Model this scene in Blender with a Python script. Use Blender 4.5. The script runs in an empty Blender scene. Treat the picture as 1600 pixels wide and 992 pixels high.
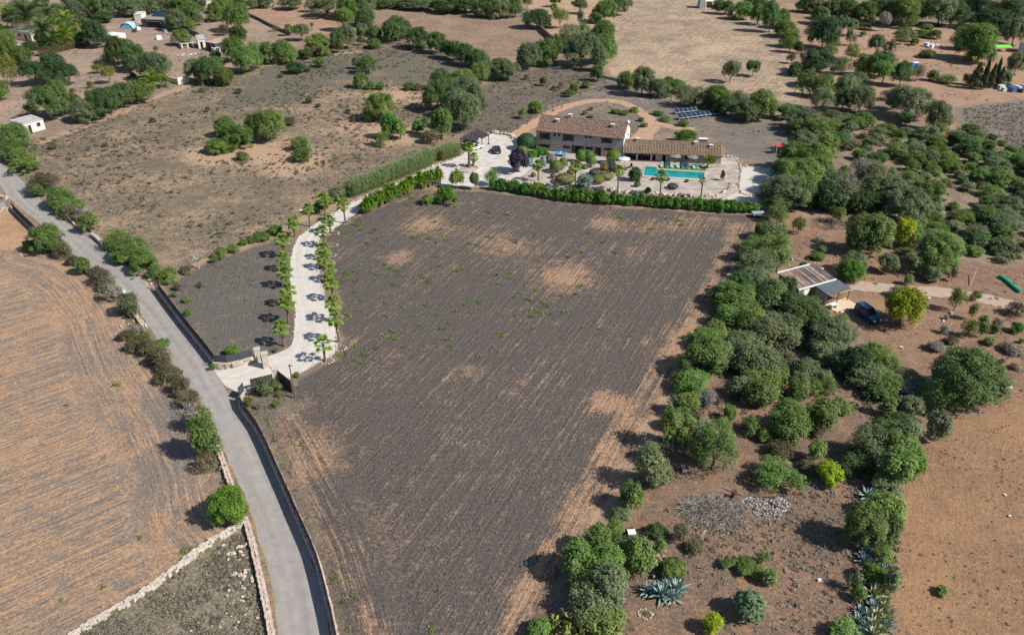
import bpy, math, random
import numpy as np
from mathutils import Vector, Matrix

# ------------------------------------------------------------------ camera, world, sun, exposure
SC = bpy.context.scene
COL = SC.collection
F = 1244.0                      # focal length of the view in units of a 1600-wide frame (28 mm)
TH = math.radians(30.6)         # how far the camera looks below the horizon
H = 61.4                        # height of the camera above the fields
cam_d = bpy.data.cameras.new('camera'); cam = bpy.data.objects.new('camera', cam_d); COL.objects.link(cam)
cam_d.sensor_width = 36.0; cam_d.lens = 36.0 * F / 1600.0
cam_d.clip_end = 12000; cam_d.clip_start = 0.5
cam.location = (0, 0, H); cam.rotation_euler = (math.pi / 2 - TH, 0, 0)
SC.camera = cam

SUN_EL = math.radians(43); SUN_DIR = Vector((0.934, -0.358, 0)).normalized()
w = bpy.data.worlds.new('World'); SC.world = w; w.use_nodes = True
nt = w.node_tree; bg = nt.nodes['Background']
sky = nt.nodes.new('ShaderNodeTexSky'); sky.sky_type = 'NISHITA'; sky.sun_disc = False
sky.sun_elevation = SUN_EL; sky.sun_rotation = math.atan2(SUN_DIR.x, SUN_DIR.y)
sky.air_density = 1.0; sky.dust_density = 0.6; sky.ozone_density = 1.5
nt.links.new(sky.outputs[0], bg.inputs[0]); bg.inputs[1].default_value = 0.085
sl = bpy.data.lights.new('sun', 'SUN'); sl.energy = 4.8; sl.angle = math.radians(0.53); sl.color = (1.0, 0.93, 0.84)
so = bpy.data.objects.new('sun', sl); COL.objects.link(so)
sv = Vector((SUN_DIR.x * math.cos(SUN_EL), SUN_DIR.y * math.cos(SUN_EL), math.sin(SUN_EL)))
so.rotation_euler = sv.to_track_quat('Z', 'Y').to_euler(); so.location = sv * 100
vs = SC.view_settings
vs.view_transform = 'Standard'; vs.look = 'None'; vs.exposure = 0.4; vs.gamma = 1.0
SC.render.engine = 'CYCLES'
SC.cycles.max_bounces = 6; SC.cycles.diffuse_bounces = 2; SC.cycles.transparent_max_bounces = 4

# ------------------------------------------------------------------ helpers
rng = random.Random(7)
CT, ST = math.cos(TH), math.sin(TH)

def ray(px, py):
    u = (px - 800) / F; v = (496 - py) / F
    return Vector((u, CT + v * ST, -ST + v * CT))

def g(px, py, z=0.0):
    """ground (or height z) point seen at a pixel of the 1600x992 photograph"""
    d = ray(px, py); t = (H - z) / -d.z
    return Vector((d.x * t, d.y * t, z))

def proj(p):
    z = p[2] - H
    dep = p[1] * CT - z * ST; up = p[1] * ST + z * CT
    return 800 + F * p[0] / dep, 496 - F * up / dep

def hgt(base, ty):
    lo, hi = 0.0, 60.0
    for _ in range(45):
        m = (lo + hi) / 2
        if proj((base.x, base.y, m))[1] > ty: lo = m
        else: hi = m
    return lo

def ppm(p):
    """pixels per metre at a world point"""
    return F / (p[1] * CT - (p[2] - H) * ST)

def spec(o, label=None, cat=None, group=None, kind=None):
    if label: o['label'] = label
    if cat: o['category'] = cat
    if group: o['group'] = group
    if kind: o['kind'] = kind
    return o

def empty(name, loc=(0, 0, 0), rz=0.0, label=None, cat=None, group=None, scale=None):
    o = bpy.data.objects.new(name, None); COL.objects.link(o)
    o.empty_display_size = 0.3
    o.location = loc; o.rotation_euler = (0, 0, rz)
    if scale is not None: o.scale = scale
    return spec(o, label, cat, group)

def link(name, me, parent=None, loc=(0, 0, 0), rot=(0, 0, 0), scale=(1, 1, 1), **k):
    o = bpy.data.objects.new(name, me); COL.objects.link(o)
    o.parent = parent; o.location = loc; o.rotation_euler = rot; o.scale = scale
    return spec(o, **k)

class MB:
    """collects simple shapes and builds them into one mesh"""
    def __init__(s): s.v = []; s.f = []
    def poly(s, pts):
        n = len(s.v); s.v += [tuple(p) for p in pts]; s.f.append(tuple(range(n, n + len(pts)))); return s
    def add(s, vs, fs):
        n = len(s.v); s.v += [tuple(p) for p in vs]; s.f += [tuple(i + n for i in q) for q in fs]; return s
    def box(s, c, d, rz=0.0, taper=1.0, rx=0.0):
        x, y, z = d[0] / 2, d[1] / 2, d[2] / 2
        vs = [(-x, -y, -z), (x, -y, -z), (x, y, -z), (-x, y, -z),
              (-x * taper, -y * taper, z), (x * taper, -y * taper, z), (x * taper, y * taper, z), (-x * taper, y * taper, z)]
        if rx: 
            cx, sx = math.cos(rx), math.sin(rx)
            vs = [(a, b * cx - q * sx, b * sx + q * cx) for a, b, q in vs]
        cc, ss = math.cos(rz), math.sin(rz)
        vs = [(c[0] + a * cc - b * ss, c[1] + a * ss + b * cc, c[2] + q) for a, b, q in vs]
        return s.add(vs, [(0, 3, 2, 1), (4, 5, 6, 7), (0, 1, 5, 4), (1, 2, 6, 5), (2, 3, 7, 6), (3, 0, 4, 7)])
    def bx(s, x0, y0, z0, x1, y1, z1):
        return s.box(((x0 + x1) / 2, (y0 + y1) / 2, (z0 + z1) / 2), (abs(x1 - x0), abs(y1 - y0), abs(z1 - z0)))
    def tube(s, pts, rad, n=6, cap=True):
        pts = [Vector(p) for p in pts]
        if not isinstance(rad, (list, tuple)): rad = [rad] * len(pts)
        base = len(s.v)
        for i, p in enumerate(pts):
            d = (pts[min(i + 1, len(pts) - 1)] - pts[max(i - 1, 0)]).normalized()
            a = d.orthogonal().normalized() if abs(d.z) > .95 else d.cross(Vector((0, 0, 1))).normalized()
            b = d.cross(a)
            for k in range(n):
                t = 2 * math.pi * k / n
                s.v.append(tuple(p + (a * math.cos(t) + b * math.sin(t)) * rad[i]))
        for i in range(len(pts) - 1):
            for k in range(n):
                k2 = (k + 1) % n
                s.f.append((base + i * n + k, base + (i + 1) * n + k, base + (i + 1) * n + k2, base + i * n + k2))
        if cap:
            s.f.append(tuple(base + k for k in range(n)))
            s.f.append(tuple(base + (len(pts) - 1) * n + k for k in reversed(range(n))))
        return s
    def cone(s, c, r0, r1, h, n=10):
        return s.tube([c, (c[0], c[1], c[2] + h)], [r0, max(r1, .002)], n)
    def ball(s, c, r, seg=8, rings=5, jit=0.0, rg=None):
        rx, ry, rz_ = (r, r, r) if not isinstance(r, (tuple, list)) else r
        rg = rg or rng
        base = len(s.v)
        for i in range(rings + 1):
            ph = math.pi * i / rings
            for k in range(seg):
                t = 2 * math.pi * k / seg; j = 1 + (rg.random() - .5) * jit
                s.v.append((c[0] + rx * math.sin(ph) * math.cos(t) * j, c[1] + ry * math.sin(ph) * math.sin(t) * j, c[2] + rz_ * math.cos(ph) * j))
        for i in range(rings):
            for k in range(seg):
                k2 = (k + 1) % seg
                s.f.append((base + i * seg + k, base + (i + 1) * seg + k, base + (i + 1) * seg + k2, base + i * seg + k2))
        return s
    def mesh(s, name, mat, smooth=False):
        me = bpy.data.meshes.new(name); me.from_pydata(s.v, [], s.f); me.update()
        if mat: me.materials.append(mat)
        if smooth: me.polygons.foreach_set('use_smooth', [True] * len(me.polygons))
        return me
    def obj(s, name, mat, parent=None, smooth=False, **k):
        loc = k.pop('loc', (0, 0, 0)); rot = k.pop('rot', (0, 0, 0))
        return link(name, s.mesh(name, mat, smooth), parent, loc, rot, **k)

def sheet(name, pts, z, mat, parent=None, **k):
    me = bpy.data.meshes.new(name)
    me.from_pydata([(p[0], p[1], z) for p in pts], [], [tuple(range(len(pts)))]); me.update()
    if me.polygons[0].normal.z < 0: me.flip_normals()
    me.materials.append(mat)
    return link(name, me, parent, **k)

def resample(pts, step):
    out = [Vector(pts[0])]; 
    for a, b in zip(pts[:-1], pts[1:]):
        a = Vector(a); b = Vector(b); n = max(1, int((b - a).length / step))
        for i in range(1, n + 1): out.append(a.lerp(b, i / n))
    return out

def smooth_line(pts, it=2):
    for _ in range(it):
        q = [pts[0]]
        for a, b in zip(pts[:-1], pts[1:]):
            q += [a.lerp(b, .25), a.lerp(b, .75)]
        q.append(pts[-1]); pts = q
    return pts

def GP(s, z=0.0):
    """'x,y x,y ...' in photo pixels -> world points"""
    return [g(*[float(q) for q in t.split(',')], z) for t in s.split()]

# ------------------------------------------------------------------ materials
MATS = {}
def mat(name, col, rough=0.7, metal=0.0, var=0.0, vscale=3.0, bump=0.0, spec_=0.3, col2=None, stretch=None):
    """plain surface with two scales of noise in its own colour"""
    if name in MATS: return MATS[name]
    m = bpy.data.materials.new(name); m.use_nodes = True; MATS[name] = m
    t = m.node_tree; b = t.nodes['Principled BSDF']
    b.inputs['Roughness'].default_value = rough; b.inputs['Metallic'].default_value = metal
    b.inputs['Specular IOR Level'].default_value = spec_
    if var or col2:
        tc = t.nodes.new('ShaderNodeTexCoord'); n = t.nodes.new('ShaderNodeTexNoise')
        n.inputs['Scale'].default_value = vscale; n.inputs['Detail'].default_value = 6; n.inputs['Roughness'].default_value = .65
        src = tc.outputs['Object']
        if stretch:
            mp = t.nodes.new('ShaderNodeMapping'); mp.inputs['Scale'].default_value = stretch
            t.links.new(src, mp.inputs[0]); src = mp.outputs[0]
        t.links.new(src, n.inputs['Vector'])
        r = t.nodes.new('ShaderNodeValToRGB'); t.links.new(n.outputs[0], r.inputs[0])
        c1 = [c * (1 - var) for c in col]; c2 = [min(1, c * (1 + var)) for c in (col2 or col)]
        r.color_ramp.elements[0].position = .32; r.color_ramp.elements[1].position = .68
        r.color_ramp.elements[0].color = (*c1, 1); r.color_ramp.elements[1].color = (*c2, 1)
        t.links.new(r.outputs[0], b.inputs['Base Color'])
        if bump:
            bp = t.nodes.new('ShaderNodeBump'); bp.inputs['Strength'].default_value = bump; bp.inputs['Distance'].default_value = .05
            t.links.new(n.outputs[0], bp.inputs['Height']); t.links.new(bp.outputs[0], b.inputs['Normal'])
    else:
        b.inputs['Base Color'].default_value = (*col, 1)
    return m

def leafmat(name, col, rnd=0.22, trans=0.36):
    if name in MATS: return MATS[name]
    m = bpy.data.materials.new(name); m.use_nodes = True; MATS[name] = m
    t = m.node_tree; b = t.nodes['Principled BSDF']; out = t.nodes['Material Output']
    b.inputs['Roughness'].default_value = .55; b.inputs['Specular IOR Level'].default_value = .25
    at = t.nodes.new('ShaderNodeAttribute'); at.attribute_name = 'tint'
    oi = t.nodes.new('ShaderNodeObjectInfo')
    mr = t.nodes.new('ShaderNodeMapRange'); mr.inputs['To Min'].default_value = 1 - rnd; mr.inputs['To Max'].default_value = 1 + rnd
    t.links.new(oi.outputs['Random'], mr.inputs[0])
    mu = t.nodes.new('ShaderNodeMath'); mu.operation = 'MULTIPLY'
    t.links.new(at.outputs['Fac'], mu.inputs[0]); t.links.new(mr.outputs[0], mu.inputs[1])
    hs = t.nodes.new('ShaderNodeHueSaturation'); hs.inputs['Color'].default_value = (*col, 1)
    m2 = t.nodes.new('ShaderNodeMapRange'); m2.inputs['To Min'].default_value = .478; m2.inputs['To Max'].default_value = .515
    pr = t.nodes.new('ShaderNodeMath'); pr.operation = 'MULTIPLY'; pr.inputs[1].default_value = 7.31
    fr = t.nodes.new('ShaderNodeMath'); fr.operation = 'FRACT'
    t.links.new(oi.outputs['Random'], pr.inputs[0]); t.links.new(pr.outputs[0], fr.inputs[0]); t.links.new(fr.outputs[0], m2.inputs[0])
    t.links.new(m2.outputs[0], hs.inputs['Hue'])
    t.links.new(mu.outputs[0], hs.inputs['Value'])
    t.links.new(hs.outputs[0], b.inputs['Base Color'])
    tr = t.nodes.new('ShaderNodeBsdfTranslucent'); mx = t.nodes.new('ShaderNodeMixShader'); mx.inputs[0].default_value = trans
    t.links.new(hs.outputs[0], tr.inputs[0]); t.links.new(b.outputs[0], mx.inputs[1]); t.links.new(tr.outputs[0], mx.inputs[2])
    t.links.new(mx.outputs[0], out.inputs['Surface'])
    return m
# ------------------------------------------------------------------ the ground: one sheet, soil colours by plot
def axis(segs):
    out = []
    for a, b, s in segs:
        n = max(1, int(round((b - a) / s))); out += list(np.linspace(a, b, n, endpoint=False))
    out.append(segs[-1][1]); return np.array(out)
ax = axis([(-3000, -900, 300), (-900, -300, 30), (-300, -85, 1.7), (-85, 90, .65), (90, 300, 1.7), (300, 900, 30), (900, 3000, 300)])
ay = axis([(-1500, -100, 200), (-100, 36, 8), (36, 130, .6), (130, 215, .8), (215, 420, 1.4), (420, 900, 40), (900, 4000, 300)])
GX, GY = np.meshgrid(ax, ay); gx = GX.ravel(); gy = GY.ravel(); NV = gx.size

def vnoise(x, y, s, seed):
    r = np.random.RandomState(seed); T = r.rand(256, 256)
    x = x / s + 1000.3; y = y / s + 1000.7
    xi = np.floor(x).astype(int); yi = np.floor(y).astype(int); fx = x - xi; fy = y - yi
    fx = fx * fx * (3 - 2 * fx); fy = fy * fy * (3 - 2 * fy)
    A = T[xi % 256, yi % 256]; B = T[(xi + 1) % 256, yi % 256]; C = T[xi % 256, (yi + 1) % 256]; D = T[(xi + 1) % 256, (yi + 1) % 256]
    return (A * (1 - fx) + B * fx) * (1 - fy) + (C * (1 - fx) + D * fx) * fy

def sdist(poly, x, y):
    """signed distance to a polygon, positive inside"""
    P = np.array([(p.x, p.y) for p in poly]); Q = np.roll(P, -1, 0)
    d = np.full(x.shape, 1e9); ins = np.zeros(x.shape, bool)
    for (ax_, ay_), (bx_, by_) in zip(P, Q):
        ex, ey = bx_ - ax_, by_ - ay_; L = ex * ex + ey * ey + 1e-9
        t = np.clip(((x - ax_) * ex + (y - ay_) * ey) / L, 0, 1)
        d = np.minimum(d, np.hypot(x - ax_ - t * ex, y - ay_ - t * ey))
        c = ((ay_ > y) != (by_ > y)) & (x < (bx_ - ax_) * (y - ay_) / (by_ - ay_ + 1e-12) + ax_)
        ins ^= c
    return np.where(ins, d, -d)

def ldist(line, x, y):
    d = np.full(x.shape, 1e9)
    for a, b in zip(line[:-1], line[1:]):
        ex, ey = b.x - a.x, b.y - a.y; L = ex * ex + ey * ey + 1e-9
        t = np.clip(((x - a.x) * ex + (y - a.y) * ey) / L, 0, 1)
        d = np.minimum(d, np.hypot(x - a.x - t * ex, y - a.y - t * ey))
    return d

def sstep(e0, e1, x):
    t = np.clip((x - e0) / (e1 - e0), 0, 1); return t * t * (3 - 2 * t)

cA = np.tile(np.array([.185, .145, .112]), (NV, 1)); cB = np.tile(np.array([.34, .24, .165]), (NV, 1))
par = np.tile(np.array([.45, 0.0, .7]), (NV, 1))      # share of bare soil, furrow strength, roughness of the cover
rc = np.stack([gx, gy * 1.0, np.zeros(NV)], 1)         # across / along the furrows
wob = (vnoise(gx, gy, 4.0, 1) - .5) * 2.4 + (vnoise(gx, gy, 1.5, 2) - .5) * 1.2
ROADEDGE = GP('300,560 330,600 372,628 381,642 400,664 415,694 430,727 440,750 452,776 467,811 482,842 498,882 508,923 518,961 524,992 534,1040 545,1100')

def zone(poly, a, b, bias, fur, rgh, az=0.0, soft=.8, head=None, wobs=1.0):
    global cA, cB, par, rc
    P = GP(poly); d = sdist(P, gx, gy) + wob * soft * wobs
    wgt = sstep(-soft, soft, d)[:, None]
    cA = cA * (1 - wgt) + np.array(a) * wgt; cB = cB * (1 - wgt) + np.array(b) * wgt
    par = par * (1 - wgt) + np.array([bias, fur, rgh]) * wgt
    if fur > 0:
        m = d > 0; az = math.radians(az)
        ac = gx * math.cos(az) - gy * math.sin(az); al = gx * math.sin(az) + gy * math.cos(az)
        if head is not None:
            line, wid = head; dl = ldist(line, gx, gy) ; hm = dl + (vnoise(gx, gy, 6, 5) - .5) * 2 < wid
            sm_ = np.abs(dl + (vnoise(gx, gy, 6, 5) - .5) * 2 - wid); par[:, 1] = np.where(m, par[:, 1] * sstep(.5, 1.6, sm_), par[:, 1])
            ac = np.where(hm, dl, ac); al = np.where(hm, gy, al)
        rc[m, 0] = ac[m]; rc[m, 1] = al[m]

def boost(px, py, r, amt):
    """a bare (positive) or covered (negative) patch of soil"""
    p = g(px, py); par[:, 0] += amt * np.exp(-(((gx - p.x) ** 2 + (gy - p.y) ** 2) / (r * r))) * (par[:, 1] * .3 + .7)

def bline(s, r, amt):
    d = ldist(GP(s), gx, gy) + (vnoise(gx, gy, 2.0, 9) - .5) * r * .8
    par[:, 0] += amt * np.exp(-(d / r) ** 2)

# plots, farthest first
zone('-60,-60 420,-40 420,90 250,140 100,190 -60,210', (.21, .17, .14), (.37, .26, .185), .5, 0, .7)
zone('380,-20 530,0 525,55 440,55 395,25', (.24, .16, .115), (.38, .24, .165), .55, 0, .5)
zone('583,14 810,28 850,70 800,100 720,85 600,40', (.19, .145, .11), (.34, .23, .155), .45, .25, .8, 70)
zone('810,-20 960,-20 955,30 900,60 840,50', (.27, .19, .13), (.42, .29, .2), .6, .2, .5, 10)
zone('945,-20 1195,-20 1225,40 1262,130 1250,165 1180,150 1100,155 965,125 938,100 955,60', (.2, .165, .125), (.45, .33, .225), .5, .35, .9, 25)
zone('1195,-20 1262,-20 1290,60 1310,160 1262,150', (.2, .14, .1), (.36, .235, .165), .55, 0, .5)
zone('1310,35 1620,55 1620,160 1500,165 1480,230 1400,150 1300,160', (.24, .16, .11), (.365, .24, .165), .6, 0, .55)
zone('1490,168 1640,150 1640,250 1510,222', (.17, .15, .125), (.24, .2, .165), .4, 0, 1.2)
zone('1280,190 1640,240 1640,430 1400,420 1250,330', (.17, .13, .1), (.33, .235, .165), .5, 0, .7)
zone('30,220 100,205 250,150 400,95 560,70 640,62 760,120 700,180 720,225 600,270 540,300 450,350 300,410 200,380 110,300 40,240', (.145, .122, .088), (.37, .26, .175), .36, 0, 1.5, soft=1.2)
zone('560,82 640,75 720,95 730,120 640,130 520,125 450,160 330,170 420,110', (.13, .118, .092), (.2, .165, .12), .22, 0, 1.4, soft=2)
zone('700,180 760,130 860,100 940,110 960,140 880,170 800,210 730,215', (.125, .108, .09), (.24, .175, .12), .3, 0, 1.2)
zone('850,170 960,120 1000,140 1090,170 1240,180 1230,260 1130,245 1120,215 830,200', (.15, .134, .118), (.26, .2, .15), .4, 0, .9)
zone('275,440 330,410 440,375 458,385 452,470 452,540 420,555 340,572 300,515 252,447', (.118, .106, .095), (.22, .18, .14), .3, .4, .7, -10)
zone('545,325 640,297 760,300 850,312 1000,327 1182,337 1172,380 1135,450 1105,510 1060,580 1020,650 970,720 935,790 905,850 850,940 815,1030 545,1060 528,990 510,925 485,845 452,765 415,680 395,640 400,618 455,600 535,560 540,500 520,430 505,375',
     (.102, .088, .078), (.32, .208, .135), .2, .85, 1.45, 25.5, soft=.6, head=(ROADEDGE, 7.0))
zone('380,625 450,612 470,640 430,650 470,760 505,850 545,1000 560,1100 530,1060 500,900 430,720', (.14, .118, .092), (.2, .16, .12), .35, 0, 1.2, soft=.6)
zone('-80,392 60,392 110,405 150,432 190,480 232,562 292,642 332,722 350,782 384,818 100,1000 -20,1080 -160,1060', (.195, .165, .14), (.385, .245, .15), .55, .9, .95, 51, soft=.6,
     head=(GP('60,392 110,405 150,432 190,480 232,562 292,642 332,722 350,782 384,818'), 9.0))
zone('-80,318 15,330 66,362 60,378 38,392 -80,395', (.3, .2, .13), (.44, .275, .165), .6, 0, .5)
zone('108,994 200,942 290,875 384,820 404,880 428,1000 440,1080 60,1060', (.165, .145, .108), (.28, .225, .165), .42, 0, 1.6, soft=.4)
zone('60,345 100,385 120,402 142,425 190,470 215,500 255,560 300,625 340,690 350,740 372,790 384,815 350,785 330,720 288,642 228,560 186,482 146,432 106,408 70,398', (.14, .115, .08), (.23, .18, .12), .35, 0, 1.2, soft=.5)
zone('1185,330 1300,340 1420,410 1640,420 1640,640 1480,650 1380,560 1240,470', (.185, .12, .085), (.3, .19, .125), .5, 0, .7)
zone('905,1040 910,900 960,800 1030,680 1100,600 1240,520 1330,560 1420,700 1400,860 1385,1060', (.15, .112, .085), (.285, .172, .108), .42, 0, .95)
zone('1398,770 1440,690 1490,650 1560,645 1640,600 1640,1080 1385,1060', (.205, .13, .083), (.315, .188, .106), .58, .18, .7, 27.7)

for q in [(655, 352, 4, .45), (680, 345, 3, .3), (740, 375, 6, .22), (795, 385, 5, .4), (890, 425, 5, .45), (870, 440, 4, .4), (625, 405, 3.2, .45), (950, 350, 3, .4), (930, 350, 3, .3), (1075, 350, 5, .3),
          (1010, 355, 3.5, .3), (955, 625, 2.4, .6), (945, 632, 2.2, .45), (470, 640, 2.6, .35), (500, 725, 3.6, .33), (485, 690, 3, .3), (560, 835, 3, .2), (600, 870, 3, .22), (730, 580, 2, .35),
          (790, 545, 1.6, .25), (690, 595, 1.5, .25), (640, 680, 4, -.1), (570, 420, 6, -.15), (980, 390, 3, .2), (700, 500, 9, -.12), (620, 960, 3, .15),
          (395, 237, 6, 1.0), (345, 245, 6, 1.1), (325, 238, 5, .9), (470, 252, 5, 1.0), (610, 150, 7, .95), (640, 152, 6, .95), (600, 207, 7, .9), (650, 215, 6, 1.0), (590, 115, 4, .6), (455, 265, 5, .7), (560, 195, 6, .5), (520, 150, 5, .35), (440, 225, 6, .35), (500, 235, 5, .35), (540, 230, 4, .3), (430, 245, 4, .4), (480, 170, 7, .2), (520, 185, 5, .2),
          (690, 160, 5, .2), (430, 262, 5, .3), (300, 100, 6, .2), (330, 85, 9, -.1), (180, 300, 9, .08), (230, 340, 8, .05), (1120, 75, 12, .15), (1060, 90, 14, .1), (990, 110, 9, .25), (1010, 60, 8, -.15), (1060, 82, 3, -.3),
          (1380, 480, 6, .15), (1310, 420, 5, .2), (1250, 340, 6, .1), (1130, 630, 4, .3), (1215, 590, 3, .25), (1200, 900, 5, .1), (1050, 760, 5, .2), (1280, 870, 6, -.1), (1320, 800, 4, .15),
          (1560, 790, 6, -.15), (1590, 900, 5, -.1), (1490, 900, 6, -.05), (1450, 900, 5, .15), (290, 700, 5, -.25), (200, 560, 5, -.1), (260, 640, 4, -.2), (245, 735, 4, -.25)]:
    boost(*q)
bline('1150,352 1125,420 1095,470 1050,545 1000,620 955,690 910,765 870,830 825,920 790,1010', 1.4, .44)
bline('1120,470 1075,545 1030,620 985,690 940,770 905,830', 1.6, .38)
bline('440,640 470,740 500,830 535,905 575,975 600,1030', .9, .3)
bline('860,850 830,905 800,960', .9, .3)
bline('250,470 262,560 300,640 320,720', .8, -.2)
bline('60,225 190,175 250,150 400,95 470,88 560,82', 1.3, .5)
bline('300,415 420,370 470,345 520,320', .9, .35)
bline('545,345 600,318 690,298', 1.0, .3)
par[:, 0] = np.clip(par[:, 0], 0, 1.05)

nx, ny = len(ax), len(ay)
idx = np.arange(NV).reshape(ny, nx)
quads = np.stack([idx[:-1, :-1], idx[:-1, 1:], idx[1:, 1:], idx[1:, :-1]], -1).reshape(-1, 4)
gme = bpy.data.meshes.new('ground')
gme.vertices.add(NV); gme.vertices.foreach_set('co', np.stack([gx, gy, np.zeros(NV)], 1).astype(np.float32).ravel())
gme.loops.add(quads.size); gme.loops.foreach_set('vertex_index', quads.astype(np.int32).ravel())
gme.polygons.add(len(quads)); gme.polygons.foreach_set('loop_start', np.arange(0, quads.size, 4, dtype=np.int32))
gme.update(calc_edges=True)
for nm, arr in (('soil_a', cA), ('soil_b', cB), ('cover', par), ('rows', rc)):
    a_ = gme.attributes.new(nm, 'FLOAT_VECTOR', 'POINT'); a_.data.foreach_set('vector', arr.astype(np.float32).ravel())

gm = bpy.data.materials.new('field_soil'); gm.use_nodes = True
t = gm.node_tree; b = t.nodes['Principled BSDF']; b.inputs['Roughness'].default_value = .95; b.inputs['Specular IOR Level'].default_value = .1
def N(tp, **k):
    n = t.nodes.new(tp)
    for a_, v_ in k.items(): setattr(n, a_, v_)
    return n
def L(o, i): t.links.new(o, i)
def attr(nm):
    n = N('ShaderNodeAttribute'); n.attribute_name = nm; return n
def math_(op, a_, b_=None, c_=None):
    n = N('ShaderNodeMath', operation=op)
    for i, v_ in enumerate((a_, b_, c_)):
        if v_ is None: continue
        if hasattr(v_, 'links'): L(v_, n.inputs[i])
        else: n.inputs[i].default_value = v_
    return n.outputs[0]
def noise(vec, scale, detail=4, rough=.6):
    n = N('ShaderNodeTexNoise'); n.inputs['Scale'].default_value = scale; n.inputs['Detail'].default_value = detail; n.inputs['Roughness'].default_value = rough
    L(vec, n.inputs['Vector']); return n.outputs[0]
A_, B_, C_, R_ = attr('soil_a'), attr('soil_b'), attr('cover'), attr('rows')
sx = N('ShaderNodeSeparateXYZ'); L(C_.outputs['Vector'], sx.inputs[0])
bias, fur, rgh = sx.outputs
pos = N('ShaderNodeNewGeometry').outputs['Position']
mp = N('ShaderNodeMapping'); mp.inputs['Scale'].default_value = (1.9, .045, 1); L(R_.outputs['Vector'], mp.inputs[0])
mp2 = N('ShaderNodeMapping'); mp2.inputs['Scale'].default_value = (4.2, .3, 1); L(R_.outputs['Vector'], mp2.inputs[0])
n_row = noise(mp.outputs[0], 1.0, 3, .55); n_row2 = noise(mp2.outputs[0], 1.0, 4, .65)
n_big = noise(pos, .09, 4, .6); n_mid = noise(pos, .55, 6, .7); n_fine = noise(pos, 2.6, 5, .75); n_cl = noise(pos, 7.0, 3, .7)
# share of bare soil
v = math_('MULTIPLY', math_('SUBTRACT', n_row, .5), math_('MULTIPLY', fur, 1.35))
v = math_('ADD', v, math_('MULTIPLY', math_('SUBTRACT', n_row2, .5), math_('MULTIPLY', fur, .75)))
v = math_('ADD', v, math_('MULTIPLY', math_('SUBTRACT', n_mid, .5), math_('SUBTRACT', 1.3, math_('MULTIPLY', fur, .1))))
v = math_('ADD', v, math_('MULTIPLY', math_('SUBTRACT', n_big, .5), math_('SUBTRACT', 1.0, math_('MULTIPLY', fur, .35))))
v = math_('ADD', v, math_('MULTIPLY', math_('SUBTRACT', n_fine, .5), .9))
v = math_('ADD', v, bias)
mr = N('ShaderNodeMapRange', interpolation_type='SMOOTHSTEP'); L(v, mr.inputs[0]); mr.inputs[1].default_value = .22; mr.inputs[2].default_value = .86
mx = N('ShaderNodeMix', data_type='RGBA'); L(mr.outputs[0], mx.inputs[0]); L(A_.outputs['Vector'], mx.inputs[6]); L(B_.outputs['Vector'], mx.inputs[7])
# litter, stubble and clods: light straw and dark specks
f1 = math_('MULTIPLY', math_('SUBTRACT', n_fine, .5), math_('MULTIPLY', rgh, 1.5))
f2 = math_('MULTIPLY', math_('SUBTRACT', n_cl, .5), math_('MULTIPLY', rgh, 1.9))
f3 = math_('MULTIPLY', math_('SUBTRACT', n_row2, .5), math_('MULTIPLY', fur, .9))
val = math_('MAXIMUM', math_('ADD', math_('ADD', math_('ADD', f1, f2), f3), 1.0), .25)
vm = N('ShaderNodeVectorMath', operation='SCALE'); L(mx.outputs[2], vm.inputs[0]); L(val, vm.inputs['Scale'])
L(vm.outputs[0], b.inputs['Base Color'])
hh = math_('ADD', math_('MULTIPLY', n_fine, .5), math_('MULTIPLY', n_cl, .35)); hh = math_('ADD', hh, math_('MULTIPLY', math_('MULTIPLY', n_row, fur), 1.1)); hh = math_('ADD', hh, math_('MULTIPLY', math_('MULTIPLY', n_row2, fur), .7))
bp = N('ShaderNodeBump'); bp.inputs['Strength'].default_value = .8; bp.inputs['Distance'].default_value = .28; L(hh, bp.inputs['Height']); L(bp.outputs[0], b.inputs['Normal'])
gme.materials.append(gm)
link('ground', gme, kind='structure')

# ------------------------------------------------------------------ lane, drive, yard, tracks
def ribbon(name, left, right, z, m, step=1.0, jit=0.0, **k):
    left = smooth_line(left, 2); right = smooth_line(right, 2)
    def even(ps, n):
        d = [0]
        for a, b_ in zip(ps[:-1], ps[1:]): d.append(d[-1] + (b_ - a).length)
        out = []; j = 0
        for i in range(n + 1):
            tt = d[-1] * i / n
            while j < len(d) - 2 and d[j + 1] < tt: j += 1
            out.append(ps[j].lerp(ps[j + 1], (tt - d[j]) / max(1e-6, d[j + 1] - d[j])))
        return out
    n = int(sum((a - b_).length for a, b_ in zip(left[:-1], left[1:])) / step) + 2
    lf, rt = even(left, n), even(right, n); vs = []; fs = []
    for i in range(n + 1):
        a, c = lf[i], rt[i]; e = (c - a).normalized()
        a = a - e * jit * rng.random(); c = c + e * jit * rng.random()
        vs += [(a.x, a.y, z), (c.x, c.y, z)]
    for i in range(n): fs.append((2 * i, 2 * i + 1, 2 * i + 3, 2 * i + 2))
    me = bpy.data.meshes.new(name); me.from_pydata(vs, [], fs); me.update()
    if me.polygons[0].normal.z < 0: me.flip_normals()
    # across / along coordinates for wheel marks
    a_ = me.attributes.new('lane', 'FLOAT_VECTOR', 'POINT')
    a_.data.foreach_set('vector', np.array([(s_, i * step, 0) for i in range(n + 1) for s_ in (0., 1.)], np.float32).ravel())
    me.materials.append(m)
    return link(name, me, kind='structure', **k)

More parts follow.
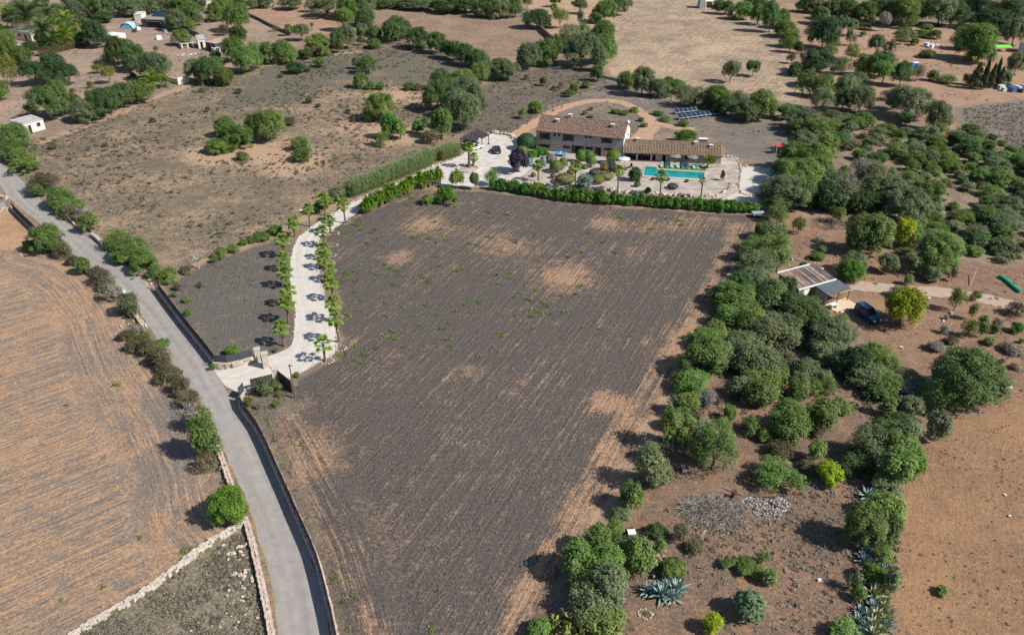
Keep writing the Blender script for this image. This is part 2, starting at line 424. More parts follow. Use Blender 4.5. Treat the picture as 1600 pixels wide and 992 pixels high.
def lanemat(name, c1, c2, marks, fine):
    m = bpy.data.materials.new(name); m.use_nodes = True; t_ = m.node_tree; b_ = t_.nodes['Principled BSDF']
    b_.inputs['Roughness'].default_value = .9; b_.inputs['Specular IOR Level'].default_value = .15
    at = t_.nodes.new('ShaderNodeAttribute'); at.attribute_name = 'lane'
    mp_ = t_.nodes.new('ShaderNodeMapping'); mp_.inputs['Scale'].default_value = (5.5, .03, 1); t_.links.new(at.outputs['Vector'], mp_.inputs[0])
    n1 = t_.nodes.new('ShaderNodeTexNoise'); n1.inputs['Scale'].default_value = 1; n1.inputs['Detail'].default_value = 3; t_.links.new(mp_.outputs[0], n1.inputs['Vector'])
    ge = t_.nodes.new('ShaderNodeNewGeometry')
    n2 = t_.nodes.new('ShaderNodeTexNoise'); n2.inputs['Scale'].default_value = .8; n2.inputs['Detail'].default_value = 9; n2.inputs['Roughness'].default_value = .7; t_.links.new(ge.outputs['Position'], n2.inputs['Vector'])
    ad = t_.nodes.new('ShaderNodeMath'); ad.operation = 'MULTIPLY_ADD'; ad.inputs[1].default_value = marks; t_.links.new(n1.outputs[0], ad.inputs[0])
    a2 = t_.nodes.new('ShaderNodeMath'); a2.operation = 'MULTIPLY'; a2.inputs[1].default_value = fine; t_.links.new(n2.outputs[0], a2.inputs[0]); t_.links.new(a2.outputs[0], ad.inputs[2])
    mr_ = t_.nodes.new('ShaderNodeMapRange'); mr_.inputs[1].default_value = (marks + fine) * .32; mr_.inputs[2].default_value = (marks + fine) * .68; t_.links.new(ad.outputs[0], mr_.inputs[0])
    mx_ = t_.nodes.new('ShaderNodeMix'); mx_.data_type = 'RGBA'; mx_.inputs[6].default_value = (*c1, 1); mx_.inputs[7].default_value = (*c2, 1)
    t_.links.new(mr_.outputs[0], mx_.inputs[0]); t_.links.new(mx_.outputs[2], b_.inputs['Base Color'])
    bp_ = t_.nodes.new('ShaderNodeBump'); bp_.inputs['Strength'].default_value = .25; bp_.inputs['Distance'].default_value = .03; t_.links.new(n2.outputs[0], bp_.inputs['Height']); t_.links.new(bp_.outputs[0], b_.inputs['Normal'])
    return m
m_road = lanemat('worn_asphalt', (.215, .2, .19), (.36, .335, .31), 1.0, 1.1)
m_drive = lanemat('white_gravel', (.42, .38, .335), (.60, .57, .53), .9, 1.0)
m_track = lanemat('bare_earth', (.33, .215, .14), (.46, .31, .205), .8, 1.0)
m_pale = lanemat('pale_earth', (.33, .25, .19), (.44, .345, .27), .6, 1.0)

road_l = GP('-60,222 -30,252 0,287 14,309 21,314 36,327 53,340 64,350 71,356 88,368 101,383 118,399 141,421 165,440 188,457 219,485 228,500 252,538 285,583 310,621 335,657 347,694 363,727 372,748 389,783 406,842 421,882 430,933 438,992 448,1060')
road_r = GP('-25,222 0,250 20,270 38,288 45,296 59,308 69,320 80,329 95,342 106,351 121,363 141,374 161,392 185,408 212,428 234,449 262,485 285,515 312,545 334,570 345,600 366,630 380,652 400,680 413,704 428,737 438,760 452,794 468,830 482,867 495,905 505,942 512,978 517,1010 524,1060')
ribbon('lane', road_l, road_r, .008, m_road, 1.0, .3)
drive_l = GP('334,579 360,577 395,566 418,557 440,550 454,543 459,530 461,508 463,490 460,475 457,469 454,446 454,415 457,395 462,380 468,370 475,365 491,352 509,340 532,328 549,317 567,309 584,303 608,293 631,282 654,271 675,261 696,254 722,243')
drive_r = GP('352,603 378,616 400,606 430,594 445,595 469,584 500,564 520,556 527,541 527,525 525,508 518,490 511,475 506,458 500,438 496,420 495,408 494,392 496,379 504,369 517,363 522,357 535,349 544,342 556,334 566,322 590,305 627,292 648,284 692,291 730,290')
ribbon('driveway', drive_l, drive_r, .016, m_drive, 1.0, .1)
m_yard = mat('yard_gravel', (.44, .405, .37), .9, var=.12, vscale=.5, bump=.3, col2=(.54, .505, .47))
m_terr = mat('garden_gravel', (.29, .245, .21), .9, var=.16, vscale=.45, bump=.3, col2=(.42, .37, .33))
sheet('gravel_yard', GP('690,291 646,282 654,271 675,261 696,254 722,243 735,230 752,213 768,209 790,212 822,226 838,240 832,262 815,275 800,292 760,293'), .024, m_yard, kind='structure')
sheet('garden_ground', GP('756,293 800,289 815,274 832,261 838,234 972,248 974,252 1105,259 1128,247 1150,247 1157,263 1153,300 1120,316 1060,309 1000,305 940,301 860,300'), .020, m_terr, kind='structure')
sheet('gravel_turnaround', GP('1152,262 1180,260 1215,266 1222,330 1170,322 1118,318 1128,306 1152,296'), .012, m_drive, kind='structure')
sheet('lawn', GP('868,299 900,297 945,300 1000,305 1040,306 1122,312 1116,318 1060,314 1000,309 930,305'), .028, mat('thin_lawn', (.11, .105, .05), .95, var=.35, vscale=.7, bump=.4, col2=(.2, .17, .11)), kind='structure')
def track(name, s, wd, m, z):
    c = smooth_line(GP(s), 2); lf = []; rt = []
    for i, p in enumerate(c):
        d = (c[min(i + 1, len(c) - 1)] - c[max(0, i - 1)]).normalized(); n_ = Vector((-d.y, d.x, 0)); ww = wd * (.85 + .3 * rng.random())
        lf.append(p + n_ * ww / 2); rt.append(p - n_ * ww / 2)
    ribbon(name, lf, rt, z, m, .8, wd * .12)
track('dirt_track', '800,216 822,200 845,186 868,173 895,163 930,157 965,158 990,167 1008,180 1022,193 1050,199 1085,203', 3.2, m_track, .012)
track('dirt_track', '1022,192 1018,200 1008,208 1000,222', 4.2, m_track, .016)
track('farm_track', '1310,446 1350,447 1400,452 1450,455 1490,458 1530,465 1580,476 1640,490', 3.0, m_pale, .012)
track('pale_verge', '392,786 408,840 424,885 433,930 441,985 447,1030', .7, mat('dry_verge', (.25, .2, .1), .95, var=.3, vscale=2, bump=.4), .004)
# ------------------------------------------------------------------ dry stone walls, fences, gate
M_STONE = mat('limestone', (.40, .33, .26), .9, var=.3, vscale=2.2, bump=.4, col2=(.52, .45, .37))
M_STONE_P = mat('pink_limestone', (.42, .32, .25), .9, var=.25, vscale=2.2, bump=.4, col2=(.52, .42, .36))
M_CORE = mat('rubble_core', (.16, .13, .10), .95)
M_SCREEN = mat('dark_screen', (.026, .03, .032), .75, var=.25, vscale=1.2)
M_SCREENL = mat('slate_screen', (.055, .068, .075), .6, var=.2, vscale=1.2)
M_POST = mat('fence_post', (.05, .045, .042), .6)
M_RUST = mat('rust_brown_metal', (.075, .045, .042), .6, var=.3, vscale=2.0)
M_CONC = mat('concrete', (.42, .40, .37), .9, var=.15, vscale=2.5, bump=.2)
M_PLAST = mat('white_render', (.66, .62, .56), .9, var=.1, vscale=1.5)
M_WHITE = mat('white_paint', (.78, .78, .76), .5)
M_DARK = mat('dark_interior', (.012, .012, .014), .8)
M_GLASS = mat('window_glass', (.02, .028, .036), .12, spec_=.6)

def along(pts, step):
    """evenly spaced (point, heading) pairs on a polyline"""
    pts = resample(pts, .15); out = []; acc = 0; nxt = 0
    for a, b_ in zip(pts[:-1], pts[1:]):
        L_ = (b_ - a).length
        if L_ < 1e-6: continue
        d = (b_ - a) / L_
        while nxt <= acc + L_:
            out.append((a + d * (nxt - acc), math.atan2(d.y, d.x))); nxt += step
        acc += L_
    return out

def stone_wall(pts, wd, ht, label, m=None, group=None, loose=.05, size=.34, cat='wall', smooth=True):
    pts = [Vector((p.x, p.y, 0)) for p in pts]
    if smooth: pts = smooth_line(pts, 1)
    o0 = pts[0].copy(); root = empty('stone_wall', o0, 0, label, cat, group)
    core = MB(); st = MB()
    sp = along(pts, .8)
    for (a, h), (b_, _) in zip(sp[:-1], sp[1:]):
        c = (a + b_) / 2 - o0; core.box((c.x, c.y, ht * .42), ((b_ - a).length + .1, wd * .8, ht * .84), h)
    rows = max(1, round(ht / .24)); rh = ht / rows
    for r in range(rows):
        for p, h in along(pts, size):
            q = p - o0; n_ = Vector((-math.sin(h), math.cos(h), 0))
            two = wd > .42
            for sd in ((-1, 1) if two else (0,)):
                ww = (wd / 2 if two else wd) * rng.uniform(.85, 1.08)
                off = n_ * (sd * wd / 4 + rng.uniform(-loose, loose))
                sl_ = size * rng.uniform(.92, 1.3)
                hh_ = rh * rng.uniform(.8, 1.1) + (rng.uniform(0, loose * 2) if r == rows - 1 else 0)
                st.box((q.x + off.x, q.y + off.y, r * rh + rh / 2 + .01), (sl_, ww, hh_), h + rng.uniform(-.16, .16), rng.uniform(.84, .98))
    core.obj('core', M_CORE, root); st.obj('stones', m or M_STONE, root, kind='stuff')
    return root

def screen_fence(pts, z0, ht, pitch, label, m, group=None, tilt=0, thick=.05, smooth=True):
    pts = [Vector((p.x, p.y, z0)) for p in pts]
    if smooth: pts = smooth_line(pts, 1)
    o0 = Vector((pts[0].x, pts[0].y, 0)); root = empty('screen_fence', o0, 0, label, 'fence', group)
    sp = along(pts, pitch); post = MB().box((0, 0, ht / 2 + .03), (.07, .07, ht + .06)).mesh('post', M_POST)
    for p, h in sp: link('post', post, root, (p.x - o0.x, p.y - o0.y, z0), (0, 0, h))
    for (a, h), (b_, _) in zip(sp[:-1], sp[1:]):
        d = b_ - a; c = (a + b_) / 2 - o0
        MB().box((0, 0, ht / 2 + rng.uniform(-.02, .02)), (d.length - .075, thick, ht)).obj('panel', m, root, loc=(c.x, c.y, z0), rot=(0, 0, math.atan2(d.y, d.x)))
    return root

wa = GP('374,621 375,630 381,641 400,664 415,694 430,727 440,750 452,776 467,811 482,842 498,882 508,923 518,961 524,992 534,1040 545,1100', .75)
stone_wall(wa, .55, .75, 'long low stone wall carrying a dark screen along the lane below the gate', M_STONE_P, size=.4)
def shift(ps, d):
    out = []
    for i, p in enumerate(ps):
        t_ = (ps[min(i + 1, len(ps) - 1)] - ps[max(0, i - 1)]).normalized(); out.append(p + Vector((-t_.y, t_.x, 0)) * d)
    return out
screen_fence(shift(wa, .06), .76, .95, 2.4, 'dark screen fence on the long wall right of the lane', M_RUST)
wb = GP('246,449 268,479 285,501 301,521 323,548 335,564', .8)
stone_wall(wb, .5, .8, 'straight stone wall under the black screen above the gate', M_STONE_P, size=.4)
screen_fence(shift(wb, .1), .81, 1.0, 2.4, 'straight black screen fence running up the lane from the gate', M_SCREEN)
wc = GP('335,566 348,568 366,565 382,561 398,556', .85)
stone_wall(wc, .45, .85, 'curved tan stone wall left of the gate entrance', M_STONE, size=.36)
screen_fence(shift(wc, .05), .86, 1.15, 1.7, 'curved slate-blue screen left of the gate entrance', M_SCREENL)
wd_ = GP('375,619 381,611 393,605 412,600 424,597 432,595', .5)
stone_wall(wd_, .45, .5, 'short curved tan stone wall right of the gate entrance', M_STONE, size=.36)
screen_fence(shift(wd_[:3], .05), .52, 1.3, 1.2, 'short grey-blue screen at the corner right of the gate', M_SCREENL, smooth=False)
screen_fence(shift(wd_[2:], .05), .52, 1.2, 1.4, 'brown screen behind the bush right of the gate', M_RUST, smooth=False)
stone_wall(GP('383,809 393,842 402,882 411,923 419,961 424,992 433,1050', .5), .62, .55, 'pale stone wall along the left of the lane below the bright bush', M_STONE_P, size=.38)
stone_wall(GP('379,815 318,850 267,891 217,928 161,959 108,992 60,1030', .5), .5, .55, 'long pale stone wall between the striped field and rough corner', mat('white_limestone', (.42, .375, .31), .9, var=.2, vscale=2.2, bump=.4, col2=(.5, .455, .39)), size=.36, loose=.11)
stone_wall(GP('334,682 340,698 349,722 358,750 366,764', .4), .6, .5, 'short stone wall above the bright round bush by the lane', M_STONE_P, size=.4)
stone_wall(GP('210,490 216,500 222,507 228,514'), .45, .45, 'broken white stone wall below the road sign', M_STONE, loose=.15)
stone_wall(GP('144,366 152,372 161,380', .5), .6, .7, 'pale block wall beside the bushes on the lane', M_CONC, size=.6)
stone_wall(GP('104,336 110,343 120,352', .5), .4, .4, 'thin pale wall remnant under the bushes on the upper lane', M_CONC)
# far left fenced corner
wl = GP('21,329 36,345 52,360 64,372', 0)
stone_wall(wl, .4, .35, 'low footing under the dark screen at the orange plot', M_STONE)
screen_fence(wl, .36, 1.35, 2.2, 'dark screen fence between the orange plot and the lane', M_SCREEN)
wg_ = GP('-40,333 -10,331 20,328', 0)
stone_wall(wg_, .4, .6, 'tan stone wall under the grey screen at left edge', M_STONE)
screen_fence(wg_, .62, 1.0, 1.2, 'light grey slatted screen at the left edge of the picture', mat('grey_slats', (.34, .34, .34), .7))
stone_wall(GP('-20,312 0,308 11,312'), .5, .5, 'rubble pile wall beside the lane at the left edge', M_STONE, loose=.2)

# gate
def pillar(px, py, top, wdt, label):
    p = g(px, py); hh = hgt(p, top); root = empty('gate_pillar', p, math.radians(20), label, 'gate pillar', 'gate pillars')
    MB().box((0, 0, hh / 2), (wdt, wdt * .8, hh)).obj('shaft', mat('pillar_render', (.50, .43, .36), .9, var=.12, vscale=1.5), root)
    MB().box((0, 0, hh + .07), (wdt + .18, wdt * .8 + .18, .14), 0, .9).obj('cap', M_CONC, root)
pillar(404.5, 564, 545, .75, 'farther left gate pillar at the end of the curved screen')
pillar(416.5, 574, 552, .8, 'tall cream gate pillar left of the drive opening')
pillar(433.5, 597, 576, .8, 'cream gate pillar right of the drive opening')
p0, p1 = g(437, 598), g(457, 614); d = p1 - p0
r_ = empty('gate', p0, math.atan2(d.y, d.x), 'rusty brown gate leaf standing open behind the right pillar', 'gate')
Lg = d.length
MB().bx(0, -.02, .08, Lg, .02, 1.9).obj('sheet_panel', M_RUST, r_)
for x_ in (0.03, Lg / 2, Lg - .03): MB().bx(x_ - .03, -.05, .02, x_ + .03, .05, 1.98).obj('frame_post', M_POST, r_)
for z_ in (.1, 1.93): MB().bx(.06, -.045, z_ - .03, Lg / 2 - .03, .045, z_ + .03).bx(Lg / 2 + .03, -.045, z_ - .03, Lg - .06, .045, z_ + .03).obj('frame_rail', M_POST, r_)
pa, pb = g(407, 566), g(414, 571); d = pb - pa
r_ = empty('side_gate', pa, math.atan2(d.y, d.x), 'narrow brown side gate between the two left pillars', 'gate')
MB().bx(.35, -.02, .05, d.length - .35, .02, 1.7).obj('leaf', M_RUST, r_)
MB().tube([(.42, -.05, .9), (.42, -.05, 1.05)], .02).obj('handle', M_POST, r_)
MB().bx(0, -.06, 0, 3.4, .06, .03).obj('gate_rail', M_POST, None, loc=g(419, 571), rot=(0, 0, math.radians(-48)), label='thin dark sliding gate rail across the drive opening', cat='gate rail')

def pole(px, py, top, label, name='utility_pole', m=None, arm=True, r=.1, cat='pole'):
    p = g(px, py); hh = hgt(p, top); root = empty(name, p, 0, label, cat)
    MB().tube([(0, 0, 0), (0, 0, hh)], [r, r * .75], 8).obj('post', m or mat('pole_wood', (.13, .10, .08), .9, var=.25, vscale=3), root)
    if arm:
        MB().box((.1, 0, hh - .25), (.55, .08, .08)).obj('cross_arm', M_POST, root)
        MB().box((.3, 0, hh - .12), (.1, .12, .18)).obj('insulator', M_CONC, root)
    return root, hh
pole(461, 622, 569, 'brown wooden pole beside the open gate leaf')
r_, hh = pole(1134, 452, 430, 'slim grey lamp post among the trees right of the dark field', 'lamp_post', mat('galvanised', (.4, .4, .4), .5, .5), False, .06, 'lamp post')
MB().box((.1, 0, hh + .1), (.7, .35, .2), .5).obj('lamp_head', mat('galvanised', (.4, .4, .4)), r_)
pole(515, 303 + 4, 280, 'thin bare stake on the verge beside the reeds', 'stake', None, False, .05, 'stake')
pole(1155, 279, 262, 'thin dark pole between the garden and the white turnaround', 'stake', None, False, .05, 'stake')
# border stones of the drive and garden
def border(pts, step, size, label, m, z=0.0, jit=.12, keep=1.0, name='stone_border'):
    pts = smooth_line([Vector((p.x, p.y, 0)) for p in pts], 1); o0 = pts[0].copy(); st = MB()
    for p, h in along(pts, step):
        if rng.random() > keep: continue
        s_ = size * rng.uniform(.6, 1.35); q = p - o0
        st.ball((q.x + rng.uniform(-jit, jit), q.y + rng.uniform(-jit, jit), s_ * .2 + z), (s_ * .62, s_ * .5, s_ * .48), 6, 4, .45)
    return st.obj(name, m, None, loc=o0, label=label, cat='stones', kind='stuff')
M_WSTONE = mat('whitewashed_stone', (.42, .385, .34), .9, var=.2, vscale=3, col2=(.52, .49, .45))
M_RSTONE = mat('red_garden_rock', (.36, .25, .19), .9, var=.35, vscale=2, col2=(.55, .47, .4))
border([p for p in drive_l[6:20]], .3, .24, 'pale edging stones along the left side of the white drive', M_WSTONE)
border([p for p in drive_l[18:32]], .55, .42, 'loose tan stones along the upper left side of the drive', M_STONE, jit=.35)
border([p for p in drive_r[4:26]], .34, .27, 'pale edging stones along the right side of the white drive', M_WSTONE)
border(GP('935,296 960,298 975,300 1000,303 1035,305 1060,307 1095,308 1120,307 1130,303 1138,296 1143,288'), .75, .85, 'row of reddish rocks along the lower edge of the garden', M_RSTONE, jit=.3)
border(GP('790,282 805,284 820,285 838,287 850,290 868,290'), .75, .7, 'row of reddish rocks below the purple tree', M_RSTONE, jit=.4)
border(GP('1152,262 1170,261 1190,263 1205,264'), .7, .5, 'white stones edging the turnaround by the trees', M_WSTONE)
border(GP('1127,245 1150,246 1157,258 1157,275 1154,297 1160,304 1180,306'), .7, .5, 'loose stones along the right edge of the garden', M_RSTONE)
border(GP('765,209 780,208 797,212 812,220'), 1.0, .9, 'boulders behind the gravel yard by the pergola', M_STONE, jit=.4)
for i, (px, py) in enumerate([(508, 565), (528, 545), (537, 349), (519, 366), (517, 384), (514, 400), (512, 412), (505, 425)]):
    c = g(px + 2, py - 1); st = MB()
    for k in range(12):
        a_ = 2 * math.pi * k / 12; s_ = rng.uniform(.09, .17)
        st.ball((1.0 * math.cos(a_), .8 * math.sin(a_), s_ * .3), (s_, s_ * .8, s_ * .7), 6, 4, .4)
    st.obj('stone_ring', M_WSTONE, None, loc=c, kind='stuff', label='ring of white stones round the foot of a palm on the right of the drive', cat='stones', group='white stone rings round the drive palms')
# round planter in the drive
c = g(731, 265); rr_ = empty('round_planter', c, 0, 'round stone-edged planter holding the two palms in the drive', 'planter')
st = MB()
for k in range(34):
    a_ = 2 * math.pi * k / 34; st.box((2.3 * math.cos(a_), 2.3 * math.sin(a_), .2), (.44, .35, .4 * rng.uniform(.85, 1.1)), a_ + math.pi / 2, .9)
st.obj('rim', M_STONE, rr_, kind='stuff')
MB().add([(2.15 * math.cos(2 * math.pi * k / 24), 2.15 * math.sin(2 * math.pi * k / 24), .25) for k in range(24)], [tuple(range(24))]).obj('soil', m_terr, rr_)
# ------------------------------------------------------------------ the two stone houses
def frame(pa, pb):
    d = pb - pa; return math.atan2(d.y, d.x), d.length
def facade_hit(o, rz, px, py, y=0.0):
    """pixel -> (along, height) on the plane y=const of a frame standing at o with heading rz"""
    ux = Vector((math.cos(rz), math.sin(rz), 0)); n_ = Vector((-math.sin(rz), math.cos(rz), 0))
    d = ray(px, py); c = Vector((0, 0, H)); q = o + n_ * y
    t_ = (q - c).dot(n_) / d.dot(n_); p = c + d * t_
    return (p - o).dot(ux), p.z

def stonemat(name, c1, c2, mort, sc):
    if name in MATS: return MATS[name]
    m = bpy.data.materials.new(name); m.use_nodes = True; MATS[name] = m; t_ = m.node_tree; b_ = t_.nodes['Principled BSDF']; b_.inputs['Roughness'].default_value = .9
    tc = t_.nodes.new('ShaderNodeTexCoord'); v = t_.nodes.new('ShaderNodeTexVoronoi'); v.inputs['Scale'].default_value = sc; t_.links.new(tc.outputs['Object'], v.inputs['Vector'])
    v2 = t_.nodes.new('ShaderNodeTexVoronoi'); v2.feature = 'DISTANCE_TO_EDGE'; v2.inputs['Scale'].default_value = sc; t_.links.new(tc.outputs['Object'], v2.inputs['Vector'])
    n = t_.nodes.new('ShaderNodeTexNoise'); n.inputs['Scale'].default_value = .45; n.inputs['Detail'].default_value = 4; t_.links.new(tc.outputs['Object'], n.inputs['Vector'])
    sp_ = t_.nodes.new('ShaderNodeSeparateColor'); t_.links.new(v.outputs['Color'], sp_.inputs[0])
    mx = t_.nodes.new('ShaderNodeMix'); mx.data_type = 'RGBA'; mx.inputs[6].default_value = (*c1, 1); mx.inputs[7].default_value = (*c2, 1); t_.links.new(sp_.outputs[0], mx.inputs[0])
    cr = t_.nodes.new('ShaderNodeMath'); cr.operation = 'LESS_THAN'; cr.inputs[1].default_value = .09; t_.links.new(v2.outputs['Distance'], cr.inputs[0])
    m2 = t_.nodes.new('ShaderNodeMix'); m2.data_type = 'RGBA'; m2.inputs[7].default_value = (*mort, 1); t_.links.new(cr.outputs[0], m2.inputs[0]); t_.links.new(mx.outputs[2], m2.inputs[6])
    m3 = t_.nodes.new('ShaderNodeMix'); m3.data_type = 'RGBA'; m3.blend_type = 'MULTIPLY'; m3.inputs[0].default_value = .22; t_.links.new(m2.outputs[2], m3.inputs[6]); t_.links.new(n.outputs[0], m3.inputs[7])
    t_.links.new(m3.outputs[2], b_.inputs['Base Color'])
    bp_ = t_.nodes.new('ShaderNodeBump'); bp_.inputs['Strength'].default_value = .5; bp_.inputs['Distance'].default_value = .05; t_.links.new(v2.outputs['Distance'], bp_.inputs['Height']); t_.links.new(bp_.outputs[0], b_.inputs['Normal'])
    return m
M_FIELD = stonemat('rubble_masonry', (.56, .36, .27), (.38, .27, .22), (.56, .48, .42), 2.0)
M_GREYW = stonemat('grey_masonry', (.40, .36, .335), (.30, .275, .26), (.46, .43, .41), 2.0)
M_TILE = mat('old_roof_tile', (.165, .108, .082), .9, var=.4, vscale=2.2, col2=(.24, .162, .125), stretch=(3.5, .6, 1))
M_TILE2 = mat('roof_tile', (.17, .125, .09), .9, var=.4, vscale=2.2, col2=(.245, .182, .132), stretch=(3.5, .6, 1))
M_WOOD = mat('brown_shutter', (.075, .045, .04), .7, var=.2, vscale=3)
M_TRIM = mat('pale_trim', (.5, .48, .46), .85)
M_BLUEP = mat('blue_table_top', (.05, .27, .62), .5)

def tiled_roof(root, L_, e0, rp, e1, over, m, pitch=.3):
    """e0/e1: (y,z) eaves, rp: (y,z) ridge; rows of barrel tiles joined"""
    dk = MB(); st = MB()
    for (y0, z0), (y1, z1) in ((e0, rp), (e1, rp)):
        dk.poly([(-over, y0, z0 - .12), (L_ + over, y0, z0 - .12), (L_ + over, y1, z1 - .12), (-over, y1, z1 - .12)])
        dk.poly([(-over, y0, z0), (L_ + over, y0, z0), (L_ + over, y1, z1), (-over, y1, z1)])
        for x_ in (-over, L_ + over): dk.poly([(x_, y0, z0 - .12), (x_, y0, z0), (x_, y1, z1), (x_, y1, z1 - .12)])
        dk.poly([(-over, y0, z0 - .12), (L_ + over, y0, z0 - .12), (L_ + over, y0, z0), (-over, y0, z0)])
        n = int((L_ + 2 * over) / pitch); ln = math.hypot(y1 - y0, z1 - z0); nz = Vector((0, -(z1 - z0), (y1 - y0))).normalized()
        if nz.z < 0: nz = -nz
        nseg = max(2, int(ln / .9))
        for i in range(n):
            x_ = -over + (i + .5) * pitch
            for k in range(nseg):
                a_ = k / nseg; b_ = (k + 1) / nseg; lift = rng.uniform(.0, .035); xx = x_ + rng.uniform(-.02, .02)
                pts = []
                for tt, lf in ((a_ - .01, .03 + lift), (b_, .0 + lift)):
                    y_ = y0 + (y1 - y0) * tt; z_ = z0 + (z1 - z0) * tt
                    for dx, dh in ((-.1, .01), (-.055, .085), (.055, .085), (.1, .01)):
                        pts.append((xx + dx, y_ + nz.y * (dh + lf), z_ + nz.z * (dh + lf)))
                st.add(pts, [(0, 1, 5, 4), (1, 2, 6, 5), (2, 3, 7, 6)])
    dk.obj('roof_deck', m, root); r_ = st.obj('roof_tiles', m, root, kind='stuff')
    MB().tube([(-over, rp[0], rp[1] + .05), (L_ + over, rp[0], rp[1] + .05)], .14, 8).obj('ridge', m, root)
    return r_

def win(root, u0, z0, u1, z1, y=0.0, kind='window', trim=M_TRIM, sill=True, handle=False):
    fr = MB(); t_ = .07
    fr.bx(u0 - t_, y - .05, z1, u1 + t_, y + .02, z1 + t_).bx(u0 - t_, y - .05, z0, u0, y + .02, z1).bx(u1, y - .05, z0, u1 + t_, y + .02, z1)
    fo = fr.obj(kind, trim, root)
    MB().bx(u0, y - .012, z0, u1, y + .01, z1).obj('pane' if kind == 'window' else 'leaf', M_GLASS if kind == 'window' else M_DARK, fo)
    if kind == 'window':
        mb = MB(); um = (u0 + u1) / 2
        mb.bx(um - .03, y - .035, z0, um + .03, y - .013, z1).obj('glazing_bar', M_WOOD, fo)
    if sill: MB().bx(u0 - .12, y - .14, z0 - .1, u1 + .12, y + .02, z0).obj('sill', M_TRIM, fo)
    return fo
def shutter(root, u0, z0, u1, z1, y=0.0):
    o = MB().bx(u0, y - .09, z0, u1, y - .03, z1).obj('shutter', M_WOOD, root)
    return o
def chimney(root, x, y, z, s=.5, h=.9):
    c_ = MB().box((x, y, z + h / 2 - .3), (s, s * .8, h + .6)).obj('chimney', M_FIELD, root)
    MB().box((x, y, z + h + .05), (s + .16, s * .8 + .16, .1)).obj('chimney_cap', M_PLAST, c_)

# main house: front corners on the ground
HA, HB = g(837.8, 233.8), g(972.5, 247.5)
hr, HL = frame(HA, HB)
heave = hgt(HA, 203.0)
house = empty('stone_house', HA, hr, 'two-storey stone farmhouse with brown tiled roof and shutters', 'house')
HD = 8.2
# ridge height from the photo: the ridge lies over the middle of the house
_, zr = facade_hit(HA, hr, 915, 184.5, HD / 2)
zr = max(heave + 1.1, min(zr, heave + 2.3))
wl_ = MB()
wl_.poly([(0, 0, 0), (HL, 0, 0), (HL, 0, heave), (0, 0, heave)])
wl_.poly([(HL, HD, 0), (0, HD, 0), (0, HD, heave), (HL, HD, heave)])
wl_.obj('wall', M_FIELD, house)
MB().poly([(0, HD, 0), (0, 0, 0), (0, 0, heave), (0, HD / 2, zr), (0, HD, heave)]).obj('gable', M_FIELD, house)
MB().poly([(HL, 0, 0), (HL, HD, 0), (HL, HD, heave), (HL, HD / 2, zr + .05), (HL, 0, heave)]).obj('gable', M_PLAST, house, label='white rendered gable')
MB().poly([(0, -.015, heave * .56), (HL, -.015, heave * .56), (HL, -.015, heave - .02), (0, -.015, heave - .02)]).obj('upper_wall_band', M_GREYW, house)
tiled_roof(house, HL, (-.45, heave - .12), (HD / 2, zr), (HD + .45, heave - .12), .12, M_TILE)
def hz(x, y): return facade_hit(HA, hr, 800 + x / 7.935, 160 + y / 7.935)
def hrect(x0, y0, x1, y1):
    u0, z1 = hz(x0, (y0)); u1, z0 = hz(x1, y1); return u0, max(z0, .05), u1, z1
for r in ((385, 375, 440, 460), (670, 392, 728, 482), (1150, 415, 1205, 508), (518, 382, 545, 430), (570, 385, 598, 430), (905, 400, 937, 445), (957, 402, 990, 450), (1308, 422, 1338, 468),
          (380, 518, 440, 565), (662, 535, 722, 578), (910, 548, 968, 590), (1138, 560, 1200, 600)):
    win(house, *hrect(*r), y=-.02)
for r in ((785, 535, 850, 612), (1070, 558, 1103, 640)):
    q = hrect(*r); f = win(house, q[0], .03, q[2], q[3], y=-.02, kind='door', sill=False)
for r in ((348, 377, 383, 465), (442, 379, 470, 465), (633, 392, 668, 482), (730, 396, 764, 485), (1113, 414, 1148, 505), (1207, 421, 1240, 512), (330, 516, 378, 570), (442, 521, 468, 568), (637, 531, 660, 575),
          (970, 551, 1003, 600), (1202, 566, 1255, 605), (740, 532, 783, 620), (852, 541, 885, 610), (1028, 557, 1068, 640)):
    q = hrect(*r); shutter(house, q[0], max(q[1], .06), q[2], q[3], -.02)
for px, py, yy in ((721, 182, HD * .5), (560, 270, HD * .3), (1250, 275, HD * .3)):
    u, z = facade_hit(HA, hr, 800 + px / 7.935, 160 + py / 7.935, yy); zz = heave + (zr - heave) * min(1, yy / (HD / 2)); chimney(house, u, yy, zz, .8, .75)
for k in range(7): MB().box((HL * .9 + .25 * k * (.5), HD * .32 + .15 * (k % 3), heave + (zr - heave) * .66 + .35), (.12, .12, .3)).obj('flue_pot', M_PLAST if k % 2 else M_FIELD, house) if k < 3 else None
def dish(root, x, y, z, r):
    o = MB(); n = 14
    vs = [(0, 0, -.12)] + [(r * .55 * math.cos(2 * math.pi * k / n), r * .55 * math.sin(2 * math.pi * k / n), -.08) for k in range(n)] + [(r * math.cos(2 * math.pi * k / n), r * math.sin(2 * math.pi * k / n), .05) for k in range(n)]
    fs = [(0, 1 + k, 1 + (k + 1) % n) for k in range(n)] + [(1 + k, 1 + n + k, 1 + n + (k + 1) % n, 1 + (k + 1) % n) for k in range(n)]
    o.add(vs, fs); d_ = o.obj('satellite_dish', M_WHITE, root, loc=(x, y, z), rot=(math.radians(65), 0, math.radians(20)))
    MB().tube([(0, 0, -.12), (-.2, -.1, -.45)], .03).obj('bracket', M_POST, d_); MB().tube([(0, -r, .02), (0, 0, .45)], .015).obj('feed_arm', M_POST, d_)
dish(house, HL + .45, HD * .15, heave + .35, .5); dish(house, HL + .3, HD * .5, zr + .35, .35)

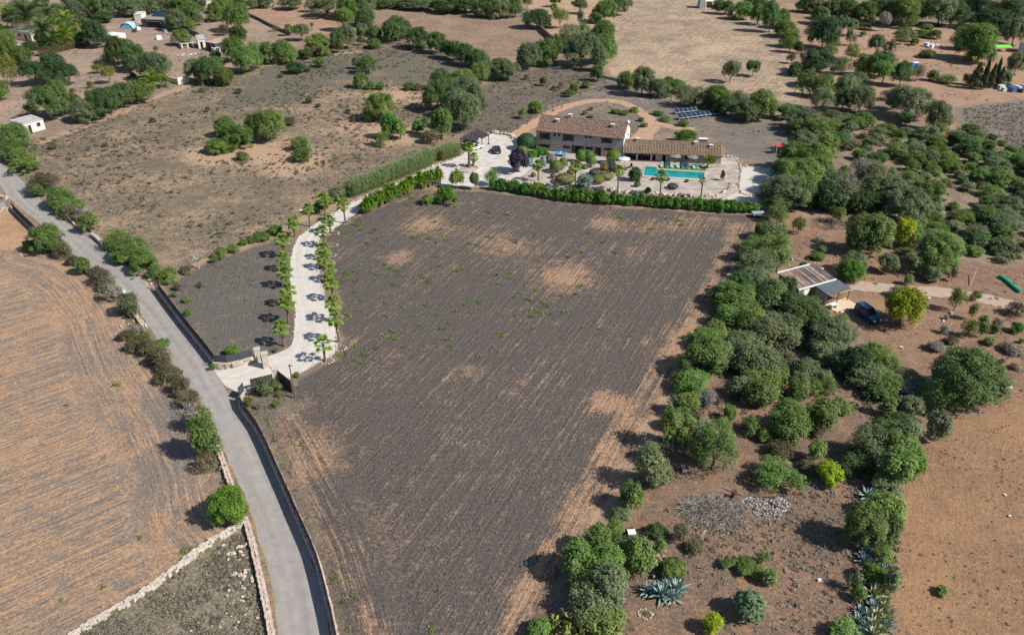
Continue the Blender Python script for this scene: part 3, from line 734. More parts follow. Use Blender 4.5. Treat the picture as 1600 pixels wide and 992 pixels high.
# pool house
PA, PB = g(972.5, 250.0), g(1126, 256.6)
prz, PL = frame(PA, PB); pe = hgt(PB, 243.5); PD = 6.6
ph = empty('pool_house', PA, prz, 'long low stone house with tiled roof and open porch behind the pool', 'house')
_, pz = facade_hit(PA, prz, 1050, 221.0, PD / 2); pz = max(pe + .9, min(pz, pe + 1.8))
def pf(x, y): return facade_hit(PA, prz, 960 + x / 6.6125, 190 + y / 6.6125)
up = pf(535, 380)[0]
MB().poly([(up, 0, 0), (PL, 0, 0), (PL, 0, pe), (up, 0, pe)]).poly([(up, 0, 0), (up, 0, pe), (up, 2.8, pe), (up, 2.8, 0)]).poly([(0, 2.8, 0), (up, 2.8, 0), (up, 2.8, pe), (0, 2.8, pe)]).poly([(0, PD, 0), (0, PD, pe), (PL, PD, pe), (PL, PD, 0)]).obj('wall', mat('taupe_render', (.36, .30, .27), .9, var=.12, vscale=.8), ph)
for x_ in (0, PL): MB().poly([(x_, .02 if x_ else 2.8, 0), (x_, PD, 0), (x_, PD, pe), (x_, PD / 2, pz), (x_, 0, pe), (x_, .02 if x_ else 2.8, pe)]).obj('gable', M_FIELD, ph)
tiled_roof(ph, PL, (-.5, pe - .1), (PD / 2, pz), (PD + .5, pe - .1), .15, M_TILE2, .34)
for x0, x1 in ((86, 98), (222, 238), (370, 386), (528, 540)):
    u0, u1 = pf(x0, 400)[0], pf(x1, 400)[0]; MB().bx(u0, -.05, 0, u1, .35, pe - .12).obj('porch_column', M_TRIM, ph)
MB().bx(0, 2.75, .02, 0, 2.78, .03)
u0, u1 = pf(425, 400)[0], pf(496, 400)[0]
MB().bx(u0, .35, 0, u1, 1.0, pe * .78).obj('barbecue_block', mat('cream_stone', (.48, .43, .37), .9, var=.1, vscale=1.5), ph)
MB().poly([(.1, -.3, .035), (up, -.3, .035), (up, 2.7, .035), (.1, 2.7, .035)]).obj('porch_floor', mat('terracotta_floor', (.22, .13, .11), .8, var=.15, vscale=1.2), ph)
for r in ((608, 345, 662, 392), (728, 350, 790, 396)):
    a_, b_ = pf(r[0], r[1]), pf(r[2], r[3]); win(ph, a_[0], max(.3, b_[1]), b_[0], min(pe - .35, a_[1]))
a_, b_ = pf(990, 360), pf(1030, 440); win(ph, a_[0], .04, b_[0], pe - .4, kind='door', sill=False)
for px, py, yy in ((240, 188, PD * .45), (840, 228, PD * .4), (1000, 243, PD * .3)):
    u, _ = facade_hit(PA, prz, 960 + px / 6.6125, 190 + py / 6.6125, yy); chimney(ph, u, yy, pe + (pz - pe) * yy / (PD / 2), .75, .65)
MB().bx(up * .12, 1.2, .04, up * .2, 1.8, .75).bx(up * .4, 1.2, .04, up * .47, 1.8, .75).obj('porch_bench', M_WOOD, ph)
u, _ = pf(955, 200)
wh = empty('water_heater', ph.location + Vector((math.cos(prz) * u - math.sin(prz) * (PD + .9), math.sin(prz) * u + math.cos(prz) * (PD + .9), 0)), prz, 'white solar water heater standing behind the pool house roof', 'water heater')
MB().tube([(-1, 0, 3.2), (1, 0, 3.2)], .32, 12).obj('tank', M_WHITE, wh); MB().box((0, -.4, 2.75), (1.9, 1.3, .08), rx=.6).obj('collector', M_GLASS, wh)
for x_ in (-.8, .8): MB().tube([(x_, 0, 0), (x_, 0, 3.0)], .06).obj('leg', M_POST, wh)

# pool, coping, lawn strip
PM = mat('pool_water', (.005, .25, .235), .06, spec_=.5, var=.05, vscale=.5, bump=.03)
def zx(x, y): return g(1000 + x / 12.246, 230 + y / 12.246)
pool = empty('swimming_pool', zx(300, 470), 0, 'L-shaped turquoise swimming pool with pale coping in front of the pool house', 'pool')
o0 = zx(300, 470)
def rel(ps): return [p - o0 for p in ps]
wp = rel([zx(98, 372), zx(318, 385), zx(322, 432), zx(820, 468), zx(1236, 490), zx(1222, 612), zx(760, 590), zx(68, 548)])
cp = rel([zx(75, 360), zx(338, 372), zx(345, 415), zx(820, 448), zx(1268, 472), zx(1256, 655), zx(760, 625), zx(40, 572)])
me = bpy.data.meshes.new('coping'); n = len(wp)
me.from_pydata([(p.x, p.y, .10) for p in wp] + [(p.x, p.y, .10) for p in cp] + [(p.x, p.y, .0) for p in cp] + [(p.x, p.y, -.2) for p in wp], [],
               [(i, (i + 1) % n, n + (i + 1) % n, n + i) for i in range(n)] + [(n + i, n + (i + 1) % n, 2 * n + (i + 1) % n, 2 * n + i) for i in range(n)] + [(i, (i + 1) % n, 3 * n + (i + 1) % n, 3 * n + i) for i in range(n)])
me.update(); me.materials.append(mat('coping_stone', (.45, .36, .31), .8, var=.1, vscale=1.5)); link('coping', me, pool)
me = bpy.data.meshes.new('water'); me.from_pydata([(p.x, p.y, .05) for p in wp], [], [tuple(range(n))]); me.update()
if me.polygons[0].normal.z < 0: me.flip_normals()
me.materials.append(PM); link('water', me, pool)
p = rel([zx(1110, 520), zx(1225, 530), zx(1215, 604), zx(1112, 602)])
me = bpy.data.meshes.new('deep_end'); me.from_pydata([(q.x, q.y, .054) for q in p], [], [(0, 1, 2, 3)]); me.update()
if me.polygons[0].normal.z < 0: me.flip_normals()
me.materials.append(mat('pool_deep', (.003, .13, .15), .06, spec_=.5)); link('step_well', me, pool)
sheet('pool_lawn', [zx(345, 415), zx(360, 330), zx(1255, 385), zx(1262, 470), zx(820, 446)], .036, mat('pool_grass', (.10, .14, .025), .95, var=.25, vscale=1.5, bump=.3, col2=(.15, .19, .04)), kind='structure')
sheet('terrace', [zx(-300, 270), zx(-300, 330), zx(60, 352), zx(360, 325), zx(1290, 385), zx(1330, 350), zx(1240, 318), zx(500, 300)], .032, mat('terrace_paving', (.40, .33, .28), .85, var=.1, vscale=.8), kind='structure')

def parasol(px, py, r, h, col, label, mname, lit='fabric'):
    p = g(px, py); o = empty('parasol', p, rng.uniform(0, 1), label, 'parasol')
    MB().tube([(0, 0, 0), (0, 0, h + .1)], .04).obj('pole', M_WHITE if col[2] > .5 else M_WOOD, o)
    n = 8; mb = MB(); mb.add([(0, 0, h)] + [(r * math.cos(2 * math.pi * k / n), r * math.sin(2 * math.pi * k / n), h - r * .32) for k in range(n)] + [(r * math.cos(2 * math.pi * k / n), r * math.sin(2 * math.pi * k / n), h - r * .32 - .12) for k in range(n)],
        [(0, 1 + k, 1 + (k + 1) % n) for k in range(n)] + [(1 + k, 1 + n + k, 1 + n + (k + 1) % n, 1 + (k + 1) % n) for k in range(n)])
    mb.obj('canopy', mat(mname, col, .8, var=.1, vscale=3), o); MB().cone((0, 0, 0), .3, .25, .12).obj('base', M_CONC, o)
parasol(974.5, 262, 1.35, 2.5, (.55, .66, .75), 'pale blue parasol over dark chairs in the gravel garden', 'pale_blue_canvas')
parasol(1054, 257.5, 1.25, 2.4, (.2, .19, .18), 'left grey thatched parasol behind the sun loungers', 'grey_thatch')
parasol(1081, 259, 1.25, 2.4, (.2, .19, .18), 'right grey thatched parasol behind the sun loungers', 'grey_thatch')

M_TEAL = mat('dark_teal_cushion', (.015, .10, .11), .8); M_MINT = mat('mint_cushion', (.25, .48, .42), .8)
def lounger(p, rz, m, label, group):
    o = empty('sun_lounger', p, rz, label, 'sun lounger', group)
    MB().bx(-.33, -.95, .2, .33, .6, .28).obj('frame', M_WHITE, o)
    for sx_ in (-.28, .28):
        for sy_ in (-.85, .5): MB().bx(sx_ - .03, sy_ - .03, 0, sx_ + .03, sy_ + .03, .2).obj('leg', M_WHITE, o)
    MB().bx(-.31, -.93, .281, .31, .1, .36).obj('cushion', m, o)
    MB().box((0, .42, .62), (.62, .08, .8), 0, 1.0, -.5).obj('backrest', m, o)
names = ['first', 'second', 'third', 'fourth', 'fifth', 'sixth', 'seventh', 'eighth']
for i, (x, m, c_) in enumerate(((415, M_MINT, 'mint'), (512, M_TEAL, 'dark teal'), (605, M_MINT, 'mint'), (725, M_MINT, 'mint'), (818, M_TEAL, 'dark teal'), (905, M_TEAL, 'dark teal'), (1028, M_MINT, 'mint'), (1105, M_MINT, 'mint'))):
    lounger(zx(x, 375 + (x - 415) * .045), prz + rng.uniform(-.1, .1), m, c_ + ' sun lounger on the pool lawn, ' + names[i] + ' from the left', 'sun loungers beside the pool')
def chair(p, rz, m, label, group=None):
    o = empty('garden_chair', p, rz, label, 'chair', group)
    MB().box((0, 0, .45), (.55, .55, .08)).obj('seat', m, o); MB().box((0, .27, .75), (.55, .07, .6), rx=-.2).obj('backrest', m, o)
    for sx_ in (-.22, .22):
        for sy_ in (-.22, .22): MB().bx(sx_ - .025, sy_ - .025, 0, sx_ + .025, sy_ + .025, .42).obj('leg', M_POST, o)
M_WICK = mat('dark_wicker', (.04, .032, .034), .8)
chair(g(977, 266), 1.2, M_WICK, 'dark wicker chair left of the parasol table in the garden', 'dark garden chairs'); chair(g(985, 263), -.8, M_WICK, 'dark wicker chair nearest the pool under the pale blue parasol', 'dark garden chairs')
o = empty('garden_table', g(981, 266), 0, 'small round red-brown table between the dark wicker chairs', 'table')
MB().cone((0, 0, .66), .45, .45, .05, 14).obj('top', mat('red_wood', (.16, .05, .04), .6), o); MB().tube([(0, 0, 0), (0, 0, .66)], .05).obj('leg', M_POST, o)
# white chairs at the pool's right end
for i, (x, y) in enumerate(((1195, 400), (1320, 405))): chair(zx(x, y), .5 + i, M_WHITE, ['white chair at the right end of the pool lawn', 'white chair beside the palm at the pool corner'][i])
# ping-pong table
a_ = g(800 + 600 / 7.935, 160 + 665 / 7.935); o = empty('table_tennis_table', a_, hr, 'blue table tennis table on the terrace before the house', 'table')
for x_ in (-.7, .7): MB().box((x_, 0, .76), (1.34, 1.5, .04)).obj('table_top', M_BLUEP, o)
MB().box((0, 0, .86), (.03, 1.7, .15)).obj('net', M_WHITE, o)
for x_ in (-1, 1):
    for y_ in (-.5, .5): MB().bx(x_ - .04, y_ - .04, 0, x_ + .04, y_ + .04, .74).obj('leg', M_POST, o)
# pond in the garden
o = empty('garden_pond', g(1001, 302), 0, 'small pale blue pond among rocks near the hedge', 'pond')
MB().add([(1.3 * math.cos(k * .5236) * (1 + .2 * (k % 3)), .9 * math.sin(k * .5236), .05) for k in range(12)], [tuple(range(12))]).obj('water', mat('pond_water', (.12, .22, .26), .1), o)
st = MB()
for k in range(20): a_ = 2 * math.pi * k / 20; st.ball((1.75 * math.cos(a_), 1.15 * math.sin(a_), .1), (.25, .2, .2), 6, 4, .5)
st.obj('rim_stones', M_RSTONE, o, kind='stuff')

# pergolas
def pergola(cs, hts, label):
    ps = [g(*c) for c in cs]; o0 = ps[0]; o = empty('pergola', o0, 0, label, 'pergola', 'pergolas in the gravel yard')
    tp = [Vector((p.x - o0.x, p.y - o0.y, hts)) for p in ps]
    ctr = sum(tp, Vector()) / 4
    out = [ctr + (q - ctr) * 1.12 for q in tp]
    MB().add([tuple(q) for q in out] + [(q.x, q.y, q.z + .12) for q in out], [(3, 2, 1, 0), (4, 5, 6, 7), (0, 1, 5, 4), (1, 2, 6, 5), (2, 3, 7, 6), (3, 0, 4, 7)]).obj('roof', mat('dark_reed_roof', (.045, .042, .045), .85, var=.2, vscale=2), o)
    for q in tp:
        MB().tube([(q.x, q.y, 0), (q.x, q.y, q.z)], .09, 8).obj('post', M_WOOD, o); MB().box((q.x, q.y, .15), (.45, .45, .3)).obj('footing', mat('dark_stone', (.09, .08, .075), .9), o)
pergola([(736.5, 223.5), (753, 231.5), (763.5, 226), (746, 219)], 2.3, 'farther dark-roofed pergola at the back of the gravel yard')
pergola([(720, 232), (744, 235), (747, 228.5), (728, 226)], 2.2, 'dark-roofed pergola sheltering the white car behind the palms')

# ------------------------------------------------------------------ cars
def car(px, py, rz, col, L_, W_, Hh, label, van=False):
    p = g(px, py); o = empty('parked_car', p, rz, label, 'car')
    m = mat('car_paint_%d' % len(MATS), col, .25, spec_=.5)
    def loft(secs, name, m_, par):
        vs = []; fs = []; k = len(secs[0])
        for s_ in secs: vs += s_
        for i in range(len(secs) - 1):
            for j in range(k): fs.append((i * k + j, (i + 1) * k + j, (i + 1) * k + (j + 1) % k, i * k + (j + 1) % k))
        fs += [tuple(reversed(range(k))), tuple(range((len(secs) - 1) * k, len(secs) * k))]
        return MB().add(vs, fs).obj(name, m_, par, smooth=False)
    hw = W_ / 2; bz = Hh * .56
    def sec(x, w_, z0, z1): return [(x, -w_, z0 + .08), (x, -w_, z1 - .08), (x, -w_ + .1, z1), (x, w_ - .1, z1), (x, w_, z1 - .08), (x, w_, z0 + .08), (x, w_ - .08, z0), (x, -w_ + .08, z0)]
    loft([sec(-L_ / 2, hw * .86, .34, bz * .9), sec(-L_ / 2 + .18, hw * .97, .24, bz), sec(-L_ * .1, hw, .22, bz * 1.02), sec(L_ * .22, hw, .22, bz), sec(L_ / 2 - .3, hw * .95, .24, bz * .88), sec(L_ / 2, hw * .8, .32, bz * .7)], 'body', m, o)
    x0, x1 = (-L_ / 2 + .12, L_ * .2) if van else (-L_ * .44, L_ * .2)
    def sc(x, w_, z): return [(x, -w_, z), (x, w_, z)]
    rx0, rx1 = x0 + (.12 if van else .55), x1 - .75
    rw = hw * .78
    MB().add([(x0, -hw * .92, bz), (x0, hw * .92, bz), (rx0, rw, Hh), (rx0, -rw, Hh), (x1, -hw * .92, bz), (x1, hw * .92, bz), (rx1, rw, Hh), (rx1, -rw, Hh)],
             [(0, 3, 2, 1), (4, 5, 6, 7), (0, 4, 7, 3), (1, 2, 6, 5)]).obj('windows', M_GLASS, o)
    MB().box(((rx0 + rx1) / 2, 0, Hh + .02), (rx1 - rx0 + .12, rw * 2 + .06, .06), 0, .93).obj('roof_panel', m, o)
    pl = MB()
    for s_ in (-1, 1):
        pl.tube([(x0, s_ * hw * .92, bz), (rx0, s_ * rw, Hh)], .05, 4); pl.tube([(x1, s_ * hw * .92, bz), (rx1, s_ * rw, Hh)], .04, 4)
        xm = (x0 + x1) / 2; pl.tube([(xm, s_ * hw * .925, bz), ((rx0 + rx1) / 2, s_ * rw * 1.01, Hh)], .05, 4)
    pl.obj('pillars', m, o)
    for sx_ in (-L_ * .31, L_ * .31):
        for s_ in (-1, 1):
            wo = MB().tube([(sx_, s_ * (hw - .2), .31), (sx_, s_ * (hw + .02), .31)], .31, 14).obj('wheel', mat('tyre', (.02, .02, .02), .9), o)
            MB().tube([(sx_, s_ * (hw + .015), .31), (sx_, s_ * (hw + .03), .31)], .19, 10).obj('rim', mat('alloy', (.5, .5, .5), .4, .8), wo)
    for s_ in (-1, 1):
        MB().box((L_ / 2 - .06, s_ * hw * .62, bz * .78), (.14, .34, .14)).obj('headlight', M_WHITE, o); MB().box((-L_ / 2 + .03, s_ * hw * .68, bz * .82), (.08, .26, .16)).obj('tail_light', mat('red_lens', (.35, .02, .02), .3), o)
        MB().box((x1 - .25, s_ * (hw + .1), bz + .1), (.12, .16, .12)).obj('wing_mirror', m, o)
    MB().box((-L_ / 2 - .005, 0, bz * .6), (.02, .5, .12)).obj('number_plate', M_WHITE, o)
    return o
car(775.5, 237.5, math.radians(100), (.02, .022, .055), 4.0, 1.75, 1.45, 'small navy car parked in the gravel yard')
car(741, 233.5, math.radians(40), (.72, .73, .75), 4.2, 1.8, 1.5, 'white car under the nearer pergola')
car(1354.5, 497, math.radians(-72), (.012, .05, .12), 4.4, 1.8, 1.75, 'dark blue people carrier parked beside the lime pine at the farm', True)

# ------------------------------------------------------------------ solar panels
def solar(px0, py0, px1, py1, n, label):
    a_, b_ = g(px0, py0), g(px1, py1); rz, L_ = frame(a_, b_); o = empty('solar_array', a_, rz, label, 'solar panels', 'ground mounted solar arrays')
    wv = L_ / n; sm = MATS.get('solar_cell') or mat('solar_cell', (.012, .03, .06), .15, spec_=.6)
    pm = MB().box((0, 0, 0), (wv - .14, 1.4, .05), rx=.45).mesh('panel', sm); fm = MB().box((0, 0, -.036), (wv - .02, 1.55, .02), rx=.45).mesh('panel_frame', mat('alu', (.6, .62, .64), .4))
    for k in range(n):
        q = link('panel', pm, o, ((k + .5) * wv, .6, .95)); link('panel_frame', fm, q)
    for k in range(0, n + 1, 2):
        MB().bx(k * wv - .05, -.1, 0, k * wv + .05, .0, .5).bx(k * wv - .05, 1.2, 0, k * wv + .05, 1.3, 1.2).obj('stand', M_CONC, o)
solar(1055.5, 180, 1096, 175.5, 6, 'upper short row of tilted solar panels below the hedgerow'); solar(1061, 189, 1124, 180.5, 9, 'lower long row of tilted solar panels below the hedgerow')

# ------------------------------------------------------------------ outlying sheds and ruins
def shed(pa, pb, depth, ht, label, mw, mr_, slope=.0, name='shed', door=True, wins=(), cat='shed', over=.12, mono=True):
    a_, b_ = g(*pa), g(*pb); rz, L_ = frame(a_, b_); o = empty(name, a_, rz, label, cat)
    hb = ht + slope
    MB().poly([(0, 0, 0), (L_, 0, 0), (L_, 0, ht), (0, 0, ht)]).poly([(L_, 0, 0), (L_, depth, 0), (L_, depth, hb), (L_, 0, ht)]).poly([(L_, depth, 0), (0, depth, 0), (0, depth, hb), (L_, depth, hb)]).poly([(0, depth, 0), (0, 0, 0), (0, 0, ht), (0, depth, hb)]).obj('wall', mw, o)
    an = math.atan2(slope, depth)
    MB().box((L_ / 2, depth / 2, (ht + hb) / 2 + .07), (L_ + 2 * over, math.hypot(depth, slope) + 2 * over, .12), rx=an).obj('roof', mr_, o)
    if door is True: door = (.3, .42)
    if door: f = MB().bx(L_ * door[0] - .06, -.05, 0, L_ * door[1] + .06, .01, ht * .82).obj('door_frame', M_TRIM, o); MB().bx(L_ * door[0], -.07, .02, L_ * door[1], -.052, ht * .78).obj('door', M_DARK, f)
    for (x0, x1) in wins: f = MB().bx(L_ * x0 - .05, -.04, ht * .4, L_ * x1 + .05, .01, ht * .84).obj('window', M_TRIM, o); MB().bx(L_ * x0, -.06, ht * .45, L_ * x1, -.042, ht * .8).obj('pane', M_GLASS, f)
    return o, L_, rz
M_GREYROOF = mat('grey_fibre_roof', (.30, .30, .30), .85, var=.2, vscale=1.0, col2=(.42, .41, .39)); M_DKWALL = mat('dark_wall', (.08, .075, .075), .9, var=.3, vscale=1)
shed((38.5, 211), (71.5, 202), 5.0, 2.5, 'small white hut with grey roof at the corner of the scrub field', M_PLAST, M_GREYROOF, .3, 'white_hut', (.26, .38), ((.66, .82),), 'hut')
shed((164.5, 67), (186, 69), 4, 2.6, 'small white shed with flat roof beside the dark round tree', M_PLAST, mat('white_roof', (.62, .62, .64), .8), .3, door=None)
o, L_, rz = shed((223, 43), (256, 44.5), 9, 3.0, 'dark open barn with a solar panel on its grey roof', M_DKWALL, mat('tan_roof', (.26, .22, .18), .9, var=.2, vscale=1), .6, 'barn', (.25, .9), (), 'barn')
sm = MATS['solar_cell']
for k in range(5): MB().box((L_ * .18 + (k + .5) * L_ * .13, 6.2, 4.1), (L_ * .125, 4.5, .08), rx=.32).obj('solar_panel', sm, o)
shed((211, 33), (222, 33), 5, 2.4, 'pale tin lean-to left of the dark barn', M_PLAST, mat('tin', (.55, .5, .46), .7, var=.2, vscale=1), .3, door=None)
for pa, pb, dp, h_, lab, m_, r_ in [((285, 77), (303, 75), 5, 1.9, 'left roofless ruin with white posts in the rubble yard', M_CONC, None), ((311, 77), (323, 76), 7, 3, 'middle ruined shed with grey roof in the rubble yard', M_PLAST, M_GREYROOF), ((323, 79), (338, 82), 7, 2.8, 'ruined shed with pinkish tin roof in the rubble yard', M_DKWALL, mat('pink_tin', (.42, .30, .25), .8, var=.2, vscale=1)), ((337, 84), (352, 82), 4, 2.0, 'right roofless white ruin in the rubble yard', M_PLAST, None)]:
    if r_: shed(pa, pb, dp, h_, lab, m_, r_, .3, 'ruined_shed', (.3, .6), (), 'ruin')
    else:
        a_, b_ = g(*pa), g(*pb); rz, L_ = frame(a_, b_); o = empty('ruin', a_, rz, lab, 'ruin')
        mb = MB(); 
        for x_ in (0, L_ / 2, L_): mb.bx(x_ - .2, -.15, 0, x_ + .2, .15, h_ * rng.uniform(.8, 1))
        mb.obj('pillars', M_PLAST, o); MB().bx(0, dp - .3, 0, L_, dp, h_).bx(-.15, .2, 0, .15, dp - .3, h_ * .8).bx(L_ - .15, .2, 0, L_ + .15, dp - .3, h_ * .9).obj('wall', m_, o); MB().bx(-.1, -.25, h_ * .9, L_ + .1, .12, h_ * .98).obj('lintel', M_PLAST, o)
o = empty('ruined_wall', g(279, 133), frame(g(279, 133), g(296, 129))[0], 'white ruined wall corner at the edge of the scrub field', 'ruin')
L_ = (g(279, 133) - g(296, 129)).length
MB().bx(0, 0, 0, L_, .4, 2.0).obj('front_wall', M_PLAST, o); MB().bx(0, .4, 0, .4, 6.5, 1.6).obj('side_wall', M_CONC, o)
shed((24, 62), (51, 66), 7, 3.0, 'cream garden villa with roof terrace half hidden by palms', mat('cream_render', (.62, .53, .42), .9, var=.08, vscale=1), mat('green_roof_terrace', (.16, .2, .17), .8), 0, 'villa', (.62, .72), ((.25, .4),), 'house')
o = empty('plunge_pool', g(44, 72), 0, 'small bright blue pool on white paving below the cream villa', 'pool')
MB().bx(-6.5, -3, 0, 2.8, 2.6, .05).obj('paving', M_PLAST, o); MB().bx(-1.5, -2.2, .055, 2.4, 1.8, .065).obj('water', mat('blue_water', (.02, .42, .6), .1), o)
o, L_, rz = shed((1093, 14), (1101, 14), 5, 4.6, 'concrete block tower with a dark opening at the top of the stubble field', mat('blue_grey_conc', (.36, .35, .34), .9, var=.15, vscale=1), M_CONC, 0, 'concrete_tower', None, (), 'tower')
b_, c_ = g(1102, 13), g(1114, 13); rz, L_ = frame(b_, c_); o = empty('pump_house', b_, rz, 'white-framed open pump house beside the concrete tower', 'shed')
MB().bx(0, 0, 0, .4, 4, 2.6).bx(L_ - .4, 0, 0, L_, 4, 2.6).bx(.4, 3.7, 0, L_ - .4, 4, 2.6).obj('wall', M_PLAST, o); MB().bx(-.1, -.1, 2.6, L_ + .1, 4.1, 2.85).obj('roof', M_PLAST, o)
shed((1589, 82), (1604, 84), 6, 3.2, 'pale blue-grey shed at the right edge by the green sheets', mat('pale_blue_wall', (.36, .42, .46), .9), M_TILE, .6, 'shed', None)
# gable-roofed white house at the very top left of centre
shed((320, 14), (333, 13), 5, 3, 'white house with pink roof between trees at the top edge', M_PLAST, mat('pink_tin', (.42, .3, .25)), .4, 'house', None, (), 'house')

# farm shed with corrugated roof and lean-to
fa, fb = g(1244, 472), g(1298, 456.5); fz, FL = frame(fa, fb); FD = 4.4; fh = 2.3
o = empty('farm_shed', fa, fz, 'farm shed with weathered corrugated brown roof and white eaves', 'shed')
MB().poly([(0, 0, 0), (FL, 0, 0), (FL, 0, fh), (0, 0, fh)]).poly([(FL, 0, 0), (FL, FD, 0), (FL, FD, fh + .6), (FL, 0, fh)]).poly([(FL, FD, 0), (0, FD, 0), (0, FD, fh + .6), (FL, FD, fh + .6)]).poly([(0, FD, 0), (0, 0, 0), (0, 0, fh), (0, FD, fh + .6)]).obj('wall', mat('brown_wall', (.22, .16, .13), .9, var=.2, vscale=1), o)
nrow = 24; pw = (FL + .5) / nrow
ms = [mat('rust_sheet_%s' % c, q, .8, var=.55, vscale=1.3, stretch=(1.5, .5, 1)) for c, q in (('brown', (.21, .145, .115)), ('dark', (.12, .095, .09)), ('pale', (.3, .235, .2)))]
an = math.atan2(.6, FD)
for k in range(nrow):
    s_ = MB()
    for j in range(3): s_.box((-.25 + (k + .5) * pw, FD * (.17 + .33 * j), fh + .15 + .6 * (.17 + .33 * j) + .03 * (j % 2)), (pw * .86, FD * .36, .06), rx=an)
    s_.obj('roof_sheet', ms[(0 if k < 9 else 1) if rng.random() < .75 else 2], o)
MB().box((FL / 2, FD / 2, fh + .36), (FL + .5, FD + .3, .05), rx=an).obj('roof_deck', ms[1], o)
MB().bx(-.3, -.32, fh - .05, FL + .3, -.17, fh + .18).obj('front_fascia', M_WHITE, o); MB().bx(-.3, FD + .17, fh + .6, FL * .9, FD + .3, fh + .85).obj('back_fascia', M_WHITE, o)
MB().bx(1.2, -.04, .03, 2.3, .0, 1.9).obj('door', M_WHITE, o)
# lean-to
la = facade_hit(fa, fz, 1267, 463)[0]; lL = FL - la + .5; lD = 2.7
ux = Vector((math.cos(fz), math.sin(fz), 0)); un = Vector((-math.sin(fz), math.cos(fz), 0)); lo = fa + ux * la - un * .45
o = empty('lean_to', lo, fz, 'open lean-to with grey metal roof on the front of the farm shed', 'shed')
MB().box((lL / 2, -lD / 2, fh - .1), (lL, lD + .1, .07), rx=.1).obj('roof', mat('grey_sheet_metal', (.13, .15, .165), .45, .3, var=.15, vscale=.8), o)
for x_ in (.1, lL / 2, lL - .1): MB().tube([(x_, -lD + .1, 0), (x_, -lD + .1, fh - .32)], .07, 6).obj('post', M_WOOD, o)
MB().bx(.1, -lD + .3, .0, .15, -.2, fh - .4).obj('side_wall', mat('grey_board', (.3, .29, .28), .9), o)
MB().bx(lL * .55, -lD + .02, fh - .55, lL - .1, -lD + .06, fh - .4).obj('yellow_trim', mat('yellow_trim', (.5, .4, .08), .7), o)
sheet('patio', [lo + ux * .2 - un * 2.2, lo + ux * (lL + .2) - un * 1.9, lo + ux * (lL + .1) - un * (lD + 2.6), lo + ux * .3 - un * (lD + 2.0)], .03, mat('cream_slab', (.60, .47, .32), .85, var=.08, vscale=.6), kind='structure')
border([lo + ux * .2 - un * (lD + 2.2), lo + ux * (lL + .2) - un * (lD + 2.7)], .5, .5, 'row of plant pots and stones along the cream patio edge', M_RSTONE, name='pot_row')
o = empty('patio_table', lo + ux * .7 - un * (lD + .8), fz, 'white table on the cream patio of the farm shed', 'table'); MB().box((0, 0, .72), (1.2, .8, .05)).obj('top', M_WHITE, o)
for x_ in (-.5, .5): MB().box((x_, 0, .35), (.05, .6, .7)).obj('leg', M_WHITE, o)
# red canopy
o = empty('red_canopy', g(1217, 240), .1, 'red-roofed swing canopy beside the big trees', 'canopy')
MB().box((0, 0, 2.0), (2.1, 1.5, .1), rx=.25).obj('roof', mat('red_canvas', (.5, .06, .04), .8, var=.15, vscale=1.5), o)
for x_ in (-1, 1):
    for y_ in (-.6, .6): MB().tube([(x_, y_, 0), (x_, y_, 1.95)], .05).obj('post', M_WHITE, o)
MB().box((0, .2, .5), (1.6, .5, .1)).obj('seat', M_POST, o)
# ------------------------------------------------------------------ foliage meshes (unit size: 1 wide, 1 high), shared by all plants
KIND = {  # colour, name, words, category
    'o': ((.175, .222, .108), 'olive_tree', 'grey-green tree', 'tree'),
    'c': ((.108, .178, .058), 'carob_tree', 'dark green tree', 'tree'),
    'm': ((.15, .232, .06), 'mastic_bush', 'mid-green bush', 'bush'),
    'D': ((.072, .126, .05), 'evergreen_tree', 'blackish green tree', 'tree'),
    'l': ((.19, .22, .05), 'almond_tree', 'yellow-green airy tree', 'tree'),
    's': ((.16, .15, .08), 'dry_bush', 'half-dry brownish bush', 'bush'),
    'p': ((.27, .35, .02), 'pine_tree', 'bright lime-green tree', 'tree'),
    'g': ((.25, .235, .195), 'bare_bush', 'grey half-bare bush', 'bush'),
    'B': ((.10, .215, .03), 'green_bush', 'vivid green bush', 'bush'),
}
def nprs(seed): return np.random.RandomState(seed)

def mesh_np(name, V, Q, m, tint=None):
    me = bpy.data.meshes.new(name); nv = len(V); k = Q.shape[1]
    me.vertices.add(nv); me.vertices.foreach_set('co', V.astype(np.float32).ravel())
    me.loops.add(Q.size); me.loops.foreach_set('vertex_index', Q.astype(np.int32).ravel())
    me.polygons.add(len(Q)); me.polygons.foreach_set('loop_start', np.arange(0, Q.size, k, dtype=np.int32))
    me.update(calc_edges=True)
    if tint is not None:
        a_ = me.attributes.new('tint', 'FLOAT', 'POINT'); a_.data.foreach_set('value', tint.astype(np.float32))
    if m: me.materials.append(m)
    return me

def leaves(C, Nn, size, rs, aspect=2.0, jit=.7):
    """rhombic leaf sprays at C facing Nn"""
    n = len(C)
    Nn = Nn + rs.normal(0, jit, (n, 3)) * .6; Nn /= np.linalg.norm(Nn, axis=1)[:, None] + 1e-9
    R = rs.normal(0, 1, (n, 3)); T = np.cross(Nn, R); T /= np.linalg.norm(T, axis=1)[:, None] + 1e-9; Bt = np.cross(Nn, T)
    s = size * rs.uniform(.6, 1.35, n)[:, None]
    V = np.stack([C - T * s * aspect * .5, C + Bt * s * .42 + Nn * s * .12, C + T * s * aspect * .5, C - Bt * s * .42 + Nn * s * .12], 1).reshape(-1, 3)
    Q = np.arange(4 * n).reshape(n, 4)
    return V, Q

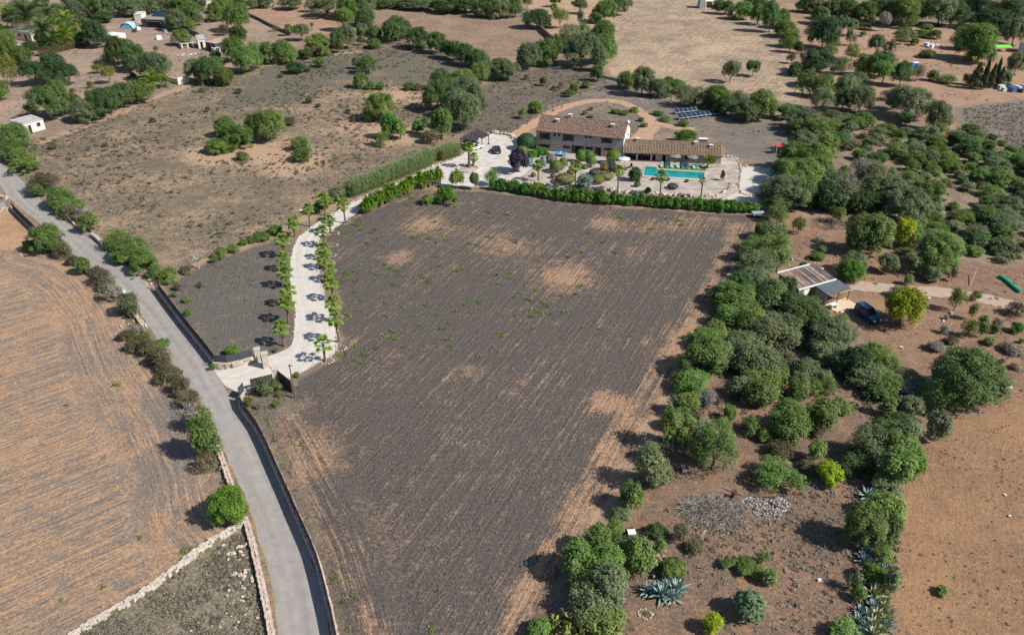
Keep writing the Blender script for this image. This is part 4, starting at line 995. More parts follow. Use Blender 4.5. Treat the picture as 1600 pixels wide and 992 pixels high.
def crown(name, seed, nl, nleaf, size, m, z0=.06, lr=(.13, .22), lump=.3, dome=False):
    rs = nprs(seed)
    u = rs.normal(0, 1, (nl, 3)); u /= np.linalg.norm(u, axis=1)[:, None]
    if dome:                                     # a bush: widest low down, rounded on top, down to the ground
        az = rs.uniform(0, 6.28, nl); t_ = rs.rand(nl) ** .85; r_ = np.sqrt(np.clip(1 - np.clip((t_ - .3) / .72, 0, 1) ** 2.0, .02, 1)) * (.84 + .16 * np.clip(t_ / .3, 0, 1))
        u = np.stack([np.cos(az) * r_, np.sin(az) * r_, t_ * 2 - 1], 1); cap = rs.rand(nl) < .3
        k = np.sqrt(rs.rand(nl)); u[cap, 0] *= k[cap]; u[cap, 1] *= k[cap]; u[cap, 2] = 1.0 - .75 * (k[cap] ** 2) + rs.uniform(-.1, 0, cap.sum())
    else: u[:, 2] = np.where(u[:, 2] < -.6, -u[:, 2], u[:, 2])
    bd = rs.normal(0, 1, (8, 3)); bd /= np.linalg.norm(bd, axis=1)[:, None]; ba = rs.uniform(-lump, lump, 8)
    un = u / np.linalg.norm(u, axis=1)[:, None]
    mod = 1 + (np.clip(un @ bd.T, 0, 1) ** 3 * ba).sum(1)
    rad = rs.uniform(.5, 1.04, nl) ** .6 * mod
    inner = rs.rand(nl) < .18; rad = np.where(inner, rad * rs.uniform(.3, .75, nl), rad)
    r = rs.uniform(*lr, nl); hz_ = (1 - z0) / 2
    c = u.copy(); c[:, :2] *= (rad * (1 - r))[:, None] * .5; c[:, 2] = z0 + hz_ + c[:, 2] * (np.minimum(rad, 1.05) * (1 - r))  * hz_
    if dome: c[:, 2] = np.maximum(c[:, 2], r * .35)
    wts = r ** 2; li = rs.choice(nl, nleaf, p=wts / wts.sum())
    d = rs.normal(0, 1, (nleaf, 3)); d[:, 2] += .3; d /= np.linalg.norm(d, axis=1)[:, None]
    rr = (r[li] * np.where(rs.rand(nleaf) < .3, rs.uniform(1.0, 1.65, nleaf), rs.uniform(.6, 1.08, nleaf) ** .8))[:, None]
    P = c[li] + d * rr * np.array([.62, .62, .8])
    P[:, 2] = np.maximum(P[:, 2], .015)
    out = P - np.array([0, 0, z0 + hz_ * .6]); out /= np.linalg.norm(out, axis=1)[:, None] + 1e-9
    V, Q = leaves(P, d * .75 + out * .5 + np.array([0, 0, .8]), size, rs)
    lt = rs.uniform(.68, 1.3, nl); tint = np.repeat(lt[li] * rs.uniform(.72, 1.28, nleaf), 4)
    return mesh_np(name, V, Q, m, tint)

def trunk(name, seed, top=.6, r=.035, limbs=5):
    rs = nprs(seed); mb = MB(); fork = top * .4
    lean = rs.uniform(-.04, .04, 2)
    mb.tube([(0, 0, -.01), (lean[0] * .5, lean[1] * .5, fork * .5), (lean[0], lean[1], fork)], [r * 1.3, r, r * .85], 7)
    for k in range(limbs):
        a_ = 2 * math.pi * (k + rs.rand() * .6) / limbs; e = rs.uniform(.16, .3)
        mb.tube([(lean[0], lean[1], fork * .95), (lean[0] + e * .4 * math.cos(a_), lean[1] + e * .4 * math.sin(a_), fork + (top - fork) * .5), (e * math.cos(a_), e * math.sin(a_), top)], [r * .6, r * .4, r * .15], 5)
    return mb
M_BARK = mat('bark', (.13, .105, .085), .95, var=.25, vscale=4, bump=.4); M_DEAD = mat('dead_wood', (.34, .31, .28), .9, var=.2, vscale=4)
TRUNKS = [trunk('trunk', 50 + k).mesh('trunk', M_BARK) for k in range(3)]
CROWNS = {}
def get_crown(size, var, tree, thin):
    key = (size, var, tree, thin)
    if key in CROWNS: return CROWNS[key]
    nl, nf, ls = {'S': (30, 1300, .082), 'M': (75, 4600, .046), 'L': (150, 11500, .0285), 'X': (280, 23000, .0205)}[size]
    lr = {'S': (.17, .32), 'M': (.10, .24), 'L': (.07, .19), 'X': (.05, .15)}[size]
    if var == 2: nl = int(nl * .55)
    if thin: nf = int(nf * .5); ls *= .88
    me = crown('crown', 'SMLX'.index(size) * 7 + var * 101 + tree * 17 + thin * 41, nl, nf, ls, M_BARK, (0, .30, .03)[tree], lr, .45, not tree)
    CROWNS[key] = me; return me

def place(cx, cy, w_, h_):
    """bounding box of a crown in the photo -> base point, width, height"""
    d = ray(cx, cy); sphi = -d.z / d.length; cphi = math.sqrt(1 - sphi * sphi); hh = 2.0
    for _ in range(4):
        p = g(cx, cy, hh / 2); s_ = ppm(p); W_ = w_ / s_; E_ = h_ / s_
        hh = math.sqrt(max(E_ * E_ - (W_ * sphi) ** 2, (.42 * W_) ** 2)) / cphi
        hh = min(hh, 1.7 * W_ + .3)
    p = g(cx, cy, hh / 2); p.z = 0
    return p, W_, hh

ORD = 'first second third fourth fifth sixth seventh eighth ninth tenth eleventh twelfth thirteenth fourteenth fifteenth sixteenth seventeenth eighteenth nineteenth twentieth'.split()
def ordw(i):
    if i < 20: return ORD[i]
    t_ = ['twenty', 'thirty', 'forty', 'fifty', 'sixty'][(i + 1) // 10 - 2]; r_ = (i + 1) % 10
    return t_ + '-' + ORD[r_ - 1] if r_ else {'twenty': 'twentieth', 'thirty': 'thirtieth', 'forty': 'fortieth', 'fifty': 'fiftieth', 'sixty': 'sixtieth'}[t_]

def plant(p, W_, hh, kind, tree, label, group, name=None):
    size = 'S' if W_ < 1.7 else 'M' if W_ < 4.0 else 'L' if W_ < 7.2 else 'X'
    nm, cat = KIND[kind][1], KIND[kind][3]
    o = empty(name or nm, p, rng.uniform(0, 6.28), label, cat, group)
    link('trunk', TRUNKS[rng.randrange(3)], o, scale=(W_ * .7, W_ * .7, hh * (1 if tree else .8)))
    c = link('crown', get_crown(size, rng.randrange(3), 1 if tree else 2 if (hh > .92 * W_ or (kind in 'ocD' and W_ > 2 and rng.random() < .5)) else 0, 1 if kind in 'gsl' or (kind in 'om' and W_ < 6.5 and rng.random() < .4) else 0), o, scale=(W_ * 1.1, W_ * 1.1 * rng.uniform(.9, 1.1), hh * 1.04))
    c.material_slots[0].link = 'OBJECT'; c.material_slots[0].material = leafmat('foliage_' + nm, KIND[kind][0])
    return o

def cluster(where, tile, boxes, group=None):
    grow = 1.17 if any(q_ in where for q_ in ('boundary row', 'tree belt', 'in the grove', 'turnaround', 'between the', 'wood along', 'far hedge')) else 1.05
    flat = .9 if grow > 1.1 else 1.0
    """boxes 'cx,cy,w,h,kind[t]' in an enlarged tile of the photo (x0, y0, enlargement)"""
    x0, y0, s_ = tile; items = []
    for t_ in boxes.split():
        q = t_.split(','); cx, cy, w_, h_ = [float(v_) / s_ for v_ in q[:4]]; k = q[4]
        items.append((cx + x0, cy + y0, w_, h_, k[0], 't' in k[1:]))
    by = {}
    for it in items: by.setdefault(it[4], []).append(it)
    for k, ls in by.items():
        ls.sort(key=lambda it: it[0])
        for i, (cx, cy, w_, h_, _, tr) in enumerate(ls):
            p, W_, hh = place(cx, cy, w_ * grow, h_ * grow)
            lab = KIND[k][2] + ' ' + where + ('' if len(ls) == 1 else ', %s from the left' % ordw(i))
            plant(p, W_, hh * flat, k, tr, lab, group or (where if len(ls) > 1 else None))

S4 = 3.9675
A = (0, 0, S4); B2 = (400, 0, S4); C2 = (800, 0, S4); D2 = (1200, 0, S4)
cluster('behind the barn at the top edge', A, '610,50,140,130,c 720,35,120,100,o 820,45,140,110,o 930,35,130,100,o 1030,30,120,90,o 1120,30,120,100,m 1185,75,110,100,m 1230,20,110,90,o 540,40,110,110,c 640,110,110,60,c 255,8,80,40,c 430,15,90,60,o')
cluster('near the barn and the top ruins', A, '1375,30,140,95,m 1480,10,110,50,m 1335,80,105,95,m 1475,110,145,160,m 1475,220,105,95,c 1385,185,75,65,s 1570,25,60,60,o 1230,125,60,60,o 1185,165,60,65,m 1090,130,130,110,o 1120,235,110,85,m 965,305,35,40,l')
cluster('below the rubble-yard ruins', A, '1450,310,130,140,m 1520,370,150,150,m 1575,310,80,90,m 1330,340,70,50,c 1200,440,110,120,o 1290,440,170,150,c 1390,480,120,95,m 1340,400,120,90,c')
cluster('in the upper-left yard', A, '720,320,150,160,c 790,290,90,90,o 665,375,75,70,m 830,360,150,150,c 950,420,190,160,o 1010,400,100,110,o 820,470,55,45,s 600,430,65,50,lt 670,470,85,95,lt 560,525,45,45,l 450,565,38,40,l')
cluster('of the flat-crowned upper-left group', A, '215,460,140,130,Dt 330,430,160,150,Dt 425,470,140,115,Dt 385,530,95,95,Dt 300,490,120,90,Dt')
cluster('at the left edge below the villa', A, '40,240,110,90,m 60,330,160,130,m 135,350,120,100,m 50,440,95,160,l 15,570,80,95,m 10,280,90,90,m')
cluster('in the villa garden behind the clipped hedge', A, '580,215,130,150,D 500,245,90,80,m 625,240,65,70,m 140,60,110,100,o 370,85,120,100,o 460,80,110,110,o 60,110,90,120,c 330,250,110,90,D 270,250,100,100,D 420,190,110,110,c 180,300,80,70,D 530,160,90,90,m 250,60,100,90,c 90,50,80,70,m')
cluster('in the upper scrub-field hedgerow', A, '285,640,170,200,c 365,620,130,190,m 190,680,95,75,s 225,605,75,65,l 500,690,155,125,o 460,650,95,105,c 620,640,165,155,c 695,610,115,135,c 755,595,125,135,c 830,570,115,125,o 880,570,135,125,m 550,590,55,65,l')
cluster('beside the lane below the white hut', A, '75,850,160,140,m 95,930,150,110,m 125,970,120,95,m 40,910,80,70,g 30,960,90,90,c')
cluster('in the middle of the scrub field', A, '1390,790,120,110,m 1450,850,210,140,m 1350,905,155,85,m 1570,790,100,125,c 1505,965,75,55,m 1290,675,38,38,s 1480,565,52,32,s 1250,560,40,25,s 650,900,40,25,s 330,905,60,40,s 945,745,40,30,s')
cluster('isolated in the left scrub field', B2, '75,780,185,175,m 205,755,85,55,s')
cluster('along the top edge left of centre', B2, '50,20,115,55,o 225,20,135,75,o 440,40,175,115,o 570,50,125,135,m 660,40,135,135,o 540,130,125,115,mt 670,110,125,95,c 680,160,105,95,c 350,35,85,75,o')
cluster('in the line above the scrub field', B2, '870,180,155,125,c 840,205,105,115,c 920,185,85,85,o 740,215,95,85,c 655,205,75,95,o 730,275,85,52,m 560,235,115,125,o 500,260,85,125,c 390,280,165,112,m 295,340,100,52,D 80,330,125,115,m 170,325,145,125,m 15,375,60,95,m 280,205,90,90,ot 200,190,48,62,mt 115,175,42,40,s 650,250,60,60,s 240,420,112,66,D 390,388,72,56,m')
cluster('in the upper scrub field', B2, '695,400,112,105,c 628,395,62,64,o 650,500,92,85,m 710,530,72,48,m 770,535,52,42,m 950,535,64,46,m 1010,540,52,42,s 330,620,62,42,s 385,655,44,24,s 150,470,40,24,s 320,430,50,30,s 570,690,44,30,s 610,740,40,30,s')
cluster('on the bare sandy patch above the drive', B2, '760,665,195,155,m 830,790,112,135,B 770,862,105,82,m 892,805,92,112,m 280,890,125,85,m 290,958,115,80,m 1000,790,75,75,m 1040,770,62,72,c 1080,845,115,82,s 1148,775,130,165,m')
cluster('of the tall clump by the pergolas', B2, '1160,490,125,120,c 1270,500,160,120,m 1120,600,165,165,c 1300,590,210,190,o 1290,700,185,200,o 1365,630,100,210,o 1200,560,125,125,m 1240,650,160,160,o 1330,530,110,100,m')
cluster('in the slanting row across the upper middle', B2, '1010,240,145,115,c 1120,270,115,115,c 1180,310,85,95,c 1225,320,105,105,m 1295,345,115,115,c 1375,365,135,105,c 1380,460,115,115,m 1430,440,105,105,o 1510,430,155,115,o 1560,450,85,85,o')
cluster('in the far hedge at the top middle', B2, '800,18,130,45,c 870,15,90,50,m 945,22,135,62,o 1040,25,145,62,o 1180,30,145,85,c 1300,30,135,85,c 1430,45,135,105,c 1510,50,125,105,o 1580,60,65,85,c 1240,20,90,60,m')
cluster('in the almond orchard at the top middle', C2, '95,25,62,72,lt 270,15,62,52,mt 260,62,45,62,mt 425,45,92,82,ot 300,120,102,104,lt 425,120,48,82,ot 575,70,125,125,m 650,45,105,95,c 720,38,62,62,ot 515,115,75,62,c 20,50,85,105,c 155,120,155,105,D 200,140,82,62,m')
cluster('in the wall-corner clump behind the house', C2, '435,190,95,85,m 355,220,105,115,o 565,200,135,115,m 560,262,145,85,m 330,270,125,95,c 430,310,185,185,o 565,315,145,145,m 540,370,95,135,o 100,350,135,145,o 210,330,165,145,m 285,300,65,75,m 530,460,85,85,c 20,425,65,52,o 270,232,42,50,m')
cluster('standing alone in the stubble field', C2, '1355,455,96,112,ot 1497,432,82,82,ct')
cluster('in the hedgerow above the solar panels', C2, '710,500,115,95,m 810,510,135,155,o 905,550,135,105,o 970,510,75,62,m 1030,540,115,85,m 1075,600,115,115,o 1160,600,105,105,o 1110,632,85,62,c 1270,610,165,135,m 1400,620,135,115,o 1330,660,125,105,c 1450,690,165,125,o 1540,660,155,165,m 1215,640,90,80,c')
cluster('in the rough ground behind the house', C2, '195,507,46,52,m 385,555,62,62,m 350,580,52,42,m 455,525,56,42,m 145,665,92,66,m 65,705,62,62,m 305,525,42,40,s 260,545,36,26,s 90,480,40,30,s 700,700,60,22,m 640,690,60,26,m 760,680,60,24,m 490,675,36,22,m 450,700,34,22,m 910,700,60,30,m 950,735,70,36,m 1070,765,70,26,m 820,775,50,22,m 490,720,40,22,m 800,740,50,26,m')
cluster('directly behind the pool house roof', C2, '1080,845,125,78,B')
cluster('at the top edge right of the concrete tower', C2, '1330,50,85,75,c 1430,70,135,95,m 1530,90,105,115,m 1545,40,105,95,c 1480,20,95,55,o 1280,45,75,75,c')
cluster('in the left row of the upper-right track', D2, '20,110,95,165,c 85,120,115,105,m 110,180,145,95,m 135,242,115,95,m 140,280,85,85,m 190,300,62,62,D 145,362,62,62,s')
cluster('in the right row of the upper-right track', D2, '240,30,105,85,c 300,35,125,85,o 320,100,115,95,c 350,210,180,175,D 400,262,95,85,m 370,330,105,95,m 310,390,205,135,D 180,430,95,75,c 240,490,135,85,m 270,540,115,105,m 330,540,125,125,m 340,620,135,135,o 370,500,85,75,c')
cluster('in the wood along the top right edge', D2, '400,60,125,105,o 510,60,125,115,c 600,80,135,125,m 740,60,125,135,o 840,70,155,155,m 905,60,105,145,m 1080,60,185,165,o 1040,30,105,85,m 1150,80,135,135,c 1290,50,155,125,D 1380,120,155,125,D 1480,80,165,165,D 1560,60,105,125,c 1540,190,115,155,o 1420,172,125,105,D 1260,120,85,75,l 460,25,120,60,c 680,40,110,90,m 970,40,110,90,m 1220,30,110,80,c')
cluster('scattered on the red field at upper right', D2, '500,175,105,85,ot 512,235,62,90,o 600,165,82,32,s 720,140,72,100,gt 680,290,115,115,ot 830,230,85,82,m 880,225,92,62,o 960,212,72,42,m 1035,215,76,50,m 760,300,65,110,s 525,325,82,92,m 910,260,60,40,m 990,335,95,42,m 590,212,46,30,s 850,190,90,34,s 990,175,70,40,m')
cluster('in the middle of the upper-right field', D2, '460,410,95,95,m 600,410,135,115,m 700,400,145,145,c 720,460,155,125,mt 830,460,115,145,c 930,452,82,92,s 560,500,95,85,ct 1030,470,72,62,m 1110,490,115,52,m 480,540,125,125,o 580,620,165,155,o 470,620,125,125,c 870,640,225,185,o 1060,730,145,165,o 780,620,95,115,o 850,740,95,75,c 740,590,90,60,g')
cluster('towering over the green sheets at upper right', D2, '1285,265,215,200,m 1320,320,160,140,m 1230,250,120,110,D')
cluster('by the cypresses at upper right', D2, '1470,490,82,82,m 1545,400,115,125,o 1240,495,60,60,c')
cluster('at the far head of the boundary row', D2, '100,690,115,85,m 20,660,55,105,c 180,690,85,70,c')
R1 = (1080, 320, 6.123); R2 = (1000, 460, 6.123); R3 = (1200, 460, 6.123); R4 = (940, 600, 6.123); R5 = (1180, 600, 6.123); R6 = (1280, 740, 3.936); Rg = (1180, 160, 6.123); Hh_ = (1200, 250, S4)
cluster('of the clump shading the white turnaround', Rg, '490,160,280,190,o 420,240,150,140,c 560,250,220,170,m 460,370,260,190,o 690,400,200,190,m 400,520,340,260,m 560,560,330,300,m 330,650,280,230,m 470,720,380,320,m 620,670,260,240,m 300,850,320,280,o 440,850,260,260,m 230,930,240,200,c')
cluster('of the group right of the turnaround', Rg, '740,760,220,240,o 700,880,280,260,D 850,870,280,260,o 1020,660,180,220,g 1120,720,240,220,o 1010,850,260,220,o 1180,850,280,260,o 1320,860,300,280,o 1090,930,280,200,D 900,760,180,160,g 860,650,100,90,B 1450,760,260,220,m 960,950,200,180,D')
cluster('behind the farm shed', Hh_, '440,340,90,110,l 195,400,92,120,l 595,370,112,82,l 845,460,122,155,p 560,490,155,185,c 670,470,215,225,m 745,645,125,112,ot 895,645,125,120,ot 1060,570,265,225,m 880,300,260,220,o 990,200,180,140,m 990,412,125,72,B 530,640,160,130,o 510,690,160,130,B 300,595,90,45,m 330,555,52,46,m 222,660,68,60,B 320,495,60,26,g 780,250,200,160,o')
cluster('in the farm plot at right', (1370, 420, 6.94), '300,420,400,390,p 240,250,200,130,g 870,330,160,260,l 1080,290,130,110,l 1050,460,110,240,l 1010,650,150,190,l 1165,560,110,100,m 1150,660,110,160,m 1290,660,110,90,m 1530,640,130,120,B 1215,785,110,80,m 1570,780,80,60,m 800,780,130,80,s 1520,430,190,150,s 610,60,190,160,o 350,120,100,110,m 830,60,100,150,s 730,660,110,90,g 640,840,200,90,g 1320,590,120,110,g 1440,850,160,100,g 1530,910,90,50,m 750,530,70,50,g')
cluster('in the upper part of the boundary row', R1, '840,80,190,160,m 690,250,150,150,c 780,230,170,170,o 880,230,90,130,l 640,370,200,150,m 810,400,260,270,m 560,440,210,190,m 650,560,270,230,o 840,510,170,230,m 640,650,210,170,o 480,760,240,220,c 560,830,210,170,m 430,890,370,250,m')
cluster('between the boundary row and the farm shed', R1, '800,830,270,250,c 920,800,170,200,D 720,900,190,190,D 1060,930,190,130,c 650,720,200,160,o')
cluster('in the middle of the boundary row', R2, '900,70,330,230,m 830,190,190,200,m 1060,190,250,240,m 740,310,180,140,m 690,430,310,190,m 620,590,390,340,m 790,550,210,270,o 520,840,340,210,m 640,960,150,120,g')
cluster('in the grove below the farm shed', R2, '1000,480,290,230,o 1100,620,400,300,o 1230,360,290,270,o 1400,380,270,210,o 1140,860,380,260,m 1000,900,250,210,o 1400,640,210,230,s 1540,700,150,210,o 1420,250,130,130,c 1560,190,160,160,D 1500,880,170,210,m 1310,720,190,170,m')
cluster('in the grove left of the blue car', R3, '120,330,360,270,o 330,190,300,280,c 480,210,230,210,c 600,390,350,290,o 550,510,270,200,o 450,310,190,210,c 200,60,210,170,D 700,245,130,130,m 430,60,120,100,c')
cluster('in the tree belt below the blue car', R3, '870,660,230,270,D 960,600,300,260,m 1110,640,290,260,m 950,760,310,230,o 720,660,210,210,D 540,790,150,180,o 570,880,130,150,m 370,720,210,210,o 300,870,170,210,o 430,880,160,170,m 160,640,150,170,o 1150,850,330,190,m 1340,830,290,170,o 1330,920,260,170,g 1060,930,230,160,c')
cluster('in the lower part of the boundary row', R4, '730,190,190,200,o 830,200,190,200,m 990,170,150,210,g 690,400,260,460,m 760,330,190,210,m 1000,480,260,250,o 1090,590,350,430,m 930,620,180,250,o 1150,450,180,190,m 480,760,290,420,o 560,860,230,230,o 470,640,160,170,m')
cluster('in the clearing beside the boundary row', R4, '1230,280,115,125,m 1440,400,165,155,m 1550,490,85,105,m 1150,360,85,85,m 1130,165,72,62,s')
cluster('in the clearing left of the tree belt', R5, '60,90,230,240,m 410,70,140,140,m 370,220,180,120,m 330,360,340,310,m 640,300,270,290,m 830,200,160,120,m 600,430,170,140,s 100,490,150,85,m 250,620,250,160,s 590,640,150,190,m 220,860,370,240,m 720,850,215,210,p 520,780,170,120,s')
cluster('in the tree belt beside the red field', R5, '1070,560,330,330,o 1250,430,230,180,m 1330,560,230,310,m 1450,480,210,230,o 1370,790,290,330,m 980,730,300,100,c 1540,760,170,320,B 1240,930,190,140,o 1450,60,230,160,g 1280,220,110,160,m 1400,330,200,160,c 1500,620,170,200,m 1490,180,180,180,o')
cluster('standing at the top of the red field', (1200, 500, S4), '1255,370,380,330,c 1075,470,200,190,m 1060,670,140,180,o 1450,255,55,42,s 1530,290,65,42,s 1140,125,80,40,s 1370,130,60,46,m 1040,165,90,42,g 1520,180,100,60,g')
cluster('in the bottom right belt above the agaves', R6, '430,60,180,140,o 290,330,240,260,m 420,210,210,190,m 440,360,130,180,c 390,500,135,125,m 340,630,145,135,B 225,660,85,125,o 450,680,95,165,o 250,750,85,85,m 160,960,170,120,m 750,720,72,60,m')
G2 = (800, 742, S4)
cluster('in the clump ending the boundary row', G2, '420,520,210,230,m 530,420,170,180,m 560,560,240,240,m 640,440,130,160,m 500,780,260,240,o 600,700,190,230,o 440,640,150,180,m 560,860,230,130,m')
cluster('beside the white box in the lower clearing', G2, '790,520,195,225,m 990,580,155,135,m 920,450,75,85,m 1130,440,115,85,s 900,350,125,95,c 1050,350,120,135,s 745,130,155,175,m 690,240,135,105,o 640,330,135,125,m 165,950,160,140,m 1240,930,115,115,p')
cluster('at the right of the lower clearing', G2, '1555,510,75,82,m 1330,545,95,72,m 1440,560,115,72,m 1530,600,105,82,m 1600,640,80,90,m')
E0 = (0, 250, S4); E1 = (0, 500, S4)
cluster('along the left verge of the lane', E1, '820,160,110,80,s 780,95,110,70,s 850,60,90,60,g 890,110,90,60,m 1000,150,90,60,m 1090,330,70,60,m 910,165,120,115,s 1000,225,140,135,s 1045,335,155,115,s 1120,405,140,125,s 1185,495,120,115,s 1010,290,100,80,s 1250,600,130,130,m 1265,745,180,240,m 1190,605,110,170,g 940,240,90,80,s 1290,880,110,120,s')
cluster('along the upper left verge of the lane', E0, '280,490,180,165,m 175,530,75,62,m 515,660,95,95,m 380,560,105,85,s 450,622,85,62,s 620,725,130,95,s 665,775,110,85,s 690,820,95,120,g 800,905,130,130,o 590,690,90,60,s')
cluster('along the upper right verge of the lane', E0, '150,30,140,95,m 270,140,195,125,s 230,190,90,80,m 360,235,165,125,m 470,290,105,75,m 540,390,115,115,m 495,350,90,70,g 430,320,110,80,s 400,290,100,90,m')
cluster('of the thicket leaning over the lane', E0, '720,490,155,125,m 800,550,205,125,m 880,630,165,125,m 960,690,105,85,m 1045,712,112,92,m 770,600,130,90,m 720,530,90,60,g')
cluster('along the scrub and dark field edge', E0, '1370,575,72,66,m 1440,550,95,52,m 1330,612,55,50,m 1150,680,90,50,s 1100,790,60,40,s 1080,835,42,34,m 1165,945,46,40,m 1510,510,60,40,m 1560,490,60,44,m 1240,775,40,34,s 1165,865,50,36,m')
cluster('by the lane at the stone wall corner', (0, 742, S4), '1425,200,235,225,B')
Z4 = (300, 520, 7.935)
cluster('around the entrance gate', Z4, '490,215,180,130,B 905,645,255,225,o 1060,670,115,115,m 250,430,75,75,m 1290,520,105,75,m 700,860,135,115,m 1045,882,105,82,m 1065,770,80,62,s 1045,215,80,62,s 820,910,110,70,g')
F2 = (400, 250, S4)
cluster('on the verge below the yuccas', F2, '1180,225,122,92,B 1060,245,82,60,m')
cluster('of the citrus row beside the yard', F2, '1240,130,85,95,mt 1355,135,62,92,ct 1465,115,92,85,mt')
cluster('on the left drive verge', F2, '30,470,90,60,m 120,430,90,60,m 390,300,70,60,c 500,220,100,90,o 440,260,80,70,m')
# ------------------------------------------------------------------ garden shrubs
def ballcrown(name, seed, n, size, m):
    rs = nprs(seed); u = rs.normal(0, 1, (n, 3)); u[:, 2] = np.abs(u[:, 2]) * 1.0 - .25; u /= np.linalg.norm(u, axis=1)[:, None]
    P = u * rs.uniform(.93, 1.0, n)[:, None] * np.array([.5, .5, .56]); P[:, 2] += .44; P[:, 2] = np.maximum(P[:, 2], .01)
    V, Q = leaves(P, u, size, rs, 1.2, .35); return mesh_np(name, V, Q, m, np.repeat(rs.uniform(.8, 1.2, n), 4))
def shrub(box, col, key, label, ball=True, name='clipped_shrub'):
    x0, y0, s_ = box[4]; p, W_, hh = place(x0 + box[0] / s_, y0 + box[1] / s_, box[2] / s_, box[3] / s_)
    m = leafmat('foliage_' + key, col, .08, .1); o = empty(name, p, rng.uniform(0, 6), label, 'shrub')
    kk = ('ball' if ball else 'loose', key)
    if kk not in CROWNS: CROWNS[kk] = ballcrown('crown', len(CROWNS) + 5, 2600, .06, m) if ball else crown('crown', len(CROWNS) + 5, 60, 3200, .06, m, 0, (.13, .22), .25, True)
    link('trunk', TRUNKS[0], o, scale=(W_ * .6, W_ * .6, hh)); link('crown', CROWNS[kk], o, scale=(W_ * 1.06, W_ * 1.06, hh * 1.05))
Z1 = (800, 160, 7.935)
OLV = (.15, .165, .035); GRN = (.085, .195, .025); GRY = (.19, .2, .165); DKG = (.032, .085, .034); BRN = (.16, .12, .065); TEAL = (.2, .36, .32); BLG = (.13, .19, .15)
for b_, c_, k_, l_, f_ in [
    ((180, 490, 225, 200, Z1), DKG, 'dark_clipped', 'large dark clipped bush against the left corner of the house', 1),
    ((130, 615, 160, 140, Z1), OLV, 'olive_clipped', 'olive-green clipped ball behind the purple tree', 1),
    ((255, 650, 120, 110, Z1), GRN, 'green_clipped', 'bright green mound right of the purple tree', 0), ((360, 615, 190, 70, Z1), GRN, 'green_clipped', 'long low green bed under the house wall', 0),
    ((487, 695, 135, 110, Z1), GRY, 'grey_clipped', 'silver-grey clipped ball before the blue table', 1),
    ((550, 797, 165, 145, Z1), OLV, 'olive_clipped', 'olive-green clipped ball in front of the grey ball', 1), ((635, 755, 110, 125, Z1), GRN, 'green_clipped', 'green clipped ball tucked behind the olive-green ball', 1),
    ((850, 665, 120, 150, Z1), GRN, 'green_clipped', 'left bright green clipped ball before the house doors', 1), ((955, 665, 130, 120, Z1), GRN, 'green_clipped', 'rear bright green ball between the house doors', 1), ((985, 735, 120, 140, Z1), GRN, 'green_clipped', 'front bright green ball of the trio before the doors', 1),
    ((1262, 680, 178, 175, Z1), GRN, 'green_clipped', 'large round bright green bush at the right corner of the house', 1),
    ((820, 770, 90, 70, Z1), BRN, 'brown_clipped', 'small brown-green ball behind the second palm', 1), ((905, 805, 80, 46, Z1), OLV, 'olive_clipped', 'small low olive mound below the trio', 1),
    ((735, 860, 105, 70, Z1), BRN, 'brown_clipped', 'brownish low clipped mound left of the second palm', 1), ((508, 913, 70, 60, Z1), BRN, 'rust_clipped', 'small square brown bush below the olive ball', 1), ((265, 898, 66, 56, Z1), BRN, 'rust_clipped', 'small square brown bush beside the first palm', 1),
    ((660, 945, 240, 120, Z1), OLV, 'olive_clipped', 'wide flat olive-green mound in the garden centre', 1), ((1060, 955, 165, 110, Z1), OLV, 'olive_clipped', 'olive-green round mound right of the blue-grey juniper', 1), ((1165, 912, 180, 90, Z1), OLV, 'olive_clipped', 'flat olive-green mound at the upper right of the juniper', 1),
    ((900, 990, 240, 190, Z1), BLG, 'juniper', 'wide blue-grey spreading juniper beside the second palm', 0), ((1035, 865, 150, 80, Z1), (.075, .085, .06), 'dark_grey_mound', 'dark grey-green mound left of the small light tree', 1), ((1270, 815, 150, 70, Z1), (.075, .085, .06), 'dark_grey_mound', 'dark grey-green mound below the large round bush', 1),
    ((1140, 795, 115, 100, Z1), (.18, .17, .05), 'yellow_bush', 'small yellow-green airy bush in the middle of the gravel', 0), ((215, 745, 100, 100, Z1), TEAL, 'teal_plant', 'pale turquoise plant left of the first palm', 0), ((385, 745, 90, 130, Z1), TEAL, 'teal_plant', 'pale turquoise plant right of the first palm', 0),
    ((1520, 890, 175, 165, Z1), (.05, .095, .025), 'flowering_bush', 'large dark green flowering bush left of the pool', 0),
    ((655, 625, 100, 85, (930, 225, 9.92)), (.07, .115, .045), 'small_green', 'small green ball below the flowering bush', 1), ((820, 725, 95, 100, (930, 225, 9.92)), (.05, .085, .045), 'pond_bush', 'dark green ball beside the pond', 1),
    ((625, 748, 200, 115, (1000, 230, 12.246)), (.06, .058, .06), 'grey_mound', 'low dark grey mound below the pool', 1), ((255, 600, 75, 65, (1000, 230, 12.246)), (.11, .08, .05), 'rust_clipped', 'small brown tuft at the left of the pool edge', 0), ((530, 610, 95, 75, (1000, 230, 12.246)), (.11, .08, .05), 'rust_clipped', 'small brown tuft right of the pool-side palm', 0), ((895, 640, 80, 60, (1000, 230, 12.246)), (.11, .08, .05), 'rust_clipped', 'small brown tuft below the deep end of the pool', 0),
    ((1120, 560, 55, 120, (960, 190, 6.6125)), (.09, .10, .055), 'olive_grey', 'low grey-green bush on the paving right of the pool', 0),
    ((400, 650, 180, 90, (800, 225, 9.92)), GRN, 'green_clipped', 'bright green bush at the hedge below the first palm', 0), ((915, 690, 130, 45, (800, 225, 9.92)), OLV, 'olive_clipped', 'low green tuft at the foot of the second palm', 0),
    ((1460, 800, 215, 205, G2), (.10, .16, .075), 'oleander', 'round white-flowering bush in the lower clearing', 0)]:
    shrub(b_, c_, k_, l_, bool(f_))
